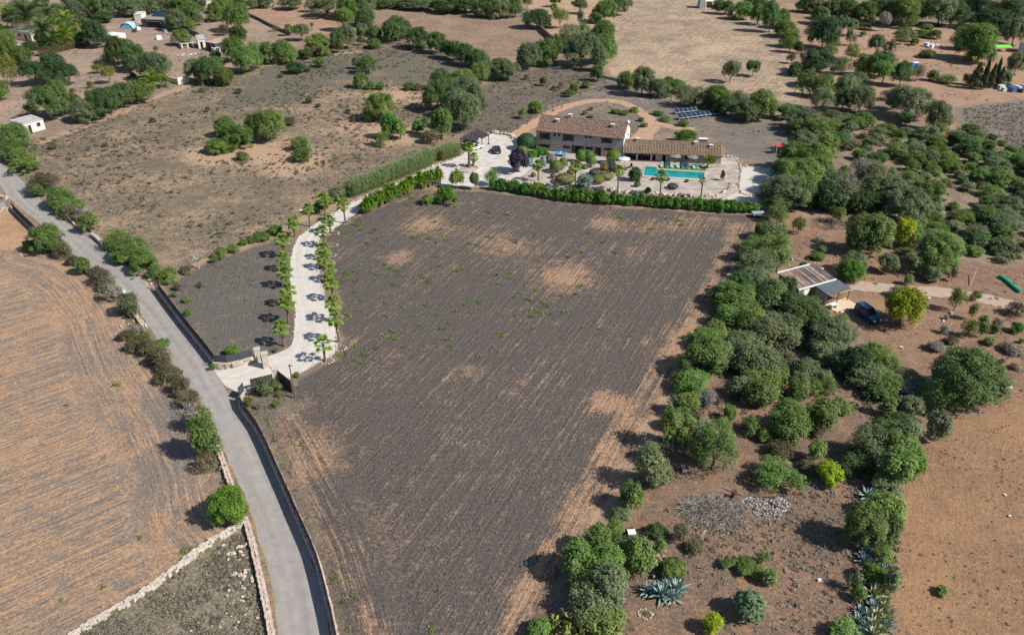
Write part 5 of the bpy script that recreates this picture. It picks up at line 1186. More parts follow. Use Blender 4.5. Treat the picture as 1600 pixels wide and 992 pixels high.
# purple plum
p, W_, hh = place(*[(1020, 490, 265, 290)[i] / 7.935 + (680, 190, 0, 0)[i] for i in range(4)])
o = empty('purple_plum_tree', p, 0, 'round dark purple-leaved tree at the left of the garden', 'tree')
link('trunk', TRUNKS[1], o, scale=(W_ * .8, W_ * .8, hh)); link('crown', crown('crown', 777, 70, 5200, .05, leafmat('purple_leaves', (.062, .046, .08), .05), .12, (.12, .2)), o, scale=(W_, W_, hh))
# clipped villa hedge
a_, b_ = g(62, 89), g(140, 71); rz, L_ = frame(a_, b_); o = empty('clipped_hedge', a_, rz, 'long clipped olive-brown hedge in front of the villa palms', 'hedge')
rs = nprs(3); n = 5200; P = np.stack([rs.uniform(0, L_, n), rs.uniform(0, 1.6, n), rs.uniform(.05, 2.4, n)], 1); f_ = rs.randint(0, 3, n); P[f_ == 0, 1] = rs.uniform(-.06, .06, (f_ == 0).sum()); P[f_ == 1, 2] = 2.4 + rs.uniform(-.08, .08, (f_ == 1).sum())
Nn = np.where((f_ == 0)[:, None], [0, -1, .2], [0, 0, 1.0]); V, Q = leaves(P, Nn, .3, rs, 1.3, .5)
link('foliage', mesh_np('foliage', V, Q, leafmat('hedge_foliage', (.08, .085, .028), .05), np.repeat(rs.uniform(.75, 1.25, n), 4)), o)
# long hedge below the garden: one shrub after another
for i, (p, h) in enumerate(along(GP('772,296 800,299 840,307 880,313 920,317 960,319 1000,321 1040,324 1080,327 1120,330 1150,332 1178,331'), 1.35)):
    o = empty('hedge_shrub', p + Vector((rng.uniform(-.2, .2), rng.uniform(-.2, .2), 0)), rng.uniform(0, 6), 'deep green shrub of the long hedge below the garden, %s from the left' % ordw(i), 'shrub', 'shrubs of the long garden hedge')
    W_ = rng.uniform(2.0, 2.7); hh = rng.uniform(1.9, 2.8)
    kk = ('hedge', i % 3)
    if kk not in CROWNS: CROWNS[kk] = crown('crown', 300 + i, 40, 2400, .065, leafmat('hedge_green', (.085, .21, .03), .15), .0, (.16, .25), .25, True)
    link('trunk', TRUNKS[i % 3], o, scale=(W_ * .6, W_ * .6, hh)); link('crown', CROWNS[kk], o, scale=(W_, W_, hh))
# the grove of small trees at the right
grove = GP('1290,188 1330,185 1400,208 1480,212 1530,208 1590,232 1650,240 1650,345 1590,420 1520,400 1460,395 1405,400 1400,380 1440,340 1420,300 1340,255 1300,235'); gap = [g(1490, 310), g(1395, 262), g(1318, 240), g(1330, 275)]
pts = []; rs = nprs(12)
xs = [p.x for p in grove]; ys = [p.y for p in grove]
for _ in range(9000):
    q = np.array([rs.uniform(min(xs), max(xs)), rs.uniform(min(ys), max(ys))])
    if sdist(grove, q[:1], q[1:])[0] < .5: continue
    if any((q[0] - v_.x) ** 2 + (q[1] - v_.y) ** 2 < r_ * r_ for v_, r_ in zip(gap, (5.5, 3.5, 3, 2.5))): continue
    if all((q[0] - a_[0]) ** 2 + (q[1] - a_[1]) ** 2 > 3.5 ** 2 for a_ in pts): pts.append(q)
pts = pts[:230]
cells = {}
for q in pts:
    px, py = proj((q[0], q[1], 1.0)); k = 'mmmmoooc'[rs.randint(8)]
    cells.setdefault((k, 'back' if py < 228 else 'middle' if py < 290 else 'front', 'left' if px < 1420 else 'centre' if px < 1520 else 'right'), []).append((px, q))
for (k, dp, sd), ls in cells.items():
    ls.sort(key=lambda v_: v_[0])
    for i, (px, q) in enumerate(ls):
        W_ = 2.2 + 3.2 * rs.rand()
        plant(Vector((q[0], q[1], 0)), W_, W_ * rs.uniform(.45, .72), k, False, '%s in the %s %s of the right-hand grove, %s from left' % ({'m': 'mid-green small tree', 'o': 'grey-green small tree', 'c': 'dark green small tree'}[k], dp, sd, ordw(i)), 'small trees of the dense right-hand grove', 'grove_tree')
# cypresses and spruces
def cypress(x, y, w_, h_, col, key, label, rr=.5):
    p, W_, hh = place(1200 + x / S4, y / S4, w_ / S4, h_ / S4); hh = hgt(g(1200 + x / S4, (y + h_ / 2) / S4), (y - h_ / 2) / S4); p = g(1200 + x / S4, (y + h_ / 2) / S4)
    kk = ('cyp', key)
    if kk not in CROWNS:
        rs_ = nprs(len(CROWNS)); n = 2200; z_ = rs_.rand(n) ** .8; a_ = rs_.uniform(0, 6.28, n); r_ = (.5 * (1 - z_) ** .7 + .03) * rs_.uniform(.6, 1.1, n) * (1 + .2 * np.sin(a_ * 3 + z_ * 20))
        P = np.stack([r_ * np.cos(a_), r_ * np.sin(a_), .04 + z_ * .96], 1); V, Q = leaves(P, np.stack([np.cos(a_), np.sin(a_), .5 + 0 * a_], 1), .07, rs_, 1.4, .6); CROWNS[kk] = mesh_np('crown', V, Q, leafmat('foliage_' + key, col, .1), np.repeat(rs_.uniform(.7, 1.3, n), 4))
    o = empty('cypress_tree', p, 0, label, 'tree'); link('trunk', TRUNKS[0], o, scale=(W_ * .8, W_ * .8, hh)); link('crown', CROWNS[kk], o, scale=(W_, W_, hh))
cypress(1275, 475, 90, 150, (.11, .10, .055), 'spruce', 'broad brownish conifer at the left of the cypress group'); cypress(1325, 460, 44, 190, DKG, 'cypress', 'tallest dark narrow cypress beside the brownish conifer'); cypress(1372, 470, 50, 150, (.10, .10, .05), 'spruce', 'thin brownish cypress in the middle of its group'); cypress(1400, 445, 42, 170, DKG, 'cypress', 'dark narrow cypress at the right of its group'); cypress(1428, 480, 48, 130, (.10, .10, .05), 'spruce', 'short brownish conifer at the right of its group')

# ------------------------------------------------------------------ palms
def fan_leaf(seed, L_=1.0, droop=.3):
    """a fan frond along +x: stalk and a pleated fan of fingers"""
    rs_ = nprs(seed); mb = MB(); st = .52 * L_
    def up_(x): return .35 * x - droop * x * x
    mb.tube([(0, 0, 0), (st * .5, 0, up_(st * .5)), (st, 0, up_(st))], [.03, .022, .018], 4)
    c = Vector((st, 0, up_(st))); nf = 8; R = .52 * L_
    for k in range(nf):
        a_ = math.radians(-80 + 160 * k / (nf - 1)); r_ = R * (1 - .25 * abs(a_) / 1.9) * rs_.uniform(.9, 1.08)
        d = Vector((math.cos(a_), math.sin(a_), 0)); pr = Vector((-d.y, d.x, 0)); dz = -droop * .9
        m1 = c + d * r_ * .55 + Vector((0, 0, .05 * L_ + dz * .15)); e = c + d * r_ + Vector((0, 0, dz * .75 * r_))
        wv = r_ * .15
        mb.add([c, m1 + pr * wv - Vector((0, 0, .03)), m1 + Vector((0, 0, .035)), m1 - pr * wv - Vector((0, 0, .03)), e], [(0, 3, 2), (0, 2, 1), (3, 4, 2), (2, 4, 1)])
    return mb
def feather_leaf(seed, L_=1.0):
    mb = MB(); pts = [Vector((L_ * t_, 0, .55 * t_ * L_ - .75 * t_ * t_ * L_)) for t_ in np.linspace(0, 1, 8)]; mb.tube(pts, [.03, .028, .025, .022, .018, .015, .01, .006], 4)
    for i in range(1, 8):
        for s_ in (-1, 1):
            for q in (0, .5):
                p = pts[i - 1].lerp(pts[i], q); ln = .32 * L_ * math.sin(math.pi * min(.95, (i + q) / 8.5)) + .05
                mb.add([p, p + Vector((.06, 0, .0)), p + Vector((.14 * L_, s_ * ln, -.06)), ], [(0, 1, 2)])
    return mb
M_FAN = leafmat('fan_frond', (.16, .27, .03), .2, .3); M_FANY = leafmat('old_fan_frond', (.27, .21, .06), .2, .2); M_FEATH = leafmat('date_frond', (.075, .115, .04), .15, .2); M_BAN = leafmat('young_frond', (.16, .22, .03), .2, .25)
def addtint(me):
    a_ = me.attributes.new('tint', 'FLOAT', 'POINT'); a_.data.foreach_set('value', np.ones(len(me.vertices), np.float32)); return me
FANS = [addtint(fan_leaf(k, 1, d).mesh('frond', M_FAN)) for k, d in ((1, .25), (2, .45), (3, .6))]; FANY = addtint(fan_leaf(9, .9, .8).mesh('frond', M_FANY))
FEAS = [addtint(feather_leaf(k).mesh('frond', M_FEATH)) for k in range(2)]; FEAY = [addtint(feather_leaf(k).mesh('frond', M_BAN)) for k in range(2)]
M_PTRUNK = mat('palm_trunk', (.16, .12, .095), .95, var=.3, vscale=5, bump=.5, stretch=(1, 1, 4))
def palm(p, ht, R, n, label, group, fronds, old=None, nold=3, tr=.16, cat='palm tree', name='fan_palm'):
    o = empty(name, p, rng.uniform(0, 6.28), label, cat, group)
    lx, ly = rng.uniform(-.22, .22), rng.uniform(-.22, .22); R *= rng.uniform(.86, 1.12)
    MB().tube([(0, 0, 0), (lx * .3, ly * .3, ht * .35), (lx, ly, ht)], [tr * 1.35, tr, tr * .95], 8).obj('trunk', M_PTRUNK, o)
    for k in range(n):
        t_ = (k + .5) / n; el = math.radians(78 - 110 * t_ ** .9); az = k * 2.39996 + rng.uniform(-.2, .2)
        link('frond', fronds[min(len(fronds) - 1, int(t_ * len(fronds)))], o, (lx, ly, ht), (rng.uniform(-.25, .25), -el, az), (R * rng.uniform(.85, 1.1),) * 3)
    for k in range(nold if old else 0):
        link('frond', old, o, (lx, ly, ht - .12), (0, math.radians(rng.uniform(35, 65)), rng.uniform(0, 6.28)), (R * .85,) * 3, label='yellowed hanging frond')
    return o
def palm_px(bx_, by_, cy, R, n, label, group, **k):
    p = g(bx_, by_); ht = max(.6, hgt(p, cy)); return palm(p, ht, R, n, label, group, FANS, FANY, **k)
left = [(444.5, 541, 514), (451, 505, 474), (452, 478, 453), (449, 449, 426), (447, 424, 405), (446, 402, 376), (461, 370, 348), (484.5, 354, 327), (509, 337, 312)]
right = [(508, 564, 538), (530, 535, 499), (525, 503, 475), (521, 470, 443), (515, 440, 423), (509, 420, 402), (506, 404, 388), (508, 385, 362), (517, 364, 344), (540, 349, 320)]
right = sorted(right, key=lambda q: -q[1])
for i, (x, y, c) in enumerate(left): palm_px(x, y, c, 1.6, 17, 'fan palm on the left side of the white drive, %s from the gate' % ordw(i), 'fan palms lining the drive')
for i, (x, y, c) in enumerate(right): palm_px(x, y, c, 1.6, 17 if i else 13, 'fan palm on the right side of the white drive, %s from the gate' % ordw(i), 'fan palms lining the drive', nold=3 if i else 0)
for x, y, c, l_ in [(841, 284, 259, 'tall fan palm beside the turquoise plant in the garden'), (899, 297, 260, 'tall fan palm beside the blue-grey juniper'), (965, 302, 268, 'tall fan palm near the pale blue parasol'), (1031, 308, 276, 'tall fan palm in front of the pool'), (1095, 311, 283, 'tall slender fan palm with a small crown at the pool corner')]:
    palm_px(x, y, c, 1.5 if x < 1090 else .85, 20, l_, 'tall fan palms of the garden', nold=5 if x < 1090 else 0, tr=.15)
palm_px(733, 263, 231, 1.5, 24, 'taller of the two palms in the round planter', None, tr=.3); palm_px(739.5, 261.5, 247, 1.35, 22, 'shorter of the two palms in the round planter', None, tr=.25)
def dpalm(tx, ty, tw, th, n, label, fr=FEAS, fruit=False, name='date_palm', tr=.22):
    x, y = tx / S4, ty / S4; W_ = tw / S4; Hp = th / S4
    p = g(x, y + Hp / 2); s_ = ppm(p); R = W_ / s_ * .68; ht = max(.3, hgt(p, y - Hp * .1)); o = palm(p, ht, R, n, label, None, fr, None, 0, tr, name=name)
    if fruit:
        mb = MB()
        for k in range(7): mb.ball((.5 * math.cos(k), .5 * math.sin(k), ht - .4 - .1 * (k % 3)), (.22, .22, .4), 6, 4, .3)
        mb.obj('fruit_cluster', mat('orange_dates', (.5, .2, .03), .7), o)
for q in [(205, 130, 190, 190, 26, 'large date palm with orange fruit behind the villa', FEAS, True), (300, 215, 170, 170, 24, 'date palm with orange fruit right of the villa terrace', FEAS, True), (310, 110, 110, 130, 20, 'dark feathery palm above the villa, behind the fruiting palms'), (350, 170, 110, 150, 20, 'yellow-green palm right of the fruiting palms', FEAY), (440, 150, 110, 140, 20, 'tall yellow-green palm in the centre of the villa garden', FEAY), (420, 235, 120, 120, 20, 'bright low palm above the clipped hedge', FEAY), (475, 190, 90, 120, 18, 'yellow-green palm left of the dark round tree', FEAY), (345, 270, 90, 80, 18, 'small dark palm just above the clipped hedge'), (105, 110, 90, 150, 18, 'dark palm beside the tall palm at the left edge'), (20, 80, 90, 220, 20, 'very tall light palm at the top left corner', FEAY), (390, 110, 90, 80, 16, 'yellow-green palm near the top of the villa garden', FEAY), (20, 200, 80, 70, 14, 'bright low palm at the left edge beside the villa', FEAY), (950, 515, 115, 80, 20, 'low bright palm at the end of the scrub field hedgerow', FEAY), (1030, 508, 75, 65, 16, 'smaller low palm beside the ruined wall', FEAY)]:
    dpalm(*q)
dpalm(1400 + 0, 170, 50, 50, 14, 'small palm in the orange field at the top', FEAS) if False else None
p = g(1105, 262); palm(p, 1.6, 1.9, 20, 'bushy yellow-green palm at the right end of the pool', None, FEAY, None, 0, .2, name='date_palm')
p = g(488, 48); palm(p, 1.8, 1.3, 14, 'tiny lone palm on the orange plot at the top', None, FEAS, None, 0, .15, name='date_palm')
# ------------------------------------------------------------------ yucca row along the drive
def blade_rosettes(seed, heads, n, ln, wd_, m, stem=True):
    rs_ = nprs(seed); V = []; Fq = []; st = MB()
    for hx, hy, hz_ in heads:
        if stem: st.tube([(hx * .4, hy * .4, 0), (hx, hy, hz_)], [.1, .07], 5)
        for k in range(n):
            az = k * 2.4 + rs_.rand(); el = rs_.uniform(-.5, 1.4); L_ = ln * rs_.uniform(.75, 1.15); d = Vector((math.cos(az) * math.cos(el), math.sin(az) * math.cos(el), math.sin(el))); s_ = Vector((-math.sin(az), math.cos(az), 0)) * wd_
            c = Vector((hx, hy, hz_)); b0 = len(V); V += [c - s_ * .6, c + s_ * .6, c + d * L_ * .55 + s_ - Vector((0, 0, 0)), c + d * L_ * .55 - s_, c + d * L_ + Vector((0, 0, -.18 * L_))]
            Fq += [(b0, b0 + 1, b0 + 2, b0 + 3), (b0 + 3, b0 + 2, b0 + 4)]
    me = bpy.data.meshes.new('leaves'); me.from_pydata([tuple(v_) for v_ in V], [], Fq); me.update(); me.materials.append(m)
    a_ = me.attributes.new('tint', 'FLOAT', 'POINT'); a_.data.foreach_set('value', np.repeat(rs_.uniform(.75, 1.25, len(V) // 5), 5).astype(np.float32)); return me, st
M_YUC = leafmat('yucca_leaf', (.12, .23, .02), .15, .25); YUC = []
for k in range(4):
    rs = nprs(60 + k); hd = [(rs.uniform(-.55, .55), rs.uniform(-.55, .55), rs.uniform(.8, 2.1)) for _ in range(8)]; me, st = blade_rosettes(70 + k, hd, 30, .85, .075, M_YUC); YUC.append((me, st.mesh('stems', mat('yucca_stem', (.22, .17, .12), .9))))
yl = along(GP('571,333 590,324 607,315 622,308 638,300 650,295 662,294 676,290 690,287'), 1.3)
for i, (p, h) in enumerate(yl):
    o = empty('yucca', p + Vector((rng.uniform(-.2, .2), rng.uniform(-.3, .3), 0)), rng.uniform(0, 6), 'bright green yucca in the thick row along the drive, %s from the left' % ordw(i), 'yucca', 'yuccas along the upper drive', scale=(1.35, 1.35, rng.uniform(1.35, 1.6) if p.x > g(650, 295).x else rng.uniform(1.15, 1.4)))
    me, st = YUC[i % 4]; link('leaves', me, o); link('stems', st, o)
# ------------------------------------------------------------------ giant reeds beside the drive
def reeds(line, wd_, n, hmin, hmax, label):
    rs_ = nprs(n); P = smooth_line(GP(line), 1); o0 = P[0]; seg = along(P, .25); V = []; Fq = []; tn = []
    for i in range(n):
        p, h = seg[rs_.randint(len(seg))]; p = p + Vector((-math.sin(h), math.cos(h), 0)) * rs_.uniform(-wd_ / 2, wd_ / 2) + Vector((rs_.uniform(-.3, .3), 0, 0)) - o0; ht = rs_.uniform(hmin, hmax); ln_ = Vector((rs_.uniform(-.35, .35), rs_.uniform(-.35, .35), 0))
        tt = rs_.uniform(.7, 1.3); b0 = len(V); V += [p + Vector((-.02, 0, 0)), p + Vector((.02, 0, 0)), p + ln_ + Vector((.012, 0, ht)), p + ln_ + Vector((-.012, 0, ht))]; Fq.append((b0, b0 + 1, b0 + 2, b0 + 3)); tn += [tt] * 4
        for k in range(9):
            z_ = ht * (.3 + .72 * k / 9); c = p + ln_ * (z_ / ht) + Vector((0, 0, z_)); az = rs_.uniform(0, 6.28); d = Vector((math.cos(az), math.sin(az), .75)); s_ = Vector((-math.sin(az), math.cos(az), 0)) * .05; L_ = rs_.uniform(.45, .8)
            b0 = len(V); V += [c - s_ * .5, c + s_ * .5, c + d * L_ * .55 + s_, c + d * L_ * .55 - s_, c + d * L_ + Vector((0, 0, -.45 * L_))]; Fq += [(b0, b0 + 1, b0 + 2, b0 + 3), (b0 + 3, b0 + 2, b0 + 4)]; tn += [tt] * 5
    me = bpy.data.meshes.new('reed_bed'); me.from_pydata([tuple(v_) for v_ in V], [], Fq); me.update(); me.materials.append(leafmat('reed_leaf', (.2, .27, .11), .05, .3)); a_ = me.attributes.new('tint', 'FLOAT', 'POINT'); a_.data.foreach_set('value', np.array(tn, np.float32))
    link('reed_bed', me, None, o0, label=label, cat='reeds', kind='stuff')
reeds('545,308 565,301 590,291 615,280 640,270 660,262 675,253', 2.6, 2000, 2.3, 3.6, 'tall dense bed of green reeds along the upper drive')
reeds('684,250 698,247 712,241', 3.2, 520, 1.9, 3.0, 'smaller pale clump of reeds before the pergolas')
# ------------------------------------------------------------------ agaves and prickly pears
M_AG = mat('agave_leaf', (.19, .28, .26), .5, var=.25, vscale=2.5, col2=(.28, .37, .33)); M_AGY = mat('striped_agave_leaf', (.15, .21, .15), .55, var=.2, vscale=2.5, col2=(.42, .43, .2))
def agave_leaf(bend):
    mb = MB(); prev = None; n = 5; rows = []
    for i in range(n + 1):
        t_ = i / n; x_ = t_; z_ = -bend * t_ * t_; w_ = .085 * (1 - t_) ** .7 * (1 + .8 * t_) + .004; rows.append([(x_, -w_, z_ + .03), (x_, 0, z_ - .012), (x_, w_, z_ + .03)])
    vs = [v_ for r_ in rows for v_ in r_]; fs = []
    for i in range(n):
        for j in range(2): fs.append((i * 3 + j, (i + 1) * 3 + j, (i + 1) * 3 + j + 1, i * 3 + j + 1))
    return mb.add(vs, fs)
AGM = {m.name: [agave_leaf(b_).mesh('leaf', m) for b_ in (.05, .3)] for m in (M_AG, M_AGY)}
def agave(p, R, m, label, group, n=22):
    o = empty('agave', p, rng.uniform(0, 6.28), label, 'agave', group)
    for k in range(n):
        t_ = k / n; el = math.radians(80 - 66 * t_); link('leaf', AGM[m.name][1 if (t_ > .55 and rng.random() < .5) else 0], o, (0, 0, .12), (rng.uniform(-.15, .15), -el, k * 2.4), (R * rng.uniform(.85, 1.1), R * 1.15, R))
def agv(tile, boxes, where, group):
    x0, y0, s_ = tile; q = []
    for t_ in boxes.split():
        c = t_.split(','); q.append((x0 + float(c[0]) / s_, y0 + float(c[1]) / s_, float(c[2]) / s_, c[3]))
    q.sort(key=lambda v_: v_[1])
    for i, (x, y, w_, k) in enumerate(q):
        p = g(x, y + w_ * .15); agave(p, w_ / ppm(p) * .7, M_AGY if k == 'y' else M_AG, ('yellow-striped' if k == 'y' else 'blue-grey') + ' agave ' + where + ', %s from the top' % ordw(i), group)
agv(R6, '300,135,110,b 290,470,110,b 270,530,95,b 310,545,80,b 405,440,85,b 345,415,60,b 335,740,140,y 395,595,90,b 205,760,55,b 330,815,120,b 395,820,95,y 235,905,120,b 325,925,125,y 400,900,100,y 380,965,100,y 290,880,80,b 430,860,60,y 250,970,80,b 360,785,90,y 300,870,100,b 350,870,110,y 280,945,100,b 330,985,120,y 410,935,90,b 300,700,90,b 370,720,80,b 250,840,80,b 430,905,70,y 385,575,70,b 330,505,80,b 260,505,70,b 345,455,70,b', 'in the spiky belt at the bottom right', 'agaves of the bottom right belt')
agv(G2, '840,712,110,b 930,735,150,b 1020,705,150,b 1000,755,120,b 890,700,90,b 960,690,110,b', 'in the rosette group of the lower clearing', 'agaves of the lower clearing')
agv(R3, '940,925,70,b 985,935,70,b 870,880,60,b 560,680,70,b', 'in the shade under the tree belt', 'agaves shaded by the tree belt')
M_PAD = mat('cactus_pad', (.12, .17, .045), .6, var=.3, vscale=1.2, col2=(.2, .2, .06))
PAD = MB().ball((0, 0, .5), (.36, .07, .5), 9, 6).mesh('pad', M_PAD, True)
def pear(tx, ty, w_, label):
    p = g(800 + tx / S4, 742 + ty / S4 + 6); W_ = w_ / S4 / ppm(p); o = empty('prickly_pear', p, 0, label, 'cactus', 'prickly pears at the bottom of the boundary row'); pts = []
    for k in range(30):
        if k < 7: b_ = Vector((rng.uniform(-.4, .4) * W_, rng.uniform(-.4, .4) * W_, 0)); tilt = .4
        else: b_ = rng.choice(pts); tilt = .9
        rx, rz = rng.uniform(-tilt, tilt), rng.uniform(0, 6.28); s_ = rng.uniform(.45, .75); link('pad', PAD, o, b_, (rx, rng.uniform(-tilt, tilt), rz), (s_, s_, s_))
        if b_.z < 1.6: pts.append(b_ + Vector((rng.uniform(-.2, .2), rng.uniform(-.2, .2), s_ * .8)))
for i, (x, y, w_) in enumerate(((290, 890, 130), (370, 935, 130), (470, 920, 130), (550, 905, 110), (270, 960, 110), (420, 970, 120))):
    pear(x, y, w_, 'yellow-green prickly pear at the foot of the big clump, %s from the left' % ordw(sorted([290, 370, 470, 550, 270, 420]).index(x)))
# ------------------------------------------------------------------ dead trees
def dead(px, py, top, label, seed, R=1.6, leafy=False):
    p = g(px, py); hh = max(1.2, hgt(p, top)); rs_ = nprs(seed); o = empty('dead_tree', p, 0, label, 'tree'); mb = MB()
    mb.tube([(0, 0, 0), (.1, .05, hh * .45)], [.16, .11], 6); br = MB()
    for k in range(11):
        a_ = k * 2.4; e = R * rs_.uniform(.4, 1); t0 = (.1, .05, hh * rs_.uniform(.3, .45)); mid = (e * .5 * math.cos(a_), e * .5 * math.sin(a_), hh * rs_.uniform(.55, .75)); end = (e * math.cos(a_), e * math.sin(a_), hh * rs_.uniform(.65, 1)); br.tube([t0, mid, end], [.07, .045, .015], 5)
        for q in range(4):
            d = Vector((rs_.uniform(-.5, .5), rs_.uniform(-.5, .5), rs_.uniform(.1, .5))); br.tube([Vector(mid).lerp(Vector(end), q * .25), Vector(mid).lerp(Vector(end), q * .25) + d], [.025, .008], 4)
    mb.obj('trunk', M_DEAD, o); br.obj('branches', M_DEAD, o)
dead(311, 420, 390, 'bleached dead tree at the corner of the scrub field', 1, 2.4); dead(217, 241, 222, 'leaning bleached dead tree out in the scrub field', 2, 1.8)
dead(1071, 47, 36, 'right small bare tree in the stubble field', 3, 1.6); dead(990, 42, 34, 'left small bare tree in the stubble field', 4, 1.4); dead(369, 47, 40, 'small bare trunk in the dry plot at the top', 5, .6)
dead(175, 420, 408, 'grey bare branches on the road verge thicket', 6, 1.5) if False else None
dead(134, 340, 325, 'bleached bare branches over the verge bushes of the lane', 7, 1.8); dead(181, 390, 372, 'bleached bare branches leaning from the lane thicket', 8, 1.8); dead(300, 655, 632, 'bleached bare branches beside the lane above the leafy bush', 9, 1.4); dead(178, 460, 445, 'bleached bare branches in the left verge of the lane', 10, 1.2)
# ------------------------------------------------------------------ weeds of the dark field: individual green tufts
M_WEED = leafmat('weed_leaf', (.13, .17, .045), .25, .2)
def tuft(seed, n=40, size=.2):
    rs_ = nprs(seed); P = rs_.normal(0, .2, (n, 3)) * [1.3, 1, .0]; P[:, 2] = np.abs(rs_.normal(0, .13, n)) + .03; V, Q = leaves(P, np.tile([0, 0, 1.0], (n, 1)), size, rs_, 1.7, 1.2); return mesh_np('leaves', V, Q, M_WEED, np.repeat(rs_.uniform(.7, 1.3, n), 4))
TUFTS = [tuft(k) for k in range(4)]
wp = []
def weeds(tile, s):
    x0, y0, s_ = tile
    for t_ in s.split():
        x, y, w_ = [float(v_) for v_ in t_.split(',')]; wp.append((x0 + x / s_, y0 + y / s_, w_ / s_))
weeds(F2, '635,375,40 630,405,60 520,425,50 555,450,40 720,450,45 735,432,40 685,520,36 790,530,34 645,650,36 560,700,60 615,690,45 545,745,40 610,752,34 720,685,44 740,710,36 800,650,36 825,672,50 875,690,40 915,715,50 820,720,36 1030,715,44 1070,755,50 1035,735,36 1130,600,44 1140,660,40 1190,635,36 1245,690,50 1275,680,36 1390,705,40 1495,715,34 1560,730,40 1565,705,36 915,915,44 1060,900,44 800,885,36 850,775,34 645,870,36 615,815,34 575,960,44 615,935,34 800,965,44 1325,865,50 1390,885,50 1280,895,40 1240,935,34 1125,960,36 990,965,36 1355,370,44 1440,360,40 1105,385,40 1450,325,50 975,480,44 1045,460,40 1070,490,36 1170,495,40 1115,510,34 1380,530,30 1320,520,30 1265,565,30 1560,340,40 940,275,50 965,240,40 500,470,34 760,490,30 645,435,30 1255,400,30 1440,480,34 1500,770,30')
weeds((800, 250, S4), '25,512,36 345,605,40 425,575,40 140,810,44 25,850,40 55,825,30 110,870,50 85,860,36 190,885,44 220,910,44 105,930,40 180,945,50 235,955,44 315,940,44 120,970,40 30,970,36 425,780,50 395,835,36 315,845,30 490,510,36 560,510,34 580,625,30 640,575,30 865,425,44 835,458,36 1030,380,50 1050,402,36 955,365,30 670,360,36 475,455,34 745,920,24 660,958,24 150,455,26 525,760,24 260,765,24')
weeds((400, 500, S4), '800,100,60 840,70,44 860,120,36 620,158,40 685,185,44 745,175,40 665,222,50 620,255,40 655,268,40 740,252,30 520,218,50 550,212,34 915,165,36 1010,38,40 1145,52,50 1185,120,50 1215,160,44 1130,165,30 1385,232,40 1500,92,44 1525,98,36 1100,150,24 985,355,24 685,358,24 1190,25,30 865,120,24 780,272,24 125,520,64 130,460,44 285,768,44 255,735,30 620,300,24')
weeds((400, 742, S4), '490,640,64 605,750,64 540,790,50 1095,460,36 1125,720,36 1090,960,50 975,665,24 715,415,24 580,950,24')
weeds((0, 742, S4), '870,390,40 375,780,36 635,700,40 1285,460,60 1180,460,44 750,815,60 905,745,34 1130,480,56')
weeds((800, 500, S4), '125,50,40 440,55,36 540,60,34')
weeds((0, 500, S4), '410,530,30 720,400,60 640,850,30')
def weedplace(x, y):
    if x < 390: return 'on the striped field or walled corner at lower left'
    if y > 640: return 'near the long wall at the bottom of the dark field'
    if y > 505: return 'in the dark field beside the entrance drive'
    if x < 590: return 'in the dark field beside the drive palms'
    if x < 850: return 'in the upper middle of the dark field'
    return 'in the dark field below the garden hedge'
for x, y, w_ in wp:
    p = g(x, y); W_ = max(.45, w_ / ppm(p)); o = empty('weed_tuft', p, rng.uniform(0, 6), 'small green weed tuft ' + weedplace(x, y), 'weed', 'green weed tufts ' + weedplace(x, y))
    link('leaves', TUFTS[rng.randrange(4)], o, scale=(W_ * 1.15, W_ * 1.0, min(.5, W_ * .6)))

# ------------------------------------------------------------------ dry scrub, grass tussocks and litter that nobody could count
def scatter(name, poly, n, rmin, rmax, col, key, label, seed, nleaf=9, hgt_=.55, holes=(), tall=0.0, patch=None):
    P = GP(poly); rs_ = nprs(seed); xs = [p.x for p in P]; ys = [p.y for p in P]
    x = rs_.uniform(min(xs), max(xs), n * 3); y = rs_.uniform(min(ys), max(ys), n * 3); m_ = sdist(P, x, y) > .3
    if patch is not None: m_ &= vnoise(x, y, patch, seed) + .3 * vnoise(x, y, patch / 3, seed + 1) > rs_.uniform(.35, .95, x.size)
    for h_ in holes:
        c = g(h_[0], h_[1]); m_ &= (x - c.x) ** 2 + (y - c.y) ** 2 > h_[2] ** 2
    x = x[m_][:n]; y = y[m_][:n]; k = len(x); r = (rmin + (rmax - rmin) * rs_.rand(k) ** 2.2) * .85; nleaf = nleaf * 2
    
    C = np.repeat(np.stack([x, y, np.zeros(k)], 1), nleaf, 0); rr = np.repeat(r, nleaf)[:, None]
    d = rs_.normal(0, 1, (k * nleaf, 3)); d[:, 2] = np.abs(d[:, 2]); d /= np.linalg.norm(d, axis=1)[:, None]
    Pn = C + d * rr * rs_.uniform(.4, 1, (k * nleaf, 1)) * np.array([1, 1, hgt_ * 1.6]); Pn[:, 2] += .02
    s = (rr[:, 0] * .5); n_ = d * .6 + np.array([0, 0, .9]); n_ += rs_.normal(0, .5, n_.shape); n_ /= np.linalg.norm(n_, axis=1)[:, None]
    R = rs_.normal(0, 1, n_.shape); T = np.cross(n_, R); T /= np.linalg.norm(T, axis=1)[:, None]; Bt = np.cross(n_, T); s = s[:, None] * rs_.uniform(.6, 1.3, (k * nleaf, 1))
    V = np.stack([Pn - T * s * .7, Pn + Bt * s * .4, Pn + T * s * .7, Pn - Bt * s * .4], 1).reshape(-1, 3); V[:, 2] = np.maximum(V[:, 2], .012)
    tint = np.repeat(np.repeat(rs_.uniform(.6, 1.4, k), nleaf) * rs_.uniform(.8, 1.2, k * nleaf), 4)
    link(name, mesh_np(name, V, np.arange(4 * k * nleaf).reshape(-1, 4), leafmat('scrub_' + key, tuple(c_ * 1.3 for c_ in col), .0, .3), tint), None, label=label, cat='ground cover', kind='stuff')
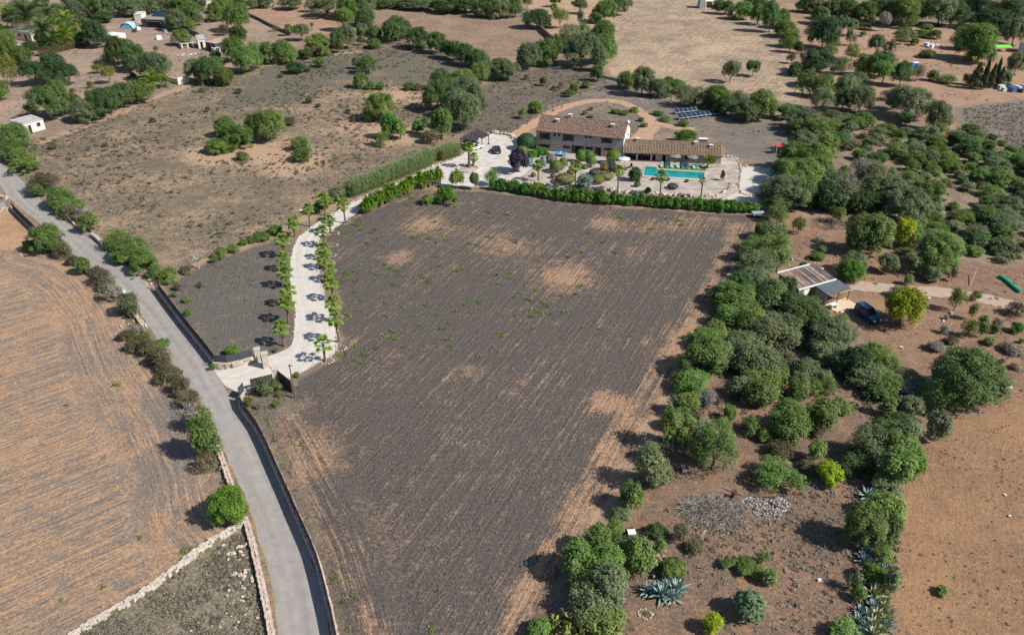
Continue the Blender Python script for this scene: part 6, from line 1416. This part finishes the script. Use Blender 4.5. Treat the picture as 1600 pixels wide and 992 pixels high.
SCR = '35,222 100,207 250,152 400,97 560,72 640,66 750,118 700,175 715,222 600,265 540,296 450,345 300,405 205,378 115,298 45,240'
sandy = [(395, 238, 4), (345, 243, 4), (620, 150, 4), (600, 205, 4), (640, 215, 4)]
scatter('dry_scrub', SCR, 5200, .22, .8, (.125, .112, .09), 'dry', 'low grey-brown scrub covering the left field', 21, 8, .5, sandy, patch=12)
scatter('green_scrub', SCR, 1700, .22, .9, (.085, .10, .05), 'olive', 'dull green low scrub among the dry growth of the left field', 22, 9, .55, sandy, patch=9)
scatter('straw_grass', SCR, 2600, .2, .55, (.27, .215, .135), 'straw', 'straw-coloured dry grass in the left field', 23, 6, .5, sandy, patch=7)
scatter('dry_scrub', '705,182 765,132 860,102 935,112 955,138 880,168 800,208 735,213', 900, .25, .8, (.14, .12, .085), 'dry2', 'low brown scrub left of the dirt track behind the house', 24, 8, .5)
scatter('dry_scrub', '908,1000 912,905 962,805 1032,690 1100,640 1230,560 1330,590 1400,700 1395,860 1385,1000', 2600, .14, .5, (.2, .168, .128), 'dry3', 'low dry growth across the lower clearing', 25, 8, .5, [(1050, 955, 4), (1180, 905, 3)], patch=8)
scatter('dry_scrub', '1500,170 1600,160 1640,240 1515,218', 1800, .15, .6, (.2, .178, .14), 'dry4', 'tangled grey brush at the right edge above the grove', 26, 9, .6)
scatter('rough_grass', '112,990 202,945 292,880 384,824 404,884 424,992 426,1010 100,1010', 3800, .07, .36, (.175, .158, .115), 'rough', 'rough green-brown grass in the walled corner at lower left', 27, 12, .6, patch=1.6)
scatter('rough_grass', '384,640 455,600 470,640 432,650 470,760 505,850 545,1000 530,1000 500,900 430,730', 1400, .1, .34, (.15, .14, .085), 'rough2', 'dry grass strip between long wall and dark field', 28, 8, .6, patch=3)
scatter('rough_grass', '60,345 100,385 142,425 190,472 225,515 262,562 305,630 345,695 372,790 350,780 330,718 285,640 228,560 186,482 146,432 100,405 70,396', 1900, .12, .45, (.165, .145, .085), 'rough3', 'dry grass and weeds along the left verge of the lane', 29, 8, .6, patch=3)
scatter('rough_grass', '0,245 20,262 60,300 120,355 160,385 215,420 248,446 270,430 240,400 190,365 120,300 50,245', 900, .15, .5, (.13, .13, .07), 'rough4', 'weeds along the right verge of the upper lane', 30, 8, .6)
scatter('dry_litter', '1400,780 1440,700 1500,660 1600,660 1640,1010 1390,1010', 450, .08, .3, (.17, .14, .105), 'dry5', 'dark dry clumps on the red field at lower right', 31, 7, .35, patch=10)
scatter('stubble', '950,20 1190,20 1225,60 1255,150 1180,148 1100,150 970,122 945,100 960,60', 3200, .15, .4, (.36, .28, .18), 'stubble', 'pale straw stubble in the field behind the house', 32, 5, .7, patch=9)
scatter('stubble', '590,18 800,30 845,70 800,95 720,82 610,42', 1400, .15, .4, (.17, .14, .1), 'stubble2', 'brown stubble in the upper middle field', 33, 5, .5, patch=9)
scatter('dry_scrub', '250,450 330,412 440,378 452,470 448,540 345,568', 700, .1, .4, (.15, .135, .095), 'dry6', 'small dry weeds in the dark plot left of the drive', 34, 7, .45, patch=7)
scatter('dry_scrub', '1230,345 1390,400 1640,430 1640,620 1480,640 1380,555 1260,480', 900, .12, .45, (.14, .115, .085), 'dry7', 'dry weeds on the red-brown farm ground', 35, 7, .45, [(1330, 465, 7)], patch=8)
scatter('crop_residue', '560,335 700,305 850,318 1000,333 1175,343 1090,500 1010,640 930,770 850,930 780,1000 560,1000 500,850 440,690 540,560 530,430', 14000, .06, .24, (.2, .18, .155), 'residue', 'grey stubble and clods scattered over the dark field', 36, 4, .5, patch=5)
scatter('crop_residue', '0,400 90,400 150,440 230,570 330,730 375,815 110,985 0,985', 5000, .05, .2, (.27, .24, .2), 'residue2', 'grey straw lying on the striped tan field', 37, 4, .4, patch=4)
scatter('dry_scrub', '0,90 160,70 380,70 410,95 250,140 100,185 0,205', 1000, .2, .7, (.17, .145, .11), 'dry8', 'dry weeds across the yards at the upper left', 38, 7, .45, patch=9)
scatter('dry_scrub', '1325,50 1590,70 1590,150 1480,220 1410,150 1310,150', 800, .2, .8, (.2, .16, .115), 'dry9', 'dry weeds on the red field at the upper right', 39, 7, .45, patch=9)
scatter('dry_scrub', '850,172 960,125 1000,142 1090,172 1225,190 1225,250 1130,243 1120,215 835,200', 700, .15, .5, (.15, .135, .1), 'dry10', 'grey dry weeds behind the stone houses', 40, 7, .45, [(1090, 185, 5)], patch=7)

scatter('low_brush', '1290,192 1400,212 1530,212 1590,236 1650,245 1650,340 1590,412 1520,392 1440,380 1420,300 1340,255 1300,235', 1500, .3, 1.0, (.095, .125, .05), 'brush', 'low light green brush between the trees of the right-hand grove', 41, 7, .6, [(1490, 310, 5), (1395, 262, 3)], patch=7)

scatter('verge_scrub', '55,345 95,388 140,428 188,476 222,520 262,575 300,632 342,700 366,770 355,776 322,712 276,640 226,562 184,486 142,436 98,410 64,398', 900, .25, .95, (.125, .125, .062), 'verge', 'low green-brown scrub lining the left edge of the lane', 42, 9, .7, patch=5)
scatter('low_brush', '1190,345 1225,400 1200,440 1235,480 1290,540 1390,600 1400,660 1330,640 1220,600 1140,640 1090,700 1010,760 960,830 985,740 1050,640 1080,540 1130,440 1160,380', 1500, .25, 1.0, (.10, .118, .058), 'brush2', 'low olive brush filling the gaps of the boundary row and tree belt', 43, 8, .7, patch=6)
scatter('low_brush', '1380,590 1450,640 1440,720 1400,780 1410,860 1395,980 1330,980 1330,860 1350,760 1340,700 1370,650', 700, .2, .9, (.10, .118, .058), 'brush3', 'low olive brush between the trees beside the red field', 44, 8, .7, patch=5)

# ------------------------------------------------------------------ heaps, stones and clutter
def heap(px, py, r, n, m, label, size=(.15, .4), cat='rubble', name='rubble_heap', hh=.6, elong=1.5):
    c = g(px, py); mb = MB()
    for _ in range(n):
        a_ = rng.uniform(0, 6.28); q = r * math.sqrt(rng.random()); s_ = size[0] * .7 + (size[1] - size[0]) * .62 * rng.random() ** 1.8; mb.ball((q * math.cos(a_) * elong, q * math.sin(a_), s_ * .3 + hh * max(0, 1 - q / r) * rng.random()), (s_, s_ * .8, s_ * .65), 6, 4, .5)
    return mb.obj(name, m, None, loc=c, label=label, cat=cat, kind='stuff')
heap(972, 146, 1.6, 40, M_STONE, 'small heap of pale stones at the end of the hedgerow'); heap(1030, 158, 3.2, 60, M_STONE, 'spread of field stones below the hedgerow', elong=2.2); heap(1183, 207, 2.4, 70, mat('firewood', (.3, .23, .17), .9, var=.3, vscale=3), 'pile of cut firewood at the right of the solar panels', cat='wood pile', name='wood_pile')
heap(289, 87, 3, 34, M_PLAST, 'scattered white rubble in front of the ruins', (.2, .6)); heap(370, 862, 1.4, 26, M_STONE, 'tan rock outcrop in the walled corner by the lane', (.15, .5), hh=.3); heap(383, 905, 1.2, 26, M_STONE_P, 'pinkish rocks in the walled corner lower by the lane', (.12, .45), hh=.3); heap(368, 930, 1.0, 16, M_STONE, 'small white stones in the walled corner', (.1, .3), hh=.2); heap(300, 982, 2.2, 20, M_STONE_P, 'loose tan stones at the bottom of the walled corner', (.08, .28), hh=.1); heap(375, 968, 1.3, 16, M_STONE, 'rocks at the bottom right of the walled corner', (.12, .36), hh=.2)
heap(195, 506, 1.2, 14, M_STONE_P, 'orange stones at the broken wall beside the striped field', (.12, .4), hh=.2); heap(238, 441, 1.0, 26, M_STONE, 'heap of pale stones at the upper end of the black screen', (.12, .35))
heap(1045, 875, 1.3, 12, mat('rock', (.33, .24, .19), .9, var=.3, vscale=1.5, bump=.5), 'brown boulders above the agave rosettes', (.25, .75), hh=.2); heap(1030, 905, 1.0, 14, M_STONE_P, 'small pinkish stones behind the agave rosettes', (.12, .3)); heap(1270, 402, 2.6, 40, M_STONE, 'loose stones along the yard edge of the farm', (.12, .4), hh=.2, elong=2.4)
heap(210, 92 - 55, 2.2, 24, M_PLAST, 'pale rubble beside the lean-to at the top left', (.2, .6)); heap(137, 29, 2.6, 26, M_STONE_P, 'orange-tan block pile left of the barn', (.3, .8), hh=1.4)
o = empty('stone_well', g(1008, 959), 0, 'ring of white stones round a small plant in the lower clearing', 'stone ring'); mb = MB()
for k in range(18):
    a_ = 2 * math.pi * k / 18; mb.ball((rng.uniform(.5, .85) * math.cos(a_), rng.uniform(.4, .65) * math.sin(a_), .03), (rng.uniform(.06, .17), .11, .08), 6, 4, .5)
mb.obj('stones', M_STONE_P, o, kind='stuff'); link('plant', TUFTS[0], o, scale=(.9, .9, .6))
# brush pile
def sticks(px, py, r, n, ln, m, label, name, cat, hh=.9, rad=.03, elong=1.4):
    c = g(px, py); mb = MB()
    for _ in range(n):
        a_ = rng.uniform(0, 6.28); q = r * math.sqrt(rng.random()); p = Vector((q * math.cos(a_) * elong, q * math.sin(a_), .05 + hh * max(0, 1 - q / r) * rng.random())); d = Vector((rng.uniform(-1, 1), rng.uniform(-1, 1), rng.uniform(-.15, .45))).normalized() * ln * rng.uniform(.4, 1); mb.tube([p, p + d * .5 + Vector((0, 0, .06)), p + d], [rad, rad * .8, rad * .3], 4, False)
    return mb.obj(name, m, None, loc=c, label=label, cat=cat, kind='stuff')
sticks(1118, 802, 2.7, 1300, 1.1, mat('brushwood', (.27, .24, .205), .9, var=.4, vscale=2), 'large grey-brown brush pile in the lower clearing', 'brush_pile', 'brush pile', 1.3, .028, 1.3)
sticks(1083, 795, .9, 60, 2.2, mat('grey_canes', (.38, .37, .35), .8, var=.2, vscale=2), 'bundle of pale grey canes at the left of the brush pile', 'cane_bundle', 'canes', .5, .03)
sticks(1117, 825, 1.0, 40, 1.4, mat('pale_branches', (.4, .34, .24), .9), 'pale curved branches at the lower edge of the brush pile', 'branch_pile', 'branches', .4, .045)
sticks(165, 95, 2.6, 120, 2.4, M_DEAD, 'grey dead branch heap in the upper-left yard', 'branch_pile', 'branches', .8, .05); sticks(1300, 350, 3.0, 200, 1.8, mat('brush_brown', (.2, .14, .11), .9), 'reddish brush heap above the farm shed', 'brush_pile', 'brush pile', .4, .04); sticks(1335, 350, 2.0, 140, 1.6, M_DEAD, 'grey brush heap beside the lime tree behind the farm', 'brush_pile', 'brush pile', .4, .04)
heap(1180, 786, 1.0, 150, mat('ash_grey_litter', (.38, .38, .37), .8, var=.4, vscale=6), 'pale grey leaf litter heap right of the brush pile', (.08, .24), 'litter', 'litter_heap', .4, 1.6); heap(1200, 802, 1.0, 160, mat('mauve_litter', (.31, .28, .285), .8, var=.4, vscale=6), 'mauve-grey dead agave leaves right of the brush pile', (.08, .24), 'litter', 'litter_heap', .4, 1.5); heap(1219, 788, 1.1, 150, mat('ash_grey_litter', (.38, .38, .37)), 'white-grey litter round a dark plant at the clearing edge', (.08, .24), 'litter', 'litter_heap', .4, 1.0); heap(1160, 825, .7, 40, mat('mauve_litter', (.31, .28, .285)), 'small mauve-grey litter heap below the brush pile', (.05, .14), 'litter', 'litter_heap', .3, 1.2)
o = empty('oil_drum', g(1146, 777), .3, 'rusty red drum at the top of the brush pile', 'drum'); MB().tube([(0, 0, 0), (0, 0, .85)], .29, 14).obj('body', mat('rust_red', (.17, .045, .025), .8, var=.3, vscale=4), o); MB().tube([(0, 0, .83), (0, 0, .88)], .31, 14).obj('rim', M_RUST, o); MB().tube([(0, 0, .42), (0, 0, .46)], .305, 14).obj('hoop', M_RUST, o)
for i, (a_, b_, l_) in enumerate((((1128, 762), (1162, 775), 'long pale plank lying above the brush pile'), ((1183, 777), (1215, 778), 'straight brown pole lying beside the litter heaps'), ((1192, 780), (1214, 793), 'slanting dark pole lying among the litter heaps'), ((1072, 803), (1092, 782), 'grey board leaning on the left of the brush pile'))):
    p, q = g(*a_), g(*b_); MB().tube([(0, 0, .08), tuple(q - p + Vector((0, 0, .2)))], .06, 5).obj('timber', M_DEAD if i in (0, 3) else M_WOOD, None, loc=p, label=l_, cat='timber')
# white box
p = g(986, 840); o = empty('white_box', p, .05, 'small white-topped box stand beside the big clump', 'box'); MB().box((0, 0, .4), (.75, .6, .75)).obj('body', mat('box_blue', (.1, .12, .17), .7), o); MB().box((0, 0, .84), (.8, .7, .1)).obj('lid', M_WHITE, o); MB().box((-.1, .75, .3), (.8, .5, .5)).obj('rear_crate', M_RUST, o)
p = g(1068, 744 - 8); o = empty('shaded_box', p, .2, 'dark box with a pale front hidden under the boundary trees', 'box'); MB().box((0, 0, .4), (.7, .6, .8)).obj('body', M_DKWALL, o); MB().box((.0, -.32, .35), (.5, .03, .4)).obj('front', M_CONC, o)
# sign and cloth at the lane
p = g(195.5, 466.5); o = empty('road_sign', p, math.radians(25), 'light blue and white square sign at the left verge of the lane', 'sign'); MB().tube([(0, 0, 0), (0, 0, 1.7)], .04, 6).obj('post', M_CONC, o); sg = MB().box((0, -.05, 1.25), (.75, .04, .75)).obj('face', mat('sign_blue', (.45, .68, .82), .5), o); MB().box((0, -.078, 1.25), (.12, .012, .74)).box((-.2, -.078, 1.25), (.26, .011, .12)).box((.2, -.078, 1.25), (.26, .011, .12)).obj('white_cross', M_WHITE, sg)
p = g(244.5, 453); o = empty('hanging_cloth', p, math.radians(-35), 'red cloth with a teal hem at the upper end of the black screen', 'cloth'); MB().tube([(0, .08, 0), (0, .08, 1.9)], .04).obj('post', M_POST, o)
mb = MB(); 
for i in range(6): mb.add([(-.4 + .14 * i, .02 * (-1) ** i, .75), (-.26 + .14 * i, -.02 * (-1) ** i, .75), (-.26 + .14 * i, -.02 * (-1) ** i, 1.85), (-.4 + .14 * i, .02 * (-1) ** i, 1.85)], [(0, 1, 2, 3)])
mb.obj('red_cloth', mat('red_cloth', (.55, .08, .1), .8, var=.3, vscale=4, col2=(.75, .3, .32)), o); MB().bx(-.2, -.03, .3, .15, .0, .74).obj('teal_hem', mat('teal_cloth', (.03, .4, .38), .8), o)
# green net, planks and clutter at the farm
q = smooth_line(GP('1560,433 1568,437 1573,441 1581,448 1588,454 1594,458'), 2); mb = MB(); mb.tube([v_ - q[0] + Vector((0, 0, .25)) for v_ in q], [.22] * 3 + [.34] * 3 + [.3] * (len(q) - 6), 8); mb.obj('green_net', mat('green_net', (.01, .36, .2), .7, var=.15, vscale=2), None, loc=q[0], label='rolled bright green net lying at the farm on the right', cat='net')
p = g(1457, 441); o = empty('white_bench', p, -.05, 'white boat-shaped trough at the farm vegetable plot', 'trough'); MB().box((0, 0, .45), (1.5, .45, .25), 0, 1.1).obj('trough', M_WHITE, o); MB().box((-.5, 0, .16), (.1, .35, .32)).box((.5, 0, .16), (.1, .35, .32)).obj('legs', M_POST, o)
for i, (a_, b_, l_) in enumerate((((1427, 514), (1433, 507), 'yellow plank lying right of the lime pine'), ((1480, 512), (1487, 506), 'pale stick lying in the farm plot'), ((1515, 447), (1523, 431), 'grey leaning stake in the farm vegetable plot'))):
    p, q = g(*a_), g(*b_); MB().tube([(0, 0, .06), tuple(q - p + Vector((0, 0, .08 if i < 2 else .9)))], .06, 5).obj('timber', mat('yellow_plank', (.5, .36, .16), .8) if i == 0 else M_DEAD, None, loc=p, label=l_, cat='timber')
junk = [(1236, 406, .5, (.6, .62, .68), 'white tub on the ground above the farm shed'), (1255, 437 - 12, .7, (.62, .63, .65), 'white crate behind the farm shed, right of the trees'), (1241, 428, .8, (.7, .7, .72), 'white appliance against the back of the farm shed'), (1282, 424, .9, (.5, .52, .54), 'grey sheet metal scrap at the upper corner of the farm shed'), (1305, 432, .6, (.25, .3, .36), 'dark blue-grey bin below the bush behind the farm shed'), (1451, 468, .5, (.66, .68, .7), 'small white object on the ground right of the lime pine'), (1474, 502, .3, (.75, .75, .78), 'white bucket in the farm plot'), (1514, 520, .4, (.7, .7, .66), 'white bag in the vine row at the farm'), (1408, 544, .4, (.72, .72, .7), 'white scrap on the soil above the tree belt'), (1384, 502, .5, (.5, .55, .6), 'pale tub in the shade of the lime pine'), (1486, 490, .5, (.3, .33, .38), 'grey-blue box in the shade of the vines'), (1378, 610, .7, (.2, .25, .3), 'blue-grey drum shaded under the tree belt') if False else (1323, 515, .5, (.25, .34, .33), 'teal and white litter at the track below the parked car')]
def lump(px, py, s_, col, label, name='scrap_item', cat='clutter'):
    p = g(px, py); o = empty(name, p, rng.uniform(0, 3), label, cat); m = mat('scrap_%d' % len(MATS), col, .6)
    MB().box((0, 0, s_ * .3), (s_, s_ * .7, s_ * .6), 0, .9).obj('body', m, o); MB().box((0, 0, s_ * .63), (s_ * .95, s_ * .66, s_ * .06)).obj('lid', m, o)
for q in junk: lump(*q)
# upper right clutter
sheet_ = [(1556, 80, 4.4, 1.8, (.18, .62, .06), 'bright green sheet spread over a frame beside the big tree at upper right'), (1521, 94, 2.2, 1.2, (.2, .6, .08), 'small bright green tent under the big tree at upper right')]
for px, py, L_, W_, col, l_ in sheet_:
    p = g(px, py); o = empty('green_canopy', p, 0, l_, 'canopy'); MB().add([(-L_, -W_, 1.5), (L_, -W_, 1.5), (L_, 0, 2.1), (-L_, 0, 2.1), (L_, W_, 1.5), (-L_, W_, 1.5)], [(0, 1, 2, 3), (3, 2, 4, 5)]).obj('sheet', mat('lime_sheet', (.17, .55, .06), .7), o)
    for x_ in (-1, 1):
        for y_ in (-1, 1): MB().tube([(x_ * L_, y_ * W_, 0), (x_ * L_, y_ * W_, 1.5)], .06).obj('post', M_POST, o)
p = g(1428, 106); o = empty('blue_tank', p, .1, 'bright blue water tank with white lid at the upper-right field', 'tank'); MB().box((0, 0, .8), (2.2, 1.4, 1.5)).obj('body', mat('tank_blue', (.04, .3, .6), .5), o); MB().box((.3, 0, 1.6), (1.9, 1.5, .12)).obj('lid', M_WHITE, o); MB().box((-1.5, 0, .7), (.7, 1.2, 1.3)).obj('side_box', mat('navy', (.03, .05, .14), .6), o)
for i, (px, py, s_, col, l_) in enumerate(((1447, 73, 2.0, (.5, .55, .58), 'grey-white covered trailer in the upper-right field'), (1455, 75, 1.8, (.78, .78, .78), 'white boat-like hull in the upper-right field'), (1464, 75, 1.6, (.75, .76, .78), 'white tub right of the hull in the upper-right field'), (1571, 57, 2.0, (.3, .42, .52), 'pale blue object under trees at the right edge'))): lump(px, py, s_, col, l_)
cols = [(.1, .12, .25), (.6, .6, .6), (.55, .62, .55), (.03, .05, .12), (.12, .05, .1), (.05, .12, .3), (.35, .5, .6), (.5, .5, .52), (.06, .06, .08), (.2, .3, .45)]
cn = ['navy', 'white', 'pale green', 'dark blue', 'maroon', 'blue', 'light blue', 'grey', 'black', 'steel blue']
for i in range(10): lump(1559 + i * 4.4, 137 + (i % 3) * 2.5 + i * .3, 1.5 + .4 * (i % 2), cols[i], cn[i] + ' item in the row of junk at the right edge', 'scrap_item', 'junk')
# upper left clutter
p = g(200, 44); o = empty('tent', p, .1, 'pale blue arched tent in front of the barn', 'tent'); mb = MB(); n = 8
vs = []; 
for y_ in (-2.2, 2.2):
    for k in range(n + 1): a_ = math.pi * k / n; vs.append((2.4 * math.cos(a_), y_, 2.1 * math.sin(a_)))
mb.add(vs, [(k, k + 1, n + 1 + k + 1, n + 1 + k) for k in range(n)] + [tuple(range(n + 1, 2 * n + 2))]); mb.obj('canvas', mat('tent_blue', (.30, .52, .68), .7), o); MB().add([(2.0 * math.cos(math.pi * k / n), -2.15, 1.7 * math.sin(math.pi * k / n)) for k in range(n + 1)], [tuple(range(n + 1))]).obj('opening', mat('tent_inner', (.12, .3, .42), .8), o)
for q in ((216, 47, 1.6, (.72, .72, .72), 'white round tank in front of the barn'), (211, 51, 1.8, (.08, .08, .1), 'dark machinery below the blue tent'), (248, 62, 2.0, (.7, .69, .66), 'white sheet lying on the yard below the barn'), (167, 32, 1.4, (.5, .58, .66), 'pale blue scrap left of the barn'), (259, 51, 1.6, (.25, .45, .5), 'pale teal scrap right of the barn')): lump(*q)
a_, b_ = g(283, 45), g(312, 59); stone_wall([a_, b_], .5, 1.6, 'dark stone wall running from the barn to the ruins', mat('dark_stone2', (.16, .13, .11), .9, var=.3, vscale=1), size=.7)
stone_wall(GP('388,25 405,32 425,43 455,56'), .6, 1.1, 'stone wall edging the orange plot at the top', mat('dark_stone2', (.16, .13, .11)), size=.8)
stone_wall(GP('845,48 852,55 862,64'), .6, 1.8, 'brown stone wall between the clumps behind the house', mat('dark_stone2', (.16, .13, .11)), size=.7)
stone_wall(GP('940,122 952,124 968,128'), .5, .9, 'stone wall at the corner of the stubble field', M_STONE, size=.6)
p = g(1571, 612); o = empty('scarecrow_stand', p, 0, 'white and yellow scrap on a post at the red field edge', 'scrap'); MB().tube([(0, 0, 0), (0, 0, .8)], .07).obj('post', M_CONC, o); MB().box((-.3, 0, .9), (.5, .4, .35)).box((.35, 0, .75), (.5, .4, .2)).obj('white_bag', M_WHITE, o)
for i, (px, py, s_, l_) in enumerate(((1280, 907, .35, 'white stone-like scrap in the lower clearing shade'), (1408, 781, .2, 'small white pebble at the edge of the red field'), (1577, 807, .3, 'small white scrap on the red field'), (1570, 774, .3, 'yellow-white scrap high on the red field'))): lump(px, py, s_, (.7, .7, .68), l_)
p = g(1375, 140 + 0); 
a_, b_ = g(1318, 604), g(1336, 602)
for i, x in enumerate((1318, 1327, 1336)): pole(x, 604 - i, 594 - i, 'pale fence stake in the shade of the tree belt, %s from the left' % ordw(i), 'stake', M_DEAD, False, .05, 'stake')
p = g(477.5 - 7, 338); o = empty('globe_lamp', p, 0, 'small white globe lamp beside the upper left drive palms', 'lamp'); MB().tube([(0, 0, 0), (0, 0, 1.1)], .04).obj('post', M_POST, o); MB().ball((0, 0, 1.25), .2, 10, 7).obj('globe', M_WHITE, o, smooth=True)
p = g(1184, 339); o = empty('grey_trailer', p, .1, 'grey trailer at the right end of the long hedge', 'trailer'); MB().box((0, 0, .75), (2.4, 1.3, .4)).obj('bed', mat('trailer_grey', (.3, .36, .42), .5), o)
for s_ in (-1, 1): MB().tube([(0, s_ * .7, .3), (0, s_ * .85, .3)], .3, 12).obj('wheel', MATS['tyre'], o)
MB().tube([(1.2, 0, .6), (2.0, 0, .5)], .05).obj('drawbar', M_POST, o)
